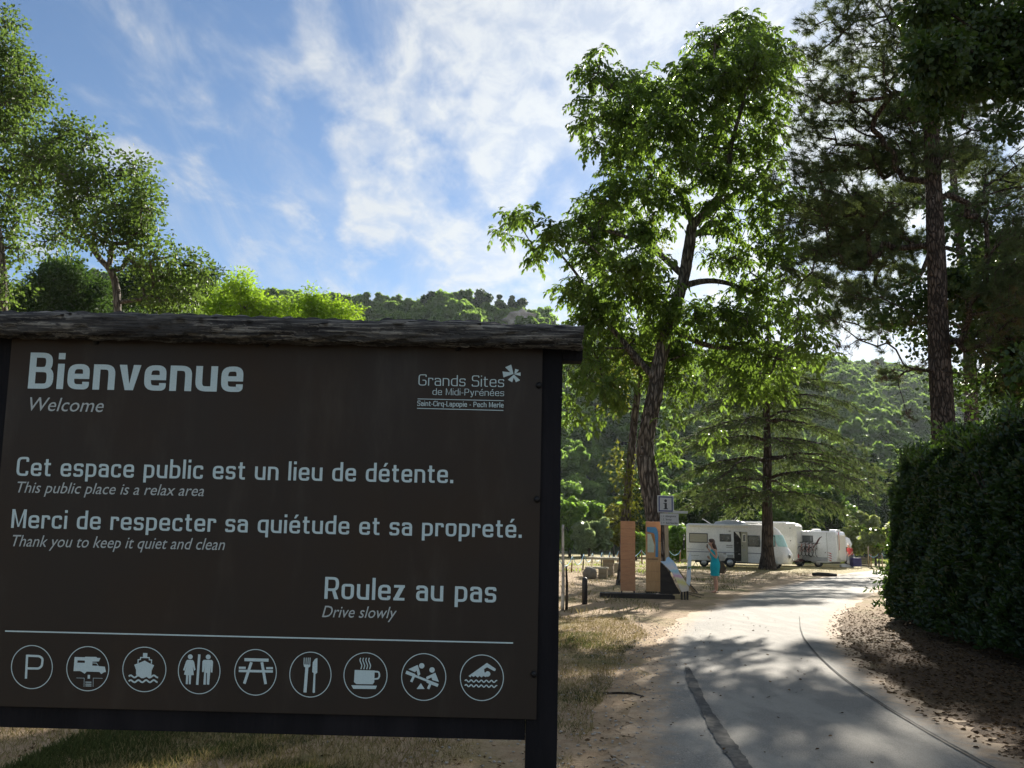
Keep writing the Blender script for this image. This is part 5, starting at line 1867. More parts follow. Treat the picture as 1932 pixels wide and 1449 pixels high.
map_brown = simple('map_brown', (0.40, 0.19, 0.06), None, 14, 0.6, 0.1)

TD = 24.6
PXM = 1.0 / scale_at(TD)


def totem(px0, px1, ptop, label, second):
    c = at((px0 + px1) / 2, 1116, TD)
    a, b = at(px0, 1050, TD), at(px1, 1050, TD)
    w = b[0] - a[0]
    top = at((px0 + px1) / 2, ptop, TD)[2]
    root = empty('totem', (c[0], TD, 0.10), RAD(-3))
    tag(root, label, 'totem', 'totems on the low plinth')
    H = top - 0.10
    # boards laid one on another, each a hair proud or back
    nb = 9 if not second else 7
    z = 0.07
    zs_ = np.linspace(0.07, H, nb + 1)
    for i in range(nb):
        z0, z1 = zs_[i], zs_[i + 1]
        m_ = terra if (not second or i >= nb - 2) else terra2
        MB().box((rng.normal() * 0.001, rng.normal() * 0.002, (z0 + z1) / 2), (w, 0.05, z1 - z0 - 0.004)).build('board', m_, root, bevel=0.003)
    for sg in (-1, 1):
        MB().box((sg * (w / 2 - 0.03), 0.035, H / 2), (0.04, 0.03, H - 0.02)).build('leg', dark_steel, root)
    if second:
        s = w / 2
        zt = H - 0.16
        arc = [(-s * 0.86, zt)] + [(-s * 0.86 + 1.1 * s + 0.42 * s * math.sin(t), zt - 0.24 + 0.24 * math.cos(t)) for t in np.linspace(0, 1.5, 9)] + [(s * 0.62, zt - 0.85)]
        inner = [(s * 0.28, zt - 0.85), (s * 0.30, zt - 0.45), (s * 0.18, zt - 0.22), (0.0, zt - 0.17), (-s * 0.55, zt - 0.15), (-s * 0.86, zt - 0.13)]
        MB().prism(arc + inner, -0.036, -0.0285).build('river_print', river, root)
        MB().prism([(-s * 0.78, zt - 0.72), (s * 0.08, zt - 0.72), (s * 0.14, zt - 0.52), (-s * 0.30, zt - 0.20), (-s * 0.78, zt - 0.20)], -0.0335, -0.0285).build('map_print', map_pale, root)
        MB().prism([(-s * 0.34, zt - 0.19), (s * 0.02, zt - 0.21), (s * 0.2, zt - 0.34), (s * 0.14, zt - 0.50)], -0.0335, -0.0285).build('map_patch', map_brown, root)
        for q in range(2):
            MB().box((-0.02, -0.03, zt - 0.90 - q * 0.025), (w * 0.7, 0.003, 0.010)).build('caption_line', dark_steel, root)
    return root


totem(1171, 1198.5, 983, 'plain ochre totem of stacked boards, left one on the plinth', False)
totem(1219, 1247, 984, 'ochre totem with a blue river bend and pale map near its top', True)
# plinth
pa, pb_ = at(1137, 1133, TD - 0.3), at(1262, 1122, TD + 0.2)
pr = empty('plinth', ((pa[0] + pb_[0]) / 2, TD, 0))
tag(pr, 'long low tarred timber plinth carrying the two ochre totems', 'plinth')
Lp_ = pb_[0] - pa[0] + 0.1
for i, y in enumerate((-0.35, 0.0, 0.35)):
    MB().box((rng.normal() * 0.03, y, 0.05), (Lp_, 0.32, 0.10)).build('timber', tarred, pr, bevel=0.012)
MB().box((-0.06, -0.52, 0.02), (Lp_ * 0.98, 0.03, 0.22)).build('edge_board', tarred, pr, bevel=0.004)

# information sign
ID = 24.2
ib = at(1259, 1121, ID)
ir = empty('information_sign', (ib[0], ID, 0))
tag(ir, 'square information sign with a black letter i above a text plate on a wooden pole', 'sign')
pw_ = at(1262, 1050, ID)[0] - at(1255.5, 1050, ID)[0]
zt = at(1258, 970, ID)[2]
MB().box((0.0, 0.03, (zt + 0.3) / 2 - 0.1), (pw_, 0.07, zt + 0.55)).build('pole', pale_wood, ir, bevel=0.006)
ax0, ax1 = at(1240, 950, ID)[0] - ib[0], at(1271, 950, ID)[0] - ib[0]
az0, az1 = at(1255, 967, ID)[2], at(1255, 935, ID)[2]
cx_, cz_ = (ax0 + ax1) / 2, (az0 + az1) / 2
W_ = ax1 - ax0; H_ = az1 - az0
MB().box((cx_, -0.02, cz_), (W_, 0.02, H_)).build('plate', grey_paint, ir, bevel=0.004)
fr = MB()
for (x, z, sx, sz) in ((0, 0.41, 0.86, 0.07), (0, -0.41, 0.86, 0.07), (-0.395, 0, 0.07, 0.75), (0.395, 0, 0.07, 0.75)):
    fr.box((cx_ + x * W_, -0.0325, cz_ + z * H_), (sx * W_, 0.004, sz * H_))
fr.build('border', blue_ink, ir)
lt = MB()
bx, bz = cx_, cz_ - 0.02 * H_
n_ = 20
circ = [(bx + 0.085 * W_ * math.cos(a), bz + 0.21 * H_ + 0.085 * H_ * math.sin(a)) for a in np.linspace(0, 2 * math.pi, n_ + 1)[:-1]]
lt.prism(circ, -0.034, -0.0305)
lt.prism([(bx - 0.13 * W_, bz + 0.085 * H_), (bx + 0.075 * W_, bz + 0.085 * H_), (bx + 0.075 * W_, bz - 0.24 * H_), (bx + 0.14 * W_, bz - 0.24 * H_), (bx + 0.14 * W_, bz - 0.29 * H_),
          (bx - 0.13 * W_, bz - 0.29 * H_), (bx - 0.13 * W_, bz - 0.24 * H_), (bx - 0.065 * W_, bz - 0.24 * H_), (bx - 0.065 * W_, bz + 0.035 * H_), (bx - 0.13 * W_, bz + 0.035 * H_)], -0.034, -0.0305)
lt.build('letter', black_ink, ir)
bx0, bx1 = at(1245, 978, ID)[0] - ib[0], at(1280, 978, ID)[0] - ib[0]
bz0, bz1 = at(1262, 991, ID)[2], at(1262, 969, ID)[2]
MB().box(((bx0 + bx1) / 2, -0.02, (bz0 + bz1) / 2), (bx1 - bx0, 0.015, bz1 - bz0)).build('text_plate', grey_paint, ir, bevel=0.003)
for i, tx_ in enumerate(('1 . 2   Hébergements', '1 . 2 .  Services', '3 . 4   Aires Naturelles')):
    z = bz1 - (bz1 - bz0) * (0.30 + 0.29 * i)
    x1_ = bx0 + (bx1 - bx0) * (0.86, 0.62, 0.95)[i]
    written(tx_, None, None, 0, ir, 'lettering', black_ink, 0.0, 0.012, ((bx0 + 0.03, z), (x1_, z), 0.055), -0.029)
MB().box((cx_ + 0.42, -0.03, az0 + 0.02), (0.42, 0.012, 0.07)).build('small_plate', grey_paint, ir)


# painted display boards beside the sign
def art_mat():
    m, t = mat_nodes('painted_board')
    k = NT(t)
    g = k.n('ShaderNodeTexCoord').outputs['Generated']
    s = k.n('ShaderNodeSeparateXYZ'); k.l(g, s.inputs[0])
    n1 = k.noise(k.coord('Generated'), 4, 4, 0.6, 0.5)
    zz_ = k.math('ADD', s.outputs[2], k.math('MULTIPLY', k.math('SUBTRACT', n1, 0.5), 0.3))
    r = k.n('ShaderNodeValToRGB')
    e = r.color_ramp
    e.elements[0].position = 0.0; e.elements[0].color = (0.62, 0.54, 0.46, 1)
    e.elements[1].position = 1.0; e.elements[1].color = (0.30, 0.52, 0.75, 1)
    for p, c in ((0.18, (0.70, 0.62, 0.50)), (0.26, (0.72, 0.64, 0.22)), (0.36, (0.74, 0.66, 0.45)), (0.43, (0.68, 0.35, 0.55)), (0.50, (0.70, 0.62, 0.66)), (0.60, (0.28, 0.62, 0.72)), (0.70, (0.72, 0.70, 0.72)), (0.84, (0.42, 0.60, 0.78))):
        x = e.elements.new(p); x.color = (*c, 1)
    k.l(zz_, r.inputs[0])
    n2 = k.noise(k.coord('Generated'), 22, 3, 0.7)
    col = k.mix(k.math('MULTIPLY', k.ramp(n2, 0.58, 0.66), 0.5), r.outputs[0], (0.72, 0.72, 0.70))
    k.out(k.principled(col, 0.45))
    return m


art = art_mat()
BD = 24.0


def px_poly(pix, D, o):
    return [(at(x, y, D)[0] - o[0], at(x, y, D)[2]) for x, y in pix]


o_ = at(1290, 1122, BD)
r1_ = empty('painted_board', (o_[0], BD, 0))
tag(r1_, 'large painted board leaning left with blue, pink and yellow map colours', 'board')
pl = px_poly([(1246, 1059), (1256, 1059), (1258, 1052), (1262, 1050.5), (1268, 1056), (1275, 1064), (1283, 1082), (1297, 1103), (1300, 1108), (1299, 1115), (1286, 1117), (1279, 1100), (1268, 1081), (1258, 1070)], BD, o_)
MB().prism(pl, 0.0, 0.03).build('face', art, r1_, bevel=0.002)
dk = px_poly([(1247, 1062), (1258, 1072), (1268, 1088), (1277, 1107), (1284, 1118), (1284, 1121), (1247, 1121)], BD, o_)
MB().prism(dk, 0.06, 0.10).build('backing', tarred, r1_)
for q in ((1262, 1050), (1252, 1060)):
    pass
r2_ = empty('painted_board', (at(1299, 1118, BD)[0], BD - 0.12, 0))
o2 = at(1299, 1118, BD - 0.12)
tag(r2_, 'narrow upright painted board with a pointed top beside the leaning one', 'board')
pl = px_poly([(1300, 1042), (1302, 1046), (1303, 1056), (1302, 1075), (1301.5, 1095), (1299.5, 1106), (1293.5, 1100), (1295, 1070), (1297, 1050)], BD - 0.12, o2)
MB().prism(pl, 0.0, 0.03).build('face', simple('pale_blue_board', (0.55, 0.66, 0.74), (0.66, 0.70, 0.72), 9, 0.45, 0.0, lo=0.4, hi=0.6), r2_, bevel=0.002)
a, b = at(1298, 1070, BD), at(1298, 1073, BD)
MB().prism(px_poly([(1296.3, 1069), (1302, 1069), (1302, 1071.3), (1296.2, 1071.3)], BD - 0.12, o2), -0.004, -0.001).build('green_mark', simple('green_ink', (0.16, 0.42, 0.12), None, 10, 0.5, 0), r2_)
MB().prism(px_poly([(1296, 1071.5), (1299.5, 1071.5), (1299.5, 1074.5), (1296, 1074.5)], BD - 0.12, o2), -0.004, -0.001).build('dark_mark', simple('brown_ink', (0.10, 0.07, 0.06), None, 10, 0.5, 0), r2_)
for px in (1286.8, 1292.2, 1297.5):
    w_ = scale_at(BD) * 2.9
    p = at(px, 1118, BD)
    MB().box((p[0] - o_[0], 0.05, 0.09), (w_, 0.07, 0.30)).build('leg', dark_steel, r1_)
# slats leaning behind
for i, (p, q, lb) in enumerate([((1277, 1072), (1311, 1118), 'pale slat leaning behind the painted boards, the upper one'),
                                ((1281, 1083), (1309, 1119), 'second pale slat propped behind the painted boards'),
                                ((1300, 1100), (1315, 1119), 'short dark slat propped right of the painted boards')]):
    a, b = at(*p, BD + 0.7), G(*q)
    mb = MB(); mb.tube([a, b + np.array([0, 0, 0.02])], 0.022, 4)
    tag(mb.build('slat', pale_wood if i < 2 else tarred), lb, 'slat', 'slats propped behind the painted boards')
for i, (p, q, lb) in enumerate([((1297, 1121), (1322, 1128), 'lowest thin pale stick lying on the dirt before the boards'),
                                ((1300, 1119), (1328, 1124), 'thin pale stick on the dirt pointing at the road, middle one')]):
    a, b = G(*p), G(*q)
    tag(MB().tube([a + np.array([0, 0, 0.02]), b + np.array([0, 0, 0.02])], 0.018, 5).build('stick', pale_wood), lb, 'stick', 'sticks on the dirt before the boards')

# bollard
bo = G(1103, 1140)
br = empty('bollard', bo)
tag(br, 'short black round-topped bollard left of the totems', 'bollard')
hb = at(1103, 1089, bo[1])[2]
rb = scale_at(bo[1]) * 5.0
MB().tube([(0, 0, -0.1), (0, 0, hb - rb * 1.0), (0, 0, hb - rb * 0.45), (0, 0, hb - rb * 0.1), (0, 0, hb)], [rb, rb, rb * 0.88, rb * 0.5, 0.01], 20).build('body', simple('black_bollard', (0.018, 0.018, 0.020), (0.03, 0.03, 0.032), 10, 0.55, 0.2), br, True)
MB().tube([(0, 0, hb - rb * 1.5), (0, 0, hb - rb * 1.2)], rb * 1.03, 20).build('collar', dark_steel, br, True)

# bleached post beside the sign
wp = G(1061, 1152)
hp_ = at(1061, 990, wp[1])[2]
bl = bark_mat('bleached_wood', (0.40, 0.36, 0.30), (0.62, 0.58, 0.50), 5, (1, 1, 0.2), 0.6, 0.02)
MB()
pts_ = [np.array([0.0 + 0.01 * math.sin(t * 5), 0, t * hp_]) for t in np.linspace(0, 1, 12)]
o = MB().tube([p + wp for p in pts_], list(np.linspace(0.042, 0.028, 12)), 10).build('fence_post', bl, None, True)
tag(o, 'tall bleached wooden post right beside the black sign post', 'post')
o = MB().tube([wp + np.array([0.10, 0.1, 0]), wp + np.array([0.105, 0.1, 0.55]), wp + np.array([0.08, 0.1, 0.98])], [0.035, 0.03, 0.02], 8).build('post_stub', bark_dark, None, True)
tag(o, 'short dark stake leaning against the bleached post', 'post')

# ---- rope fence
fw = simple('fence_wood', (0.24, 0.13, 0.06), (0.32, 0.20, 0.11), 6, 0.85, 0.3, (1, 1, 0.2))
fwd = simple('fence_wood_dark', (0.05, 0.042, 0.03), (0.10, 0.08, 0.05), 6, 0.85, 0.3, (1, 1, 0.2))
rope_m = simple('blue_rope', (0.16, 0.42, 0.60), (0.30, 0.55, 0.66), 30, 0.7, 0.2)
FPs = [(1052, 1050, 1083, 'fence_wood', 'rope fence post nearest the sign'),
       (1078, 1048, 1079.5, 'w', 'brown fence post, second from the sign post'),
       (1099.5, 1044, 1076, 'd', 'dark fence post between the sign and the picnic bench'),
       (1116, 1042, 1073, 'w', 'brown fence post behind the left end of the picnic bench'),
       (1134, 1040.5, 1070, 'd', 'dark fence post behind the picnic table top'),
       (1149, 1040, 1068, 'w', 'brown fence post behind the picnic table'),
       (1165, 1038.5, 1066.5, 'w', 'fence post just left of the slender trunk'),
       (1211.5, 1037, 1064.5, 'w', 'leaning fence post seen between the two totems'),
       (1236, 1037.5, 1063.5, 'w', 'fence post hidden behind the map totem'),
       (1260.5, 1038, 1063, 'w', 'fence post right of the information pole'),
       (1282, 1037.5, 1062.5, 'w', 'fence post left of the nearest motorhome')]
tops = []
for i, (px, yt, yb, kd, lb) in enumerate(FPs):
    b = G(px, yb)
    t_ = at(px + (2 if i != 7 else -1.5), yt, b[1])
    w_ = scale_at(b[1]) * 1.35
    o = MB().tube([b - np.array([0, 0, 0.1]), b * 0.5 + t_ * 0.5, t_], [w_, w_ * 0.95, w_ * 0.8], 7).build('fence_post', fwd if kd == 'd' else fw, None, True)
    tag(o, lb, 'post', 'posts of the rope fence')
    tops.append(t_)
for i in range(len(tops) - 1):
    a, b = tops[i], tops[i + 1]
    sag = 0.30 * np.linalg.norm(b - a) / 2.5 + 0.12
    sag = min(sag, 0.5)
    pts_ = [a * (1 - t) + b * t + np.array([0, 0, -sag * 4 * t * (1 - t) - 0.03]) for t in np.linspace(0, 1, 13)]
    names = ['nearest the sign post', 'behind the bollard', 'left of the picnic bench', 'above the picnic bench', 'above the picnic table', 'left of the slender trunk', 'behind the left totem', 'between the two totems', 'behind the information pole', 'left of the motorhome']
    tag(MB().tube(pts_, 0.019, 6).build('rope', rope_m, None, True), 'sagging pale blue rope span ' + names[i], 'rope', 'rope spans of the fence')

# posts and rope at the end of the parking
for i, (px, yt, yb, m_, lb) in enumerate([(1638, 1031, 1057, pale_wood, 'tall pale post with a slanted top near the blue table'), (1658, 1043, 1060, tarred, 'black post at the end of the parking'),
                                          (1664, 1043, 1058, pale_wood, 'pale post right of the black one'), (1682, 1043, 1057, fw, 'last post before the hedge'), (1643, 1045, 1057, fw, 'short brown stake beside the tall pale post')]):
    b = at(px, yb, 64.0 + i * 0.4); b[2] = 0
    t_ = at(px, yt, b[1])
    tag(MB().tube([b - np.array([0, 0, 0.1]), t_], 0.055 if m_ is tarred else 0.045, 7).build('parking_post', m_, None, True), lb, 'post', 'posts at the end of the parking')
for (p, q, lb) in (((1639, 1046), (1658, 1044), 'blue rope between the tall pale post and the black one'), ((1664, 1044), (1682, 1044), 'blue rope between the last posts before the hedge')):
    a, b = at(*p, 64.5), at(*q, 64.8)
    tag(MB().tube([a * (1 - t) + b * t + np.array([0, 0, -0.5 * 4 * t * (1 - t) * 0.5]) for t in np.linspace(0, 1, 11)], 0.02, 5).build('rope', rope_m, None, True), lb, 'rope', 'ropes at the end of the parking')
a, b = at(1622, 1050, 65.0), at(1641, 1050, 65.0)
wr = empty('timber_box', ((a[0] + b[0]) / 2, 65, 0))
tag(wr, 'low dark timber screen behind the blue table', 'screen')
for i in range(5):
    MB().box((0, 0, 0.12 + i * 0.145), (b[0] - a[0], 0.06, 0.13)).build('plank', fwd, wr)

# black log on the dirt
lg = G(1556, 1088)
tag(MB().tube([lg + np.array([-0.62, 0, 0.10]), lg + np.array([-0.3, 0.02, 0.12]), lg + np.array([0.2, 0, 0.11]), lg + np.array([0.62, 0.03, 0.09])], [0.075, 0.10, 0.095, 0.07], 10).build('fallen_log', simple('charred_log', (0.016, 0.014, 0.012), (0.03, 0.026, 0.022), 5, 0.9, 0.6), None, True),
    'short black log lying on the dirt beside the road bend', 'log')
# twig by the road
st = [G(1138, 1310), G(1165, 1309.5), (G(1192, 1310)), G(1206, 1314), G(1214, 1316)]
sk = MB().tube([p + np.array([0, 0, 0.012]) for p in st], [0.010, 0.011, 0.010, 0.008, 0.006], 7)
sk.tube([G(1212, 1315.5) + np.array([0, 0, 0.015]), G(1208, 1320) + np.array([0, 0, 0.02])], [0.007, 0.004], 6)
tag(sk.build('twig', bark_dark, None, True), 'dry forked twig lying across the left road edge', 'twig')

# ---- picnic table and benches of stone
stone = simple('sandstone', (0.42, 0.33, 0.21), (0.30, 0.235, 0.15), 3.5, 0.9, 0.5, bd=0.03)
slabm = simple('pale_slab', (0.50, 0.44, 0.31), (0.40, 0.35, 0.24), 3, 0.85, 0.3)
pt = G(1150, 1087)
ptr = empty('picnic_table', (pt[0], pt[1], 0), RAD(-14))
tag(ptr, 'stone picnic table with a pale thick slab top left of the totems', 'table')
MB().box((0.05, 0, 0.77), (2.0, 0.85, 0.10)).build('tabletop', slabm, ptr, bevel=0.015)
for sx in (-0.05, 0.85):
    for i in range(3):
        MB().box((sx + rng.normal() * 0.01, 0, 0.12 + 0.24 * i), (0.48, 0.5, 0.232)).build('stone', stone, ptr, bevel=0.02)
for (px, py, lb) in ((1126, 1091, 'stone bench of stacked blocks in front of the picnic table'), (1172, 1080, 'stone bench behind the picnic table, right side')):
    p = G(px, py)
    rr_ = empty('stone_bench', (p[0], p[1], 0), RAD(-14))
    tag(rr_, lb, 'bench', 'stone benches at the picnic table')
    MB().box((0, 0, 0.43), (0.95 if px < 1150 else 0.9, 0.38, 0.075)).build('seat', slabm, rr_, bevel=0.012)
    for sx in (-0.26, 0.26):
        for i in range(2):
            MB().box((sx, 0, 0.10 + 0.195 * i), (0.36, 0.32, 0.19)).build('stone', stone, rr_, bevel=0.02)
# round stone by the bench
bmr = bmesh.new()
bmesh.ops.create_icosphere(bmr, subdivisions=3, radius=0.30)
for v in bmr.verts:
    v.co *= 1 + 0.06 * math.sin(v.co.x * 17) * math.cos(v.co.z * 15)
    v.co.z *= 0.95
me = bpy.data.meshes.new('boulder'); bmr.to_mesh(me); bmr.free()
bo_ = link('boulder', me, simple('grey_boulder', (0.24, 0.20, 0.15), (0.15, 0.13, 0.10), 5, 0.9, 0.4), None, True)
p = G(1113, 1092); bo_.location = (p[0], p[1], 0.20)
tag(bo_, 'rounded dark boulder at the left end of the stone bench', 'boulder')

# ================================================================ MOTORHOMES
def paint(name, c, r=0.32):
    return simple(name, c, tuple(v * 0.94 for v in c), 1.5, r, 0.02, coat=0.3, bd=0.003)


white = paint('white_gelcoat', (0.84, 0.85, 0.87))
cream = paint('cream_gelcoat', (0.86, 0.83, 0.75))
beige = paint('beige_gelcoat', (0.80, 0.77, 0.68))
rubber = simple('tyre_rubber', (0.02, 0.02, 0.02), (0.03, 0.03, 0.03), 20, 0.85, 0.2)
glass_d = simple('dark_glass', (0.018, 0.020, 0.024), (0.03, 0.035, 0.04), 3, 0.12, 0.0, spec=0.8)
blind = simple('window_blind', (0.45, 0.42, 0.33), (0.38, 0.36, 0.28), 3, 0.6, 0.0, (1, 1, 6))
screen_t = simple('teal_screen_cover', (0.45, 0.74, 0.76), (0.38, 0.66, 0.68), 2, 0.35, 0.0)
frame_b = simple('black_trim', (0.02, 0.02, 0.022), None, 10, 0.5, 0)
rim_m = simple('wheel_rim', (0.45, 0.45, 0.46), (0.35, 0.35, 0.36), 10, 0.35, 0.0, metal=0.8)
stripe_m = simple('grey_stripe', (0.32, 0.34, 0.40), None, 5, 0.5, 0)
red_m = simple('red_paint', (0.50, 0.05, 0.04), (0.42, 0.04, 0.035), 5, 0.4, 0)
maroon = simple('maroon_stripe', (0.12, 0.03, 0.03), None, 5, 0.4, 0)
grey_vent = simple('grey_vent', (0.42, 0.42, 0.40), (0.30, 0.30, 0.29), 60, 0.6, 0.1, (1, 1, 8))
shade_in = simple('cabin_shade', (0.03, 0.027, 0.025), None, 4, 0.8, 0)


def body_mesh(profile, hw, nose=0.0, nose_x=99, ny=9, side_r=0.10):
    """side outline (x,z) swept across the width, front plan rounded by nose"""
    ys = np.array([-1, -0.985, -0.93, -0.6, 0, 0.6, 0.93, 0.985, 1.0])
    cx_, cz_ = np.mean([p[0] for p in profile]), np.mean([p[1] for p in profile])
    n = len(profile)
    V = []
    for yy in ys:
        ins = side_r * (0 if abs(yy) < 0.95 else (0.35 if abs(yy) < 0.99 else 1.0)) * 0.6
        for (x, z) in profile:
            dx = -nose * abs(yy) ** 2.6 * max(0.0, min(1.0, (x - nose_x) / 0.6))
            sx = (ins if x < cx_ else -ins) * min(1, abs(x - cx_) / 1.0)
            sz = (ins if z < cz_ else -ins)
            V.append((x + dx + sx, yy * hw, z + sz))
    m = len(ys)
    F = [(i * n + j, i * n + (j + 1) % n, (i + 1) * n + (j + 1) % n, (i + 1) * n + j) for i in range(m - 1) for j in range(n)]
    F += [tuple(range(n)), tuple(reversed(range((m - 1) * n, m * n)))]
    return V, F


def wheel(root, x, y, r, w=0.20):
    sg = -1 if y < 0 else 1
    t_ = MB().tube([(x, y - sg * w, r), (x, y - sg * 0.02, r), (x, y, r)], [r, r, r * 0.93], 24).build('wheel', rubber, root, True)
    MB().tube([(x, y + sg * 0.002, r), (x, y + sg * 0.015, r)], [r * 0.58, r * 0.5], 18).build('rim', rim_m, t_, True)
    return t_


def side_window(root, x0, x1, z0, z1, y, glass, name='window'):
    f = MB().box(((x0 + x1) / 2, y - 0.008, (z0 + z1) / 2), (x1 - x0, 0.03, z1 - z0)).build(name, frame_b, root, bevel=0.012)
    MB().box(((x0 + x1) / 2, y - 0.026, (z0 + z1) / 2), (x1 - x0 - 0.10, 0.012, z1 - z0 - 0.10)).build('pane', glass, f, bevel=0.004)
    return f


# -- first motorhome (integrated, its side in shade, nose to the right)
MD = 57.5
s_ = scale_at(MD)
org = at(1297, 1060, MD); org[2] = 0
v1 = empty('motorhome', org, RAD(-15))
tag(v1, 'white integrated motorhome with its side door open and a teal screen cover, nearest the road', 'motorhome')
prof = [(0, 0.42), (0, 2.62), (0.03, 2.74), (0.15, 2.80), (5.3, 2.80), (5.9, 2.78), (6.3, 2.68), (6.62, 2.48), (6.86, 2.16), (7.0, 1.85), (7.18, 1.40), (7.36, 1.22), (7.50, 0.98), (7.56, 0.72), (7.52, 0.44), (7.40, 0.30), (6.75, 0.28), (6.72, 0.42), (6.6, 0.62), (6.3, 0.70), (6.02, 0.62), (5.88, 0.42), (5.85, 0.30), (3.55, 0.36), (3.5, 0.52), (3.35, 0.66), (3.1, 0.70), (2.85, 0.66), (2.7, 0.52), (2.65, 0.40)]
V, F = body_mesh(prof, 1.12, 0.75, 6.2)
mb = MB().add(V, F)
mb.build('body', white, v1, True, 0)
bpy.context.view_layer.update()
y = -1.135
side_window(v1, 0.22, 1.55, 1.55, 2.17, y, blind)
side_window(v1, 2.40, 3.20, 1.66, 2.15, y, glass_d)
side_window(v1, 4.38, 5.22, 1.38, 2.10, y, glass_d)
# open door
MB().box((3.66, y + 0.0, 1.36), (0.52, 0.02, 1.92)).build('doorway_shade', shade_in, v1)  # dark slab paints the unlit cabin seen through the open door
MB().prism([(3.48, 2.30), (3.78, 2.30), (3.88, 1.86), (3.74, 2.05)], y - 0.02, y - 0.013).build('curtain', cream, v1)
dr = MB().box((4.13, y - 0.05, 1.34), (0.46, 0.05, 1.96)).build('door', simple('door_beige', (0.40, 0.39, 0.30), (0.36, 0.35, 0.27), 2, 0.5, 0.02), v1, bevel=0.02)
MB().box((4.13, y - 0.078, 1.92), (0.26, 0.012, 0.52)).build('door_frame', cream, dr, bevel=0.004)
MB().box((4.13, y - 0.088, 1.92), (0.17, 0.012, 0.42)).build('pane', glass_d, dr)
MB().box((3.98, y - 0.085, 1.42), (0.05, 0.03, 0.07)).build('handle', frame_b, dr)
MB().box((4.10, y - 0.08, 1.15), (0.24, 0.012, 0.14)).build('lettering_plate', grey_vent, dr)
# windscreen cover: follows the nose
scr = MB()
rows = [(6.86, 2.16), (7.0, 1.85), (7.18, 1.42)]
cols = [-1.0, -0.97, -0.9, -0.75, -0.5, 0, 0.5, 0.9, 1.0]
Vv = []
for (x, z) in rows:
    for c in cols:
        dx = -0.75 * abs(c) ** 2.6 * min(1, (x - 6.2) / 0.6)
        Vv.append((x + dx + 0.02, c * 1.12 * 1.004 + (-0.012 if c < 0 else 0.012), z + 0.01))
nC = len(cols)
scr.add(Vv, [(i * nC + j, i * nC + j + 1, (i + 1) * nC + j + 1, (i + 1) * nC + j) for i in range(2) for j in range(nC - 1)])
scr.build('windscreen_cover', screen_t, v1, True)
side_window(v1, 5.62, 6.28, 1.42, 2.12, y, screen_t, 'cab_window')
MB().box((5.46, y - 0.12, 1.62), (0.12, 0.16, 0.44)).build('mirror', white, v1, bevel=0.03)
MB().prism([(0.05, 1.0), (5.6, 0.98), (5.6, 0.93), (0.05, 0.94)], y, y + 0.008).build('stripe', stripe_m, v1)
MB().prism([(0.05, 1.15), (1.3, 1.13), (1.3, 1.11), (0.05, 1.12)], y, y + 0.008).build('stripe', stripe_m, v1)
for (x, z, w_, h_) in ((3.08, 1.42, 0.44, 0.07), (3.08, 1.30, 0.44, 0.05), (2.74, 0.88, 0.2, 0.10), (3.12, 0.72, 0.42, 0.22), (3.12, 2.34, 0.14, 0.08), (0.55, 0.72, 0.7, 0.03)):
    MB().box((x, y - 0.004, z), (w_, 0.014, h_)).build('vent', grey_vent, v1)
MB().box((2.3, y - 0.06, 2.66), (4.2, 0.13, 0.12)).build('awning', cream, v1, bevel=0.03)
MB().box((7.30, -0.2, 0.86), (0.1, 0.8, 0.05), M=Matrix.Rotation(0, 3, 'Z')).build('grille', frame_b, v1)
MB().box((7.545, -0.2, 0.56), (0.02, 0.5, 0.11)).build('number_plate', cream, v1)
for yy in (-0.78, 0.78):
    MB().tube([(7.24, yy, 0.80), (7.34, yy, 0.80)], [0.12, 0.10], 14).build('headlight', rim_m, v1, True)
wheel(v1, 3.1, -1.06, 0.34); wheel(v1, 3.1, 1.06, 0.34); wheel(v1, 6.3, -1.0, 0.34); wheel(v1, 6.3, 1.0, 0.34)
wheel(v1, 1.25, -0.95, 0.30)
MB().box((3.6, -0.1, 0.34), (6.0, 1.7, 0.12)).build('chassis', frame_b, v1)
MB().box((4.0, -1.36, 0.2), (0.62, 0.34, 0.05)).build('step', frame_b, v1)
# roof gear
bx_ = MB(); bx_.prism([(2.0, 2.80), (4.35, 2.80), (4.2, 2.93), (3.7, 3.06), (3.0, 3.10), (2.6, 3.02), (2.1, 2.95)], -0.55, 0.35)
bx_.build('roof_box', paint('pale_blue_box', (0.52, 0.57, 0.68)), v1, bevel=0.05)
MB().box((1.45, 0, 2.98), (0.75, 0.7, 0.04), M=Matrix.Rotation(0.5, 3, 'Y')).build('skylight', white, v1, bevel=0.01)
MB().box((3.55, 0.0, 3.18), (0.34, 0.5, 0.04), M=Matrix.Rotation(-0.9, 3, 'Y')).build('skylight', white, v1, bevel=0.01)
MB().box((4.95, 0, 2.87), (0.6, 0.6, 0.10)).build('skylight', cream, v1, bevel=0.02)
v1.scale = (0.9, 1, 1)
for o in v1.children:
    if o.name.startswith('wheel'):
        cx0 = sum(v.co.x for v in o.data.vertices) / len(o.data.vertices)
        for ms_ in [o.data] + [c.data for c in o.children]:
            for v in ms_.vertices: v.co.x = cx0 + (v.co.x - cx0) / 0.9
# corner stays
for x in (0.6, 0.75):
    MB().tube([(x, -0.95, 0.42), (x - 0.28 if x > 0.7 else x + 0.2, -0.95, 0.04)], 0.02, 5).build('stay', frame_b, v1)


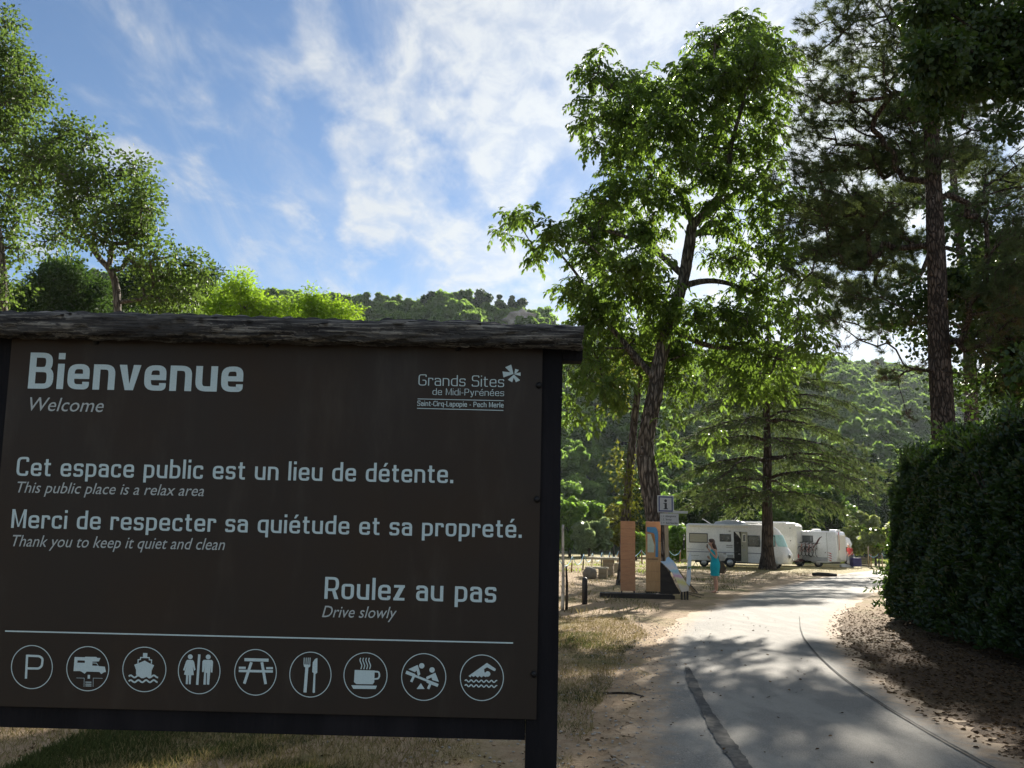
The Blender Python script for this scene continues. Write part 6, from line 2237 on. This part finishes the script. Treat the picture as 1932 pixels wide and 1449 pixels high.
def bicycle(loc, rz, col, label, group, tilt=0.0, scale=1.0):
    root = empty('bicycle', loc, rz)
    root.rotation_euler = (tilt, 0, rz)
    root.scale = (scale,) * 3
    tag(root, label, 'bicycle', group)
    for x in (-0.5, 0.5):
        pts_ = [(x + 0.33 * math.cos(a), 0, 0.34 + 0.33 * math.sin(a)) for a in np.linspace(0, 2 * math.pi, 25)]
        w_ = MB().tube(pts_, 0.022, 6, False).build('wheel', rubber, root, True)
        sp = MB()
        for a in np.linspace(0, math.pi, 7)[:-1]:
            sp.tube([(x + 0.32 * math.cos(a), 0, 0.34 + 0.32 * math.sin(a)), (x - 0.32 * math.cos(a), 0, 0.34 - 0.32 * math.sin(a))], 0.003, 3)
        sp.build('spokes', rim_m, w_)
    fm = MB()
    for a, b in (((-0.5, 0.34), (-0.12, 0.32)), ((-0.5, 0.34), (-0.2, 0.82)), ((-0.12, 0.32), (-0.24, 0.92)), ((-0.12, 0.32), (0.36, 0.80)), ((-0.2, 0.80), (0.34, 0.86)), ((0.33, 0.95), (0.5, 0.34))):
        fm.tube([(a[0], 0, a[1]), (b[0], 0, b[1])], 0.02, 6)
    fm.build('frame', col, root, True)
    MB().tube([(0.33, -0.28, 1.0), (0.36, 0, 0.98), (0.33, 0.28, 1.0)], 0.015, 6).build('handlebar', frame_b, root, True)
    MB().box((-0.25, 0, 0.95), (0.26, 0.14, 0.05)).build('saddle', frame_b, root, bevel=0.02)
    return root


M1 = v1.matrix_world.copy() if False else Matrix.Translation(Vector([float(q) for q in org])) @ Matrix.Rotation(RAD(-15), 4, 'Z')
q = M1 @ Vector((-0.22, 0.0, 1.05))
bicycle(q, RAD(75), frame_b, 'dark bicycle hung on the rear of the nearest motorhome', None)

# -- second: tall box seen over the first, rear to the right
p2 = at(1510, 1056, 62.5); p2[2] = 0
v2 = empty('motorhome', p2, RAD(-30))
tag(v2, 'tall beige motorhome standing behind the nearest one, bicycles on its rear', 'motorhome')
V, F = body_mesh([(-6.2, 0.45), (-6.2, 2.2), (-5.8, 2.9), (-5.4, 3.12), (-0.25, 3.12), (-0.06, 3.04), (0, 2.8), (0, 0.5), (-0.1, 0.42)], 1.12)
MB().add(V, F).build('body', beige, v2, True)
rl = MB()
rl.tube([(-5.0, -1.0, 3.19), (-0.5, -1.0, 3.19)], 0.03, 6); rl.tube([(-5.0, 0.9, 3.19), (-0.5, 0.9, 3.19)], 0.03, 6)
rl.build('roof_rail', white, v2)
MB().box((-0.05, 0, 1.75), (0.16, 2.12, 2.4)).build('rear_panel', cream, v2, bevel=0.07)
for z in (2.75, 1.85, 0.95):
    MB().box((-0.42, -1.135, z), (0.07, 0.02, 0.07)).build('latch', frame_b, v2)
for z in (0.75,):
    for yy in (-0.9, 0.9):
        MB().box((0.05, yy, z), (0.06, 0.24, 0.26)).build('tail_light', red_m, v2)
MB().box((-0.35, 0, 0.45), (0.9, 2.1, 0.2)).build('bumper', simple('dark_bumper', (0.10, 0.04, 0.04), None, 4, 0.6, 0), v2)
wheel(v2, -1.9, -1.05, 0.34); wheel(v2, -5.2, -1.05, 0.34)
MB().box((-3, 0, 0.36), (5, 1.6, 0.12)).build('chassis', frame_b, v2)
bar = MB()
for z in (0.75, 1.7):
    bar.tube([(0, -0.8, z), (0.75, -0.8, z)], 0.02, 5); bar.tube([(0, 0.8, z), (0.75, 0.8, z)], 0.02, 5)
bar.tube([(0.7, -0.9, 0.75), (0.7, 0.9, 0.75)], 0.02, 5)
bar.build('bicycle_rack', rim_m, v2)
M2 = Matrix.Translation(Vector([float(q) for q in p2])) @ Matrix.Rotation(RAD(-30), 4, 'Z')
cols_ = [simple('bike_orange', (0.55, 0.22, 0.14), None, 4, 0.4, 0), frame_b, simple('bike_pink', (0.62, 0.30, 0.26), None, 4, 0.4, 0), simple('bike_silver', (0.5, 0.5, 0.5), None, 4, 0.4, 0, metal=0.6)]
for i, (c_, lb) in enumerate(zip(cols_, ('orange bicycle on the rear rack, closest to the beige motorhome', 'black bicycle second on the rear rack', 'pink bicycle third on the rear rack', 'silver bicycle outermost on the rear rack'))):
    q = M2 @ Vector((0.28 + i * 0.24, -0.2 + 0.06 * i, 0.80 - 0.03 * i))
    bicycle(q, RAD(-30 + 72), c_, lb, 'bicycles on the rear rack of the beige motorhome')

# -- third: low profile with a brown swoosh
p3 = at(1517, 1057, 64.0); p3[2] = 0
v3 = empty('motorhome', p3, RAD(-38))
tag(v3, 'white motorhome with a dark swoosh and a rounded window, rear lamps to the right', 'motorhome')
V, F = body_mesh([(-3.6, 0.50), (-3.6, 2.0), (-3.2, 2.50), (-2.8, 2.60), (2.62, 2.60), (2.72, 2.52), (2.76, 2.3), (2.80, 0.9), (2.74, 0.45), (2.0, 0.32), (0.95, 0.34), (0.9, 0.55), (0.55, 0.68), (0.2, 0.55), (0.15, 0.4)], 1.12)
MB().add(V, F).build('body', white, v3, True)
y = -1.135
side_window(v3, 0.32, 1.10, 1.78, 2.26, y, simple('tinted_glass', (0.14, 0.16, 0.17), (0.10, 0.11, 0.12), 2, 0.15, 0.0), 'window')
sw = [(1.75, 2.22), (1.55, 2.12), (1.42, 1.95), (1.30, 1.72), (1.12, 1.55), (0.85, 1.42), (0.85, 1.34), (1.18, 1.44), (1.40, 1.62), (1.52, 1.88), (1.62, 2.06), (1.75, 2.17)]
MB().prism(sw, y - 0.004, y + 0.008).build('swoosh', maroon, v3)
MB().prism([(-0.4, 0.72), (2.1, 0.72), (2.1, 0.42), (1.0, 0.42), (0.3, 0.5), (-0.4, 0.5)], y - 0.002, y + 0.006).build('skirt', simple('grey_skirt', (0.40, 0.41, 0.43), None, 3, 0.5, 0), v3)
for i in range(4):
    MB().prism([(2.08, 1.08 - i * 0.17), (2.35, 1.04 - i * 0.17), (2.42, 0.94 - i * 0.17), (2.30, 0.98 - i * 0.17)], y - 0.004, y + 0.008).build('chevron', red_m, v3)
MB().box((2.10, y + 0.002, 1.5), (0.025, 0.012, 2.0)).build('corner_trim', grey_vent, v3)
MB().box((1.95, y, 1.05), (0.06, 0.012, 0.06)).build('latch', frame_b, v3)
MB().box((2.82, 0, 1.5), (0.06, 1.7, 1.7)).build('rear_panel', cream, v3, bevel=0.02)
MB().box((2.845, -0.75, 1.9), (0.03, 0.10, 1.3)).build('tail_light', red_m, v3)
MB().box((2.845, 0, 0.62), (0.03, 1.2, 0.14)).build('number_plate', cream, v3)
wheel(v3, 0.0, -1.05, 0.36); wheel(v3, 1.35, -1.0, 0.30)
MB().box((1.0, 0, 2.68), (0.55, 0.6, 0.14)).build('skylight', paint('pale_dome', (0.6, 0.64, 0.68)), v3, bevel=0.05)
MB().box((2.35, 0, 2.66), (0.6, 0.7, 0.13)).build('skylight', white, v3, bevel=0.03)
MB().box((1.1, 0, 0.34), (2.6, 1.6, 0.12)).build('chassis', frame_b, v3)

# -- fourth: alcove camper, nose to the right
p4 = at(1578, 1056, 68.0); p4[2] = 0
v4 = empty('camper_van', p4, RAD(-8))
tag(v4, 'smaller white camper with an overcab bunk and grey cab beside the man in red', 'motorhome')
V, F = body_mesh([(-2.6, 0.5), (-2.6, 2.62), (-0.4, 2.62), (0.0, 2.50), (0.82, 2.16), (1.0, 1.72), (0.92, 1.50), (0.2, 1.46), (-0.1, 1.3), (-0.2, 0.5)], 1.1)
MB().add(V, F).build('body', white, v4, True)
V, F = body_mesh([(-0.15, 0.42), (-0.15, 1.44), (0.3, 1.44), (0.62, 1.05), (1.15, 0.92), (1.25, 0.45)], 0.98)
MB().add(V, F).build('cab', simple('grey_cab', (0.28, 0.31, 0.33), None, 3, 0.4, 0), v4, True)
side_window(v4, 0.22, 0.50, 1.78, 2.08, -1.115, glass_d)
MB().prism([(-0.02, 1.05), (-0.02, 1.38), (0.28, 1.38), (0.50, 1.08)], -1.0, -0.985).build('cab_window', simple('blue_grey_glass', (0.12, 0.18, 0.20), None, 3, 0.15, 0), v4)
wheel(v4, 0.75, -0.92, 0.31); wheel(v4, -1.6, -1.0, 0.31)

# ================================================================ PEOPLE
def skin_body(name, verts, edges, radii, mat, parent, root_i=0, levels=2):
    me = bpy.data.meshes.new(name)
    me.from_pydata([tuple(v) for v in verts], edges, [])
    ob = bpy.data.objects.new(name, me)
    COL.objects.link(ob)
    md = ob.modifiers.new('s', 'SKIN'); md.use_smooth_shade = True; md.branch_smoothing = 0.6
    for i, r in enumerate(radii):
        rr_ = r if isinstance(r, tuple) else (r, r)
        me.skin_vertices[0].data[i].radius = rr_
        me.skin_vertices[0].data[i].use_root = (i == root_i)
    sb = ob.modifiers.new('b', 'SUBSURF'); sb.levels = levels; sb.render_levels = levels
    dg = bpy.context.evaluated_depsgraph_get()
    m2 = bpy.data.meshes.new_from_object(ob.evaluated_get(dg))
    bpy.data.objects.remove(ob)
    m2.name = name
    m2.materials.clear()
    return m2


def join_meshes(name, meshes):
    bm = bmesh.new()
    for m_ in meshes: bm.from_mesh(m_)
    me = bpy.data.meshes.new(name)
    bm.to_mesh(me); bm.free()
    return me


def loft(rings, n=20):
    """rings: (cx, cy, z, rx, ry[, tilt])"""
    V = []
    for (cx, cy, z, rx, ry) in rings:
        for k in range(n):
            a = 2 * math.pi * k / n
            V.append((cx + rx * math.cos(a), cy + ry * math.sin(a), z))
    F = [(i * n + k, i * n + (k + 1) % n, (i + 1) * n + (k + 1) % n, (i + 1) * n + k) for i in range(len(rings) - 1) for k in range(n)]
    F += [tuple(range(n)), tuple(reversed(range((len(rings) - 1) * n, len(rings) * n)))]
    return V, F


def fingers(wrist, palm_end, thumb_side, curl, r=0.0085):
    """five short chains from the palm, returned as verts, edges, radii"""
    w, p = Vector(wrist), Vector(palm_end)
    d = (p - w).normalized()
    s = Vector(thumb_side).normalized()
    c = Vector(curl).normalized()
    meshes = []
    for i, L in enumerate((0.062, 0.070, 0.066, 0.052)):
        b = p - d * 0.02 + s * (0.027 - i * 0.018)
        pts_ = [b, b + d * L * 0.45 + c * 0.004, b + d * L * 0.75 + c * 0.022, b + d * L * 0.85 + c * 0.045]
        meshes.append((pts_, [r, r, r * 0.9, r * 0.7]))
    b = w * 0.55 + p * 0.45 + s * 0.03
    meshes.append(([b, b + s * 0.025 + d * 0.02, b + s * 0.03 + d * 0.045 + c * 0.015], [r * 1.2, r * 1.1, r * 0.8]))
    return meshes


skin_m = simple('skin', (0.62, 0.36, 0.25), (0.55, 0.31, 0.21), 12, 0.55, 0.03, spec=0.4)
hair_m = simple('brown_hair', (0.055, 0.026, 0.016), (0.10, 0.05, 0.03), 30, 0.5, 0.5, (6, 6, 0.6))
dress_m = simple('turquoise_cloth', (0.0, 0.46, 0.54), (0.0, 0.38, 0.46), 7, 0.7, 0.25, (1, 1, 0.4))
bag_m = simple('brown_leather', (0.085, 0.055, 0.03), (0.05, 0.035, 0.02), 10, 0.6, 0.3)
sandal_m = simple('sandal', (0.40, 0.25, 0.16), None, 10, 0.6, 0)

# local frame: the woman faces -x, z up, her left side towards the camera is -y
wg = G(1349, 1118)
wr_ = empty('person', (wg[0], wg[1], 0), RAD(8))
tag(wr_, 'woman in a turquoise dress with brown hair, hands raised, bag at her hip', 'person')
vs = [(0.02, 0, 0.93), (0.02, 0, 1.05), (0.0, 0, 1.20), (-0.025, 0, 1.34), (-0.045, 0, 1.40), (-0.075, 0, 1.47), (-0.10, 0, 1.54), (-0.11, 0, 1.61),
      # legs: left (near), right
      (0.02, -0.085, 0.88), (-0.005, -0.085, 0.50), (0.035, -0.08, 0.28), (0.03, -0.075, 0.08), (-0.04, -0.08, 0.035), (-0.12, -0.085, 0.025),
      (0.02, 0.085, 0.88), (0.03, 0.085, 0.50), (0.06, 0.08, 0.28), (0.055, 0.075, 0.08), (-0.01, 0.08, 0.035), (-0.09, 0.085, 0.025),
      # arms: near arm bent, hand at chin
      (-0.02, -0.155, 1.355), (0.01, -0.185, 1.22), (-0.01, -0.20, 1.09), (-0.12, -0.15, 1.22), (-0.20, -0.10, 1.33), (-0.235, -0.08, 1.39),
      # far arm: hand behind at the shoulder bag
      (-0.02, 0.155, 1.355), (0.08, 0.20, 1.22), (0.155, 0.20, 1.11), (0.02, 0.19, 1.04), (-0.08, 0.15, 1.06), (-0.14, 0.13, 1.09)]
es = [(0, 1), (1, 2), (2, 3), (3, 4), (4, 5), (5, 6), (6, 7), (0, 8), (8, 9), (9, 10), (10, 11), (11, 12), (12, 13), (0, 14), (14, 15), (15, 16), (16, 17), (17, 18), (18, 19),
      (3, 20), (20, 21), (21, 22), (22, 23), (23, 24), (24, 25), (3, 26), (26, 27), (27, 28), (28, 29), (29, 30), (30, 31)]
rd = [(0.13, 0.12), (0.105, 0.09), (0.12, 0.10), (0.11, 0.09), (0.05, 0.05), (0.048, 0.048), (0.075, 0.085), (0.078, 0.088),
      0.085, 0.052, 0.052, 0.032, 0.032, 0.022, 0.085, 0.052, 0.052, 0.032, 0.032, 0.022,
      0.045, 0.038, 0.034, 0.029, 0.023, 0.028, 0.045, 0.038, 0.034, 0.029, 0.023, 0.028]
bmesh1 = skin_body('body', vs, es, rd, skin_m, wr_)
ms = [bmesh1]
for (w, p, s, c) in (((-0.20, -0.10, 1.33), (-0.245, -0.075, 1.41), (-0.5, 0, 0.4), (-0.3, 0.8, 0.3)), ((-0.08, 0.15, 1.06), (-0.155, 0.125, 1.10), (0, -0.3, 1), (-0.4, -0.6, 0.4))):
    for pts_, rr_ in fingers(w, p, s, c):
        mb = MB().tube(pts_, rr_, 7)
        m_ = bpy.data.meshes.new('f'); m_.from_pydata(mb.V, [], mb.F); ms.append(m_)
# face: nose, ears
mb = MB().tube([(-0.18, 0, 1.585), (-0.202, 0, 1.565), (-0.185, 0, 1.555)], [0.010, 0.014, 0.010], 7)
m_ = bpy.data.meshes.new('f'); m_.from_pydata(mb.V, [], mb.F); ms.append(m_)
mb = MB()
for sg in (-1, 1): mb.tube([(-0.10, sg * 0.078, 1.55), (-0.10, sg * 0.086, 1.575), (-0.105, sg * 0.078, 1.60)], 0.012, 6)
m_ = bpy.data.meshes.new('f'); m_.from_pydata(mb.V, [], mb.F); ms.append(m_)
link('body', join_meshes('body', ms), skin_m, wr_, True)
eye = MB()
for sg in (-1, 1): eye.tube([(-0.178, sg * 0.032, 1.60), (-0.186, sg * 0.030, 1.60)], 0.010, 8)
eye.build('eyes', frame_b, wr_, True)
MB().tube([(-0.182, -0.022, 1.527), (-0.190, 0, 1.527), (-0.182, 0.022, 1.527)], 0.007, 6).build('mouth', simple('lips', (0.45, 0.12, 0.10), None, 5, 0.5, 0), wr_, True)
V, F = loft([(0.01, 0, 0.53, 0.125, 0.165), (0.015, 0, 0.55, 0.13, 0.17), (0.02, 0, 0.68, 0.145, 0.18), (0.03, 0, 0.84, 0.165, 0.19), (0.03, 0, 0.92, 0.16, 0.185), (0.02, 0, 1.04, 0.118, 0.15), (0.01, 0, 1.10, 0.115, 0.145),
             (-0.005, 0, 1.20, 0.135, 0.155), (-0.015, 0, 1.27, 0.13, 0.15), (-0.02, 0, 1.335, 0.10, 0.125), (-0.022, 0, 1.37, 0.075, 0.10)])
V = [(x + 0.006 * math.sin(z * 40 + y_ * 20), y_ + 0.006 * math.sin(z * 30 + x * 30), z) for x, y_, z in V]
link('dress', np_mesh('dress', np.array(V), [np.array([f for f in F if len(f) == 4])]), dress_m, wr_, True)
V, F = loft([(-0.085, 0, 1.715, 0.03, 0.03), (-0.085, 0, 1.70, 0.07, 0.065), (-0.08, 0, 1.66, 0.098, 0.09), (-0.06, 0, 1.61, 0.092, 0.096), (-0.04, 0, 1.55, 0.075, 0.098), (-0.015, 0, 1.48, 0.075, 0.10), (0.01, 0, 1.41, 0.075, 0.10), (0.03, 0, 1.35, 0.06, 0.085), (0.04, 0, 1.30, 0.03, 0.05)])
V = [(x + 0.008 * math.sin(math.atan2(y_, x) * 11 + z * 9), y_ + 0.006 * math.sin(x * 90), z) for x, y_, z in V]
mb = MB().add(V, F); mb.build('hair', hair_m, wr_, True)
bg = MB().prism([(0.10, 0.62), (0.30, 0.60), (0.35, 0.76), (0.27, 0.95), (0.16, 1.0), (0.10, 0.9)], -0.14, 0.02).build('bag', bag_m, wr_, bevel=0.03)
MB().prism([(0.28, 0.62), (0.40, 0.76), (0.32, 0.74), (0.26, 0.66)], -0.155, -0.145).build('bag_flap', pale_wood, bg)
MB().tube([(0.16, -0.04, 0.98), (0.10, -0.08, 1.2), (0.0, -0.11, 1.38), (0.02, 0.0, 1.39), (0.12, 0.06, 1.2), (0.18, 0.05, 0.98)], 0.010, 6).build('strap', bag_m, bg, True)
MB().box((-0.262, -0.07, 1.47), (0.02, 0.075, 0.13)).build('phone', frame_b, wr_, bevel=0.006)
for yy, xx in ((-0.085, 0), (0.085, 0.03)):
    MB().prism([(xx + 0.07, 0.0), (xx - 0.16, 0.0), (xx - 0.17, 0.012), (xx - 0.02, 0.02), (xx + 0.07, 0.03)], yy - 0.04, yy + 0.04).build('sandal', sandal_m, wr_, bevel=0.006)

# the man in red by the last camper, facing left, turned from us
mg = at(1605, 1056, 63.5)
mr = empty('person', (mg[0], mg[1], 0), RAD(20))
tag(mr, 'white-haired man in a red shirt leaning over the blue table by the last camper', 'person')
vs = [(0.05, 0, 0.93), (0.03, 0, 1.08), (-0.01, 0, 1.25), (-0.06, 0, 1.40), (-0.09, 0, 1.46), (-0.13, 0, 1.53), (-0.16, 0, 1.59), (-0.17, 0, 1.66),
      (0.05, -0.10, 0.88), (0.03, -0.10, 0.50), (0.06, -0.10, 0.28), (0.05, -0.10, 0.08), (-0.04, -0.10, 0.04), (-0.13, -0.10, 0.03),
      (0.05, 0.10, 0.88), (0.07, 0.10, 0.50), (0.09, 0.10, 0.28), (0.08, 0.10, 0.08), (0.0, 0.10, 0.04), (-0.09, 0.10, 0.03),
      (-0.05, -0.20, 1.40), (-0.04, -0.24, 1.24), (-0.02, -0.24, 1.10), (-0.12, -0.20, 0.98), (-0.22, -0.15, 0.90), (-0.27, -0.13, 0.87),
      (-0.05, 0.20, 1.40), (-0.04, 0.24, 1.24), (-0.02, 0.24, 1.10), (-0.12, 0.20, 0.98), (-0.22, 0.15, 0.90), (-0.27, 0.13, 0.87)]
rd = [(0.15, 0.14), (0.14, 0.12), (0.16, 0.13), (0.14, 0.11), (0.06, 0.06), (0.06, 0.06), (0.08, 0.09), (0.085, 0.095),
      0.09, 0.06, 0.058, 0.04, 0.038, 0.028, 0.09, 0.06, 0.058, 0.04, 0.038, 0.028,
      0.055, 0.048, 0.042, 0.036, 0.028, 0.032, 0.055, 0.048, 0.042, 0.036, 0.028, 0.032]
ms = [skin_body('body', vs, es, rd, skin_m, mr)]
for (w, p, s, c) in (((-0.22, -0.15, 0.90), (-0.29, -0.12, 0.86), (0, 0.6, 0.4), (-0.2, 0, -0.9)), ((-0.22, 0.15, 0.90), (-0.29, 0.12, 0.86), (0, -0.6, 0.4), (-0.2, 0, -0.9))):
    for pts_, rr_ in fingers(w, p, s, c, 0.010):
        mb = MB().tube(pts_, rr_, 7)
        m_ = bpy.data.meshes.new('f'); m_.from_pydata(mb.V, [], mb.F); ms.append(m_)
mb = MB().tube([(-0.25, 0, 1.635), (-0.275, 0, 1.615), (-0.255, 0, 1.605)], [0.012, 0.016, 0.012], 7)
m_ = bpy.data.meshes.new('f'); m_.from_pydata(mb.V, [], mb.F); ms.append(m_)
link('body', join_meshes('body', ms), skin_m, mr, True)
V, F = loft([(0.05, 0, 0.90, 0.155, 0.19), (0.04, 0, 1.0, 0.15, 0.185), (0.02, 0, 1.12, 0.15, 0.185), (-0.01, 0, 1.26, 0.165, 0.20), (-0.045, 0, 1.38, 0.14, 0.20), (-0.07, 0, 1.44, 0.09, 0.13)])
sh = MB().add(V, F)
for sg in (-1, 1): sh.tube([(-0.05, sg * 0.17, 1.40), (-0.04, sg * 0.235, 1.27), (-0.03, sg * 0.245, 1.17)], [0.075, 0.068, 0.062], 12)
sh.build('shirt', simple('red_cloth', (0.40, 0.03, 0.025), (0.34, 0.025, 0.02), 6, 0.75, 0.2), mr, True)
tr = MB()
for sg, dx in ((-1, 0), (1, 0.03)): tr.tube([(0.05 + dx * 0.3, sg * 0.085, 0.93), (0.04 + dx, sg * 0.10, 0.5), (0.06 + dx, sg * 0.10, 0.10)], [0.11, 0.085, 0.07], 12)
tr.build('trousers', simple('grey_trousers', (0.10, 0.10, 0.10), None, 6, 0.8, 0.2), mr, True)
V, F = loft([(-0.165, 0, 1.765, 0.03, 0.03), (-0.16, 0, 1.75, 0.07, 0.065), (-0.15, 0, 1.71, 0.096, 0.09), (-0.135, 0, 1.66, 0.085, 0.096), (-0.12, 0, 1.61, 0.065, 0.09)])
MB().add(V, F).build('hair', simple('white_hair', (0.70, 0.68, 0.64), None, 20, 0.7, 0.3), mr, True)
for yy, xx in ((-0.10, 0), (0.10, 0.03)):
    MB().prism([(xx + 0.10, 0.0), (xx - 0.17, 0.0), (xx - 0.17, 0.05), (xx, 0.09), (xx + 0.10, 0.09)], yy - 0.05, yy + 0.05).build('shoe', frame_b, mr, bevel=0.01)
# blue cloth covered table in front of him
a, b = at(1606, 1050, 62.6), at(1622, 1050, 62.6)
tt = empty('camping_table', ((a[0] + b[0]) / 2, 62.6, 0))
tag(tt, 'camping table draped in a dark blue cloth in front of the man in red', 'table')
w_ = b[0] - a[0]
MB().box((0, 0, 0.42), (w_, 0.6, 0.62)).build('cloth', simple('blue_cloth', (0.04, 0.035, 0.13), (0.05, 0.045, 0.16), 6, 0.8, 0.3), tt, bevel=0.03)
for sx in (-1, 1):
    for sy in (-1, 1):
        MB().tube([(sx * (w_ / 2 - 0.04), sy * 0.26, 0), (sx * (w_ / 2 - 0.04), sy * 0.26, 0.5)], 0.018, 6).build('leg', rim_m, tt)
# white boat-like box lying by the camper wheels
q = at(1594, 1058, 63.0)
o = MB().prism([(-0.35, 0.02), (0.35, 0.02), (0.42, 0.10), (0.2, 0.22), (-0.1, 0.26), (-0.36, 0.16)], -0.2, 0.2).build('white_case', white, None, bevel=0.03)
o.location = (q[0], q[1], 0)
tag(o, 'white rounded case lying on the ground left of the man in red', 'case')

# ================================================================ AIR
MB_h = MB().box((0, 360, 68), (1500, 900, 142))
hz = MB_h.build('haze', None)
m, t = mat_nodes('haze')
pv = t.nodes.new('ShaderNodeVolumePrincipled')
pv.inputs['Color'].default_value = (0.80, 0.90, 1.0, 1)
pv.inputs['Density'].default_value = 0.00010
pv.inputs['Anisotropy'].default_value = 0.4
oo = t.nodes.new('ShaderNodeOutputMaterial')
t.links.new(pv.outputs[0], oo.inputs['Volume'])
hz.data.materials.append(m)
tag(hz, 'thin bluish summer air over the valley', 'haze', kind='stuff')
HAZE = True
if not HAZE:
    bpy.data.objects.remove(hz)
SC.cycles.volume_bounces = 0
SC.cycles.volume_max_steps = 64

for o in bpy.data.objects:
    if o.name.split('.')[0] in ('crown', 'dry_needles', 'foliage', 'shoots', 'sprigs', 'stems', 'inner_growth', 'spokes', 'limbs') and o.parent:
        o['kind'] = 'stuff'
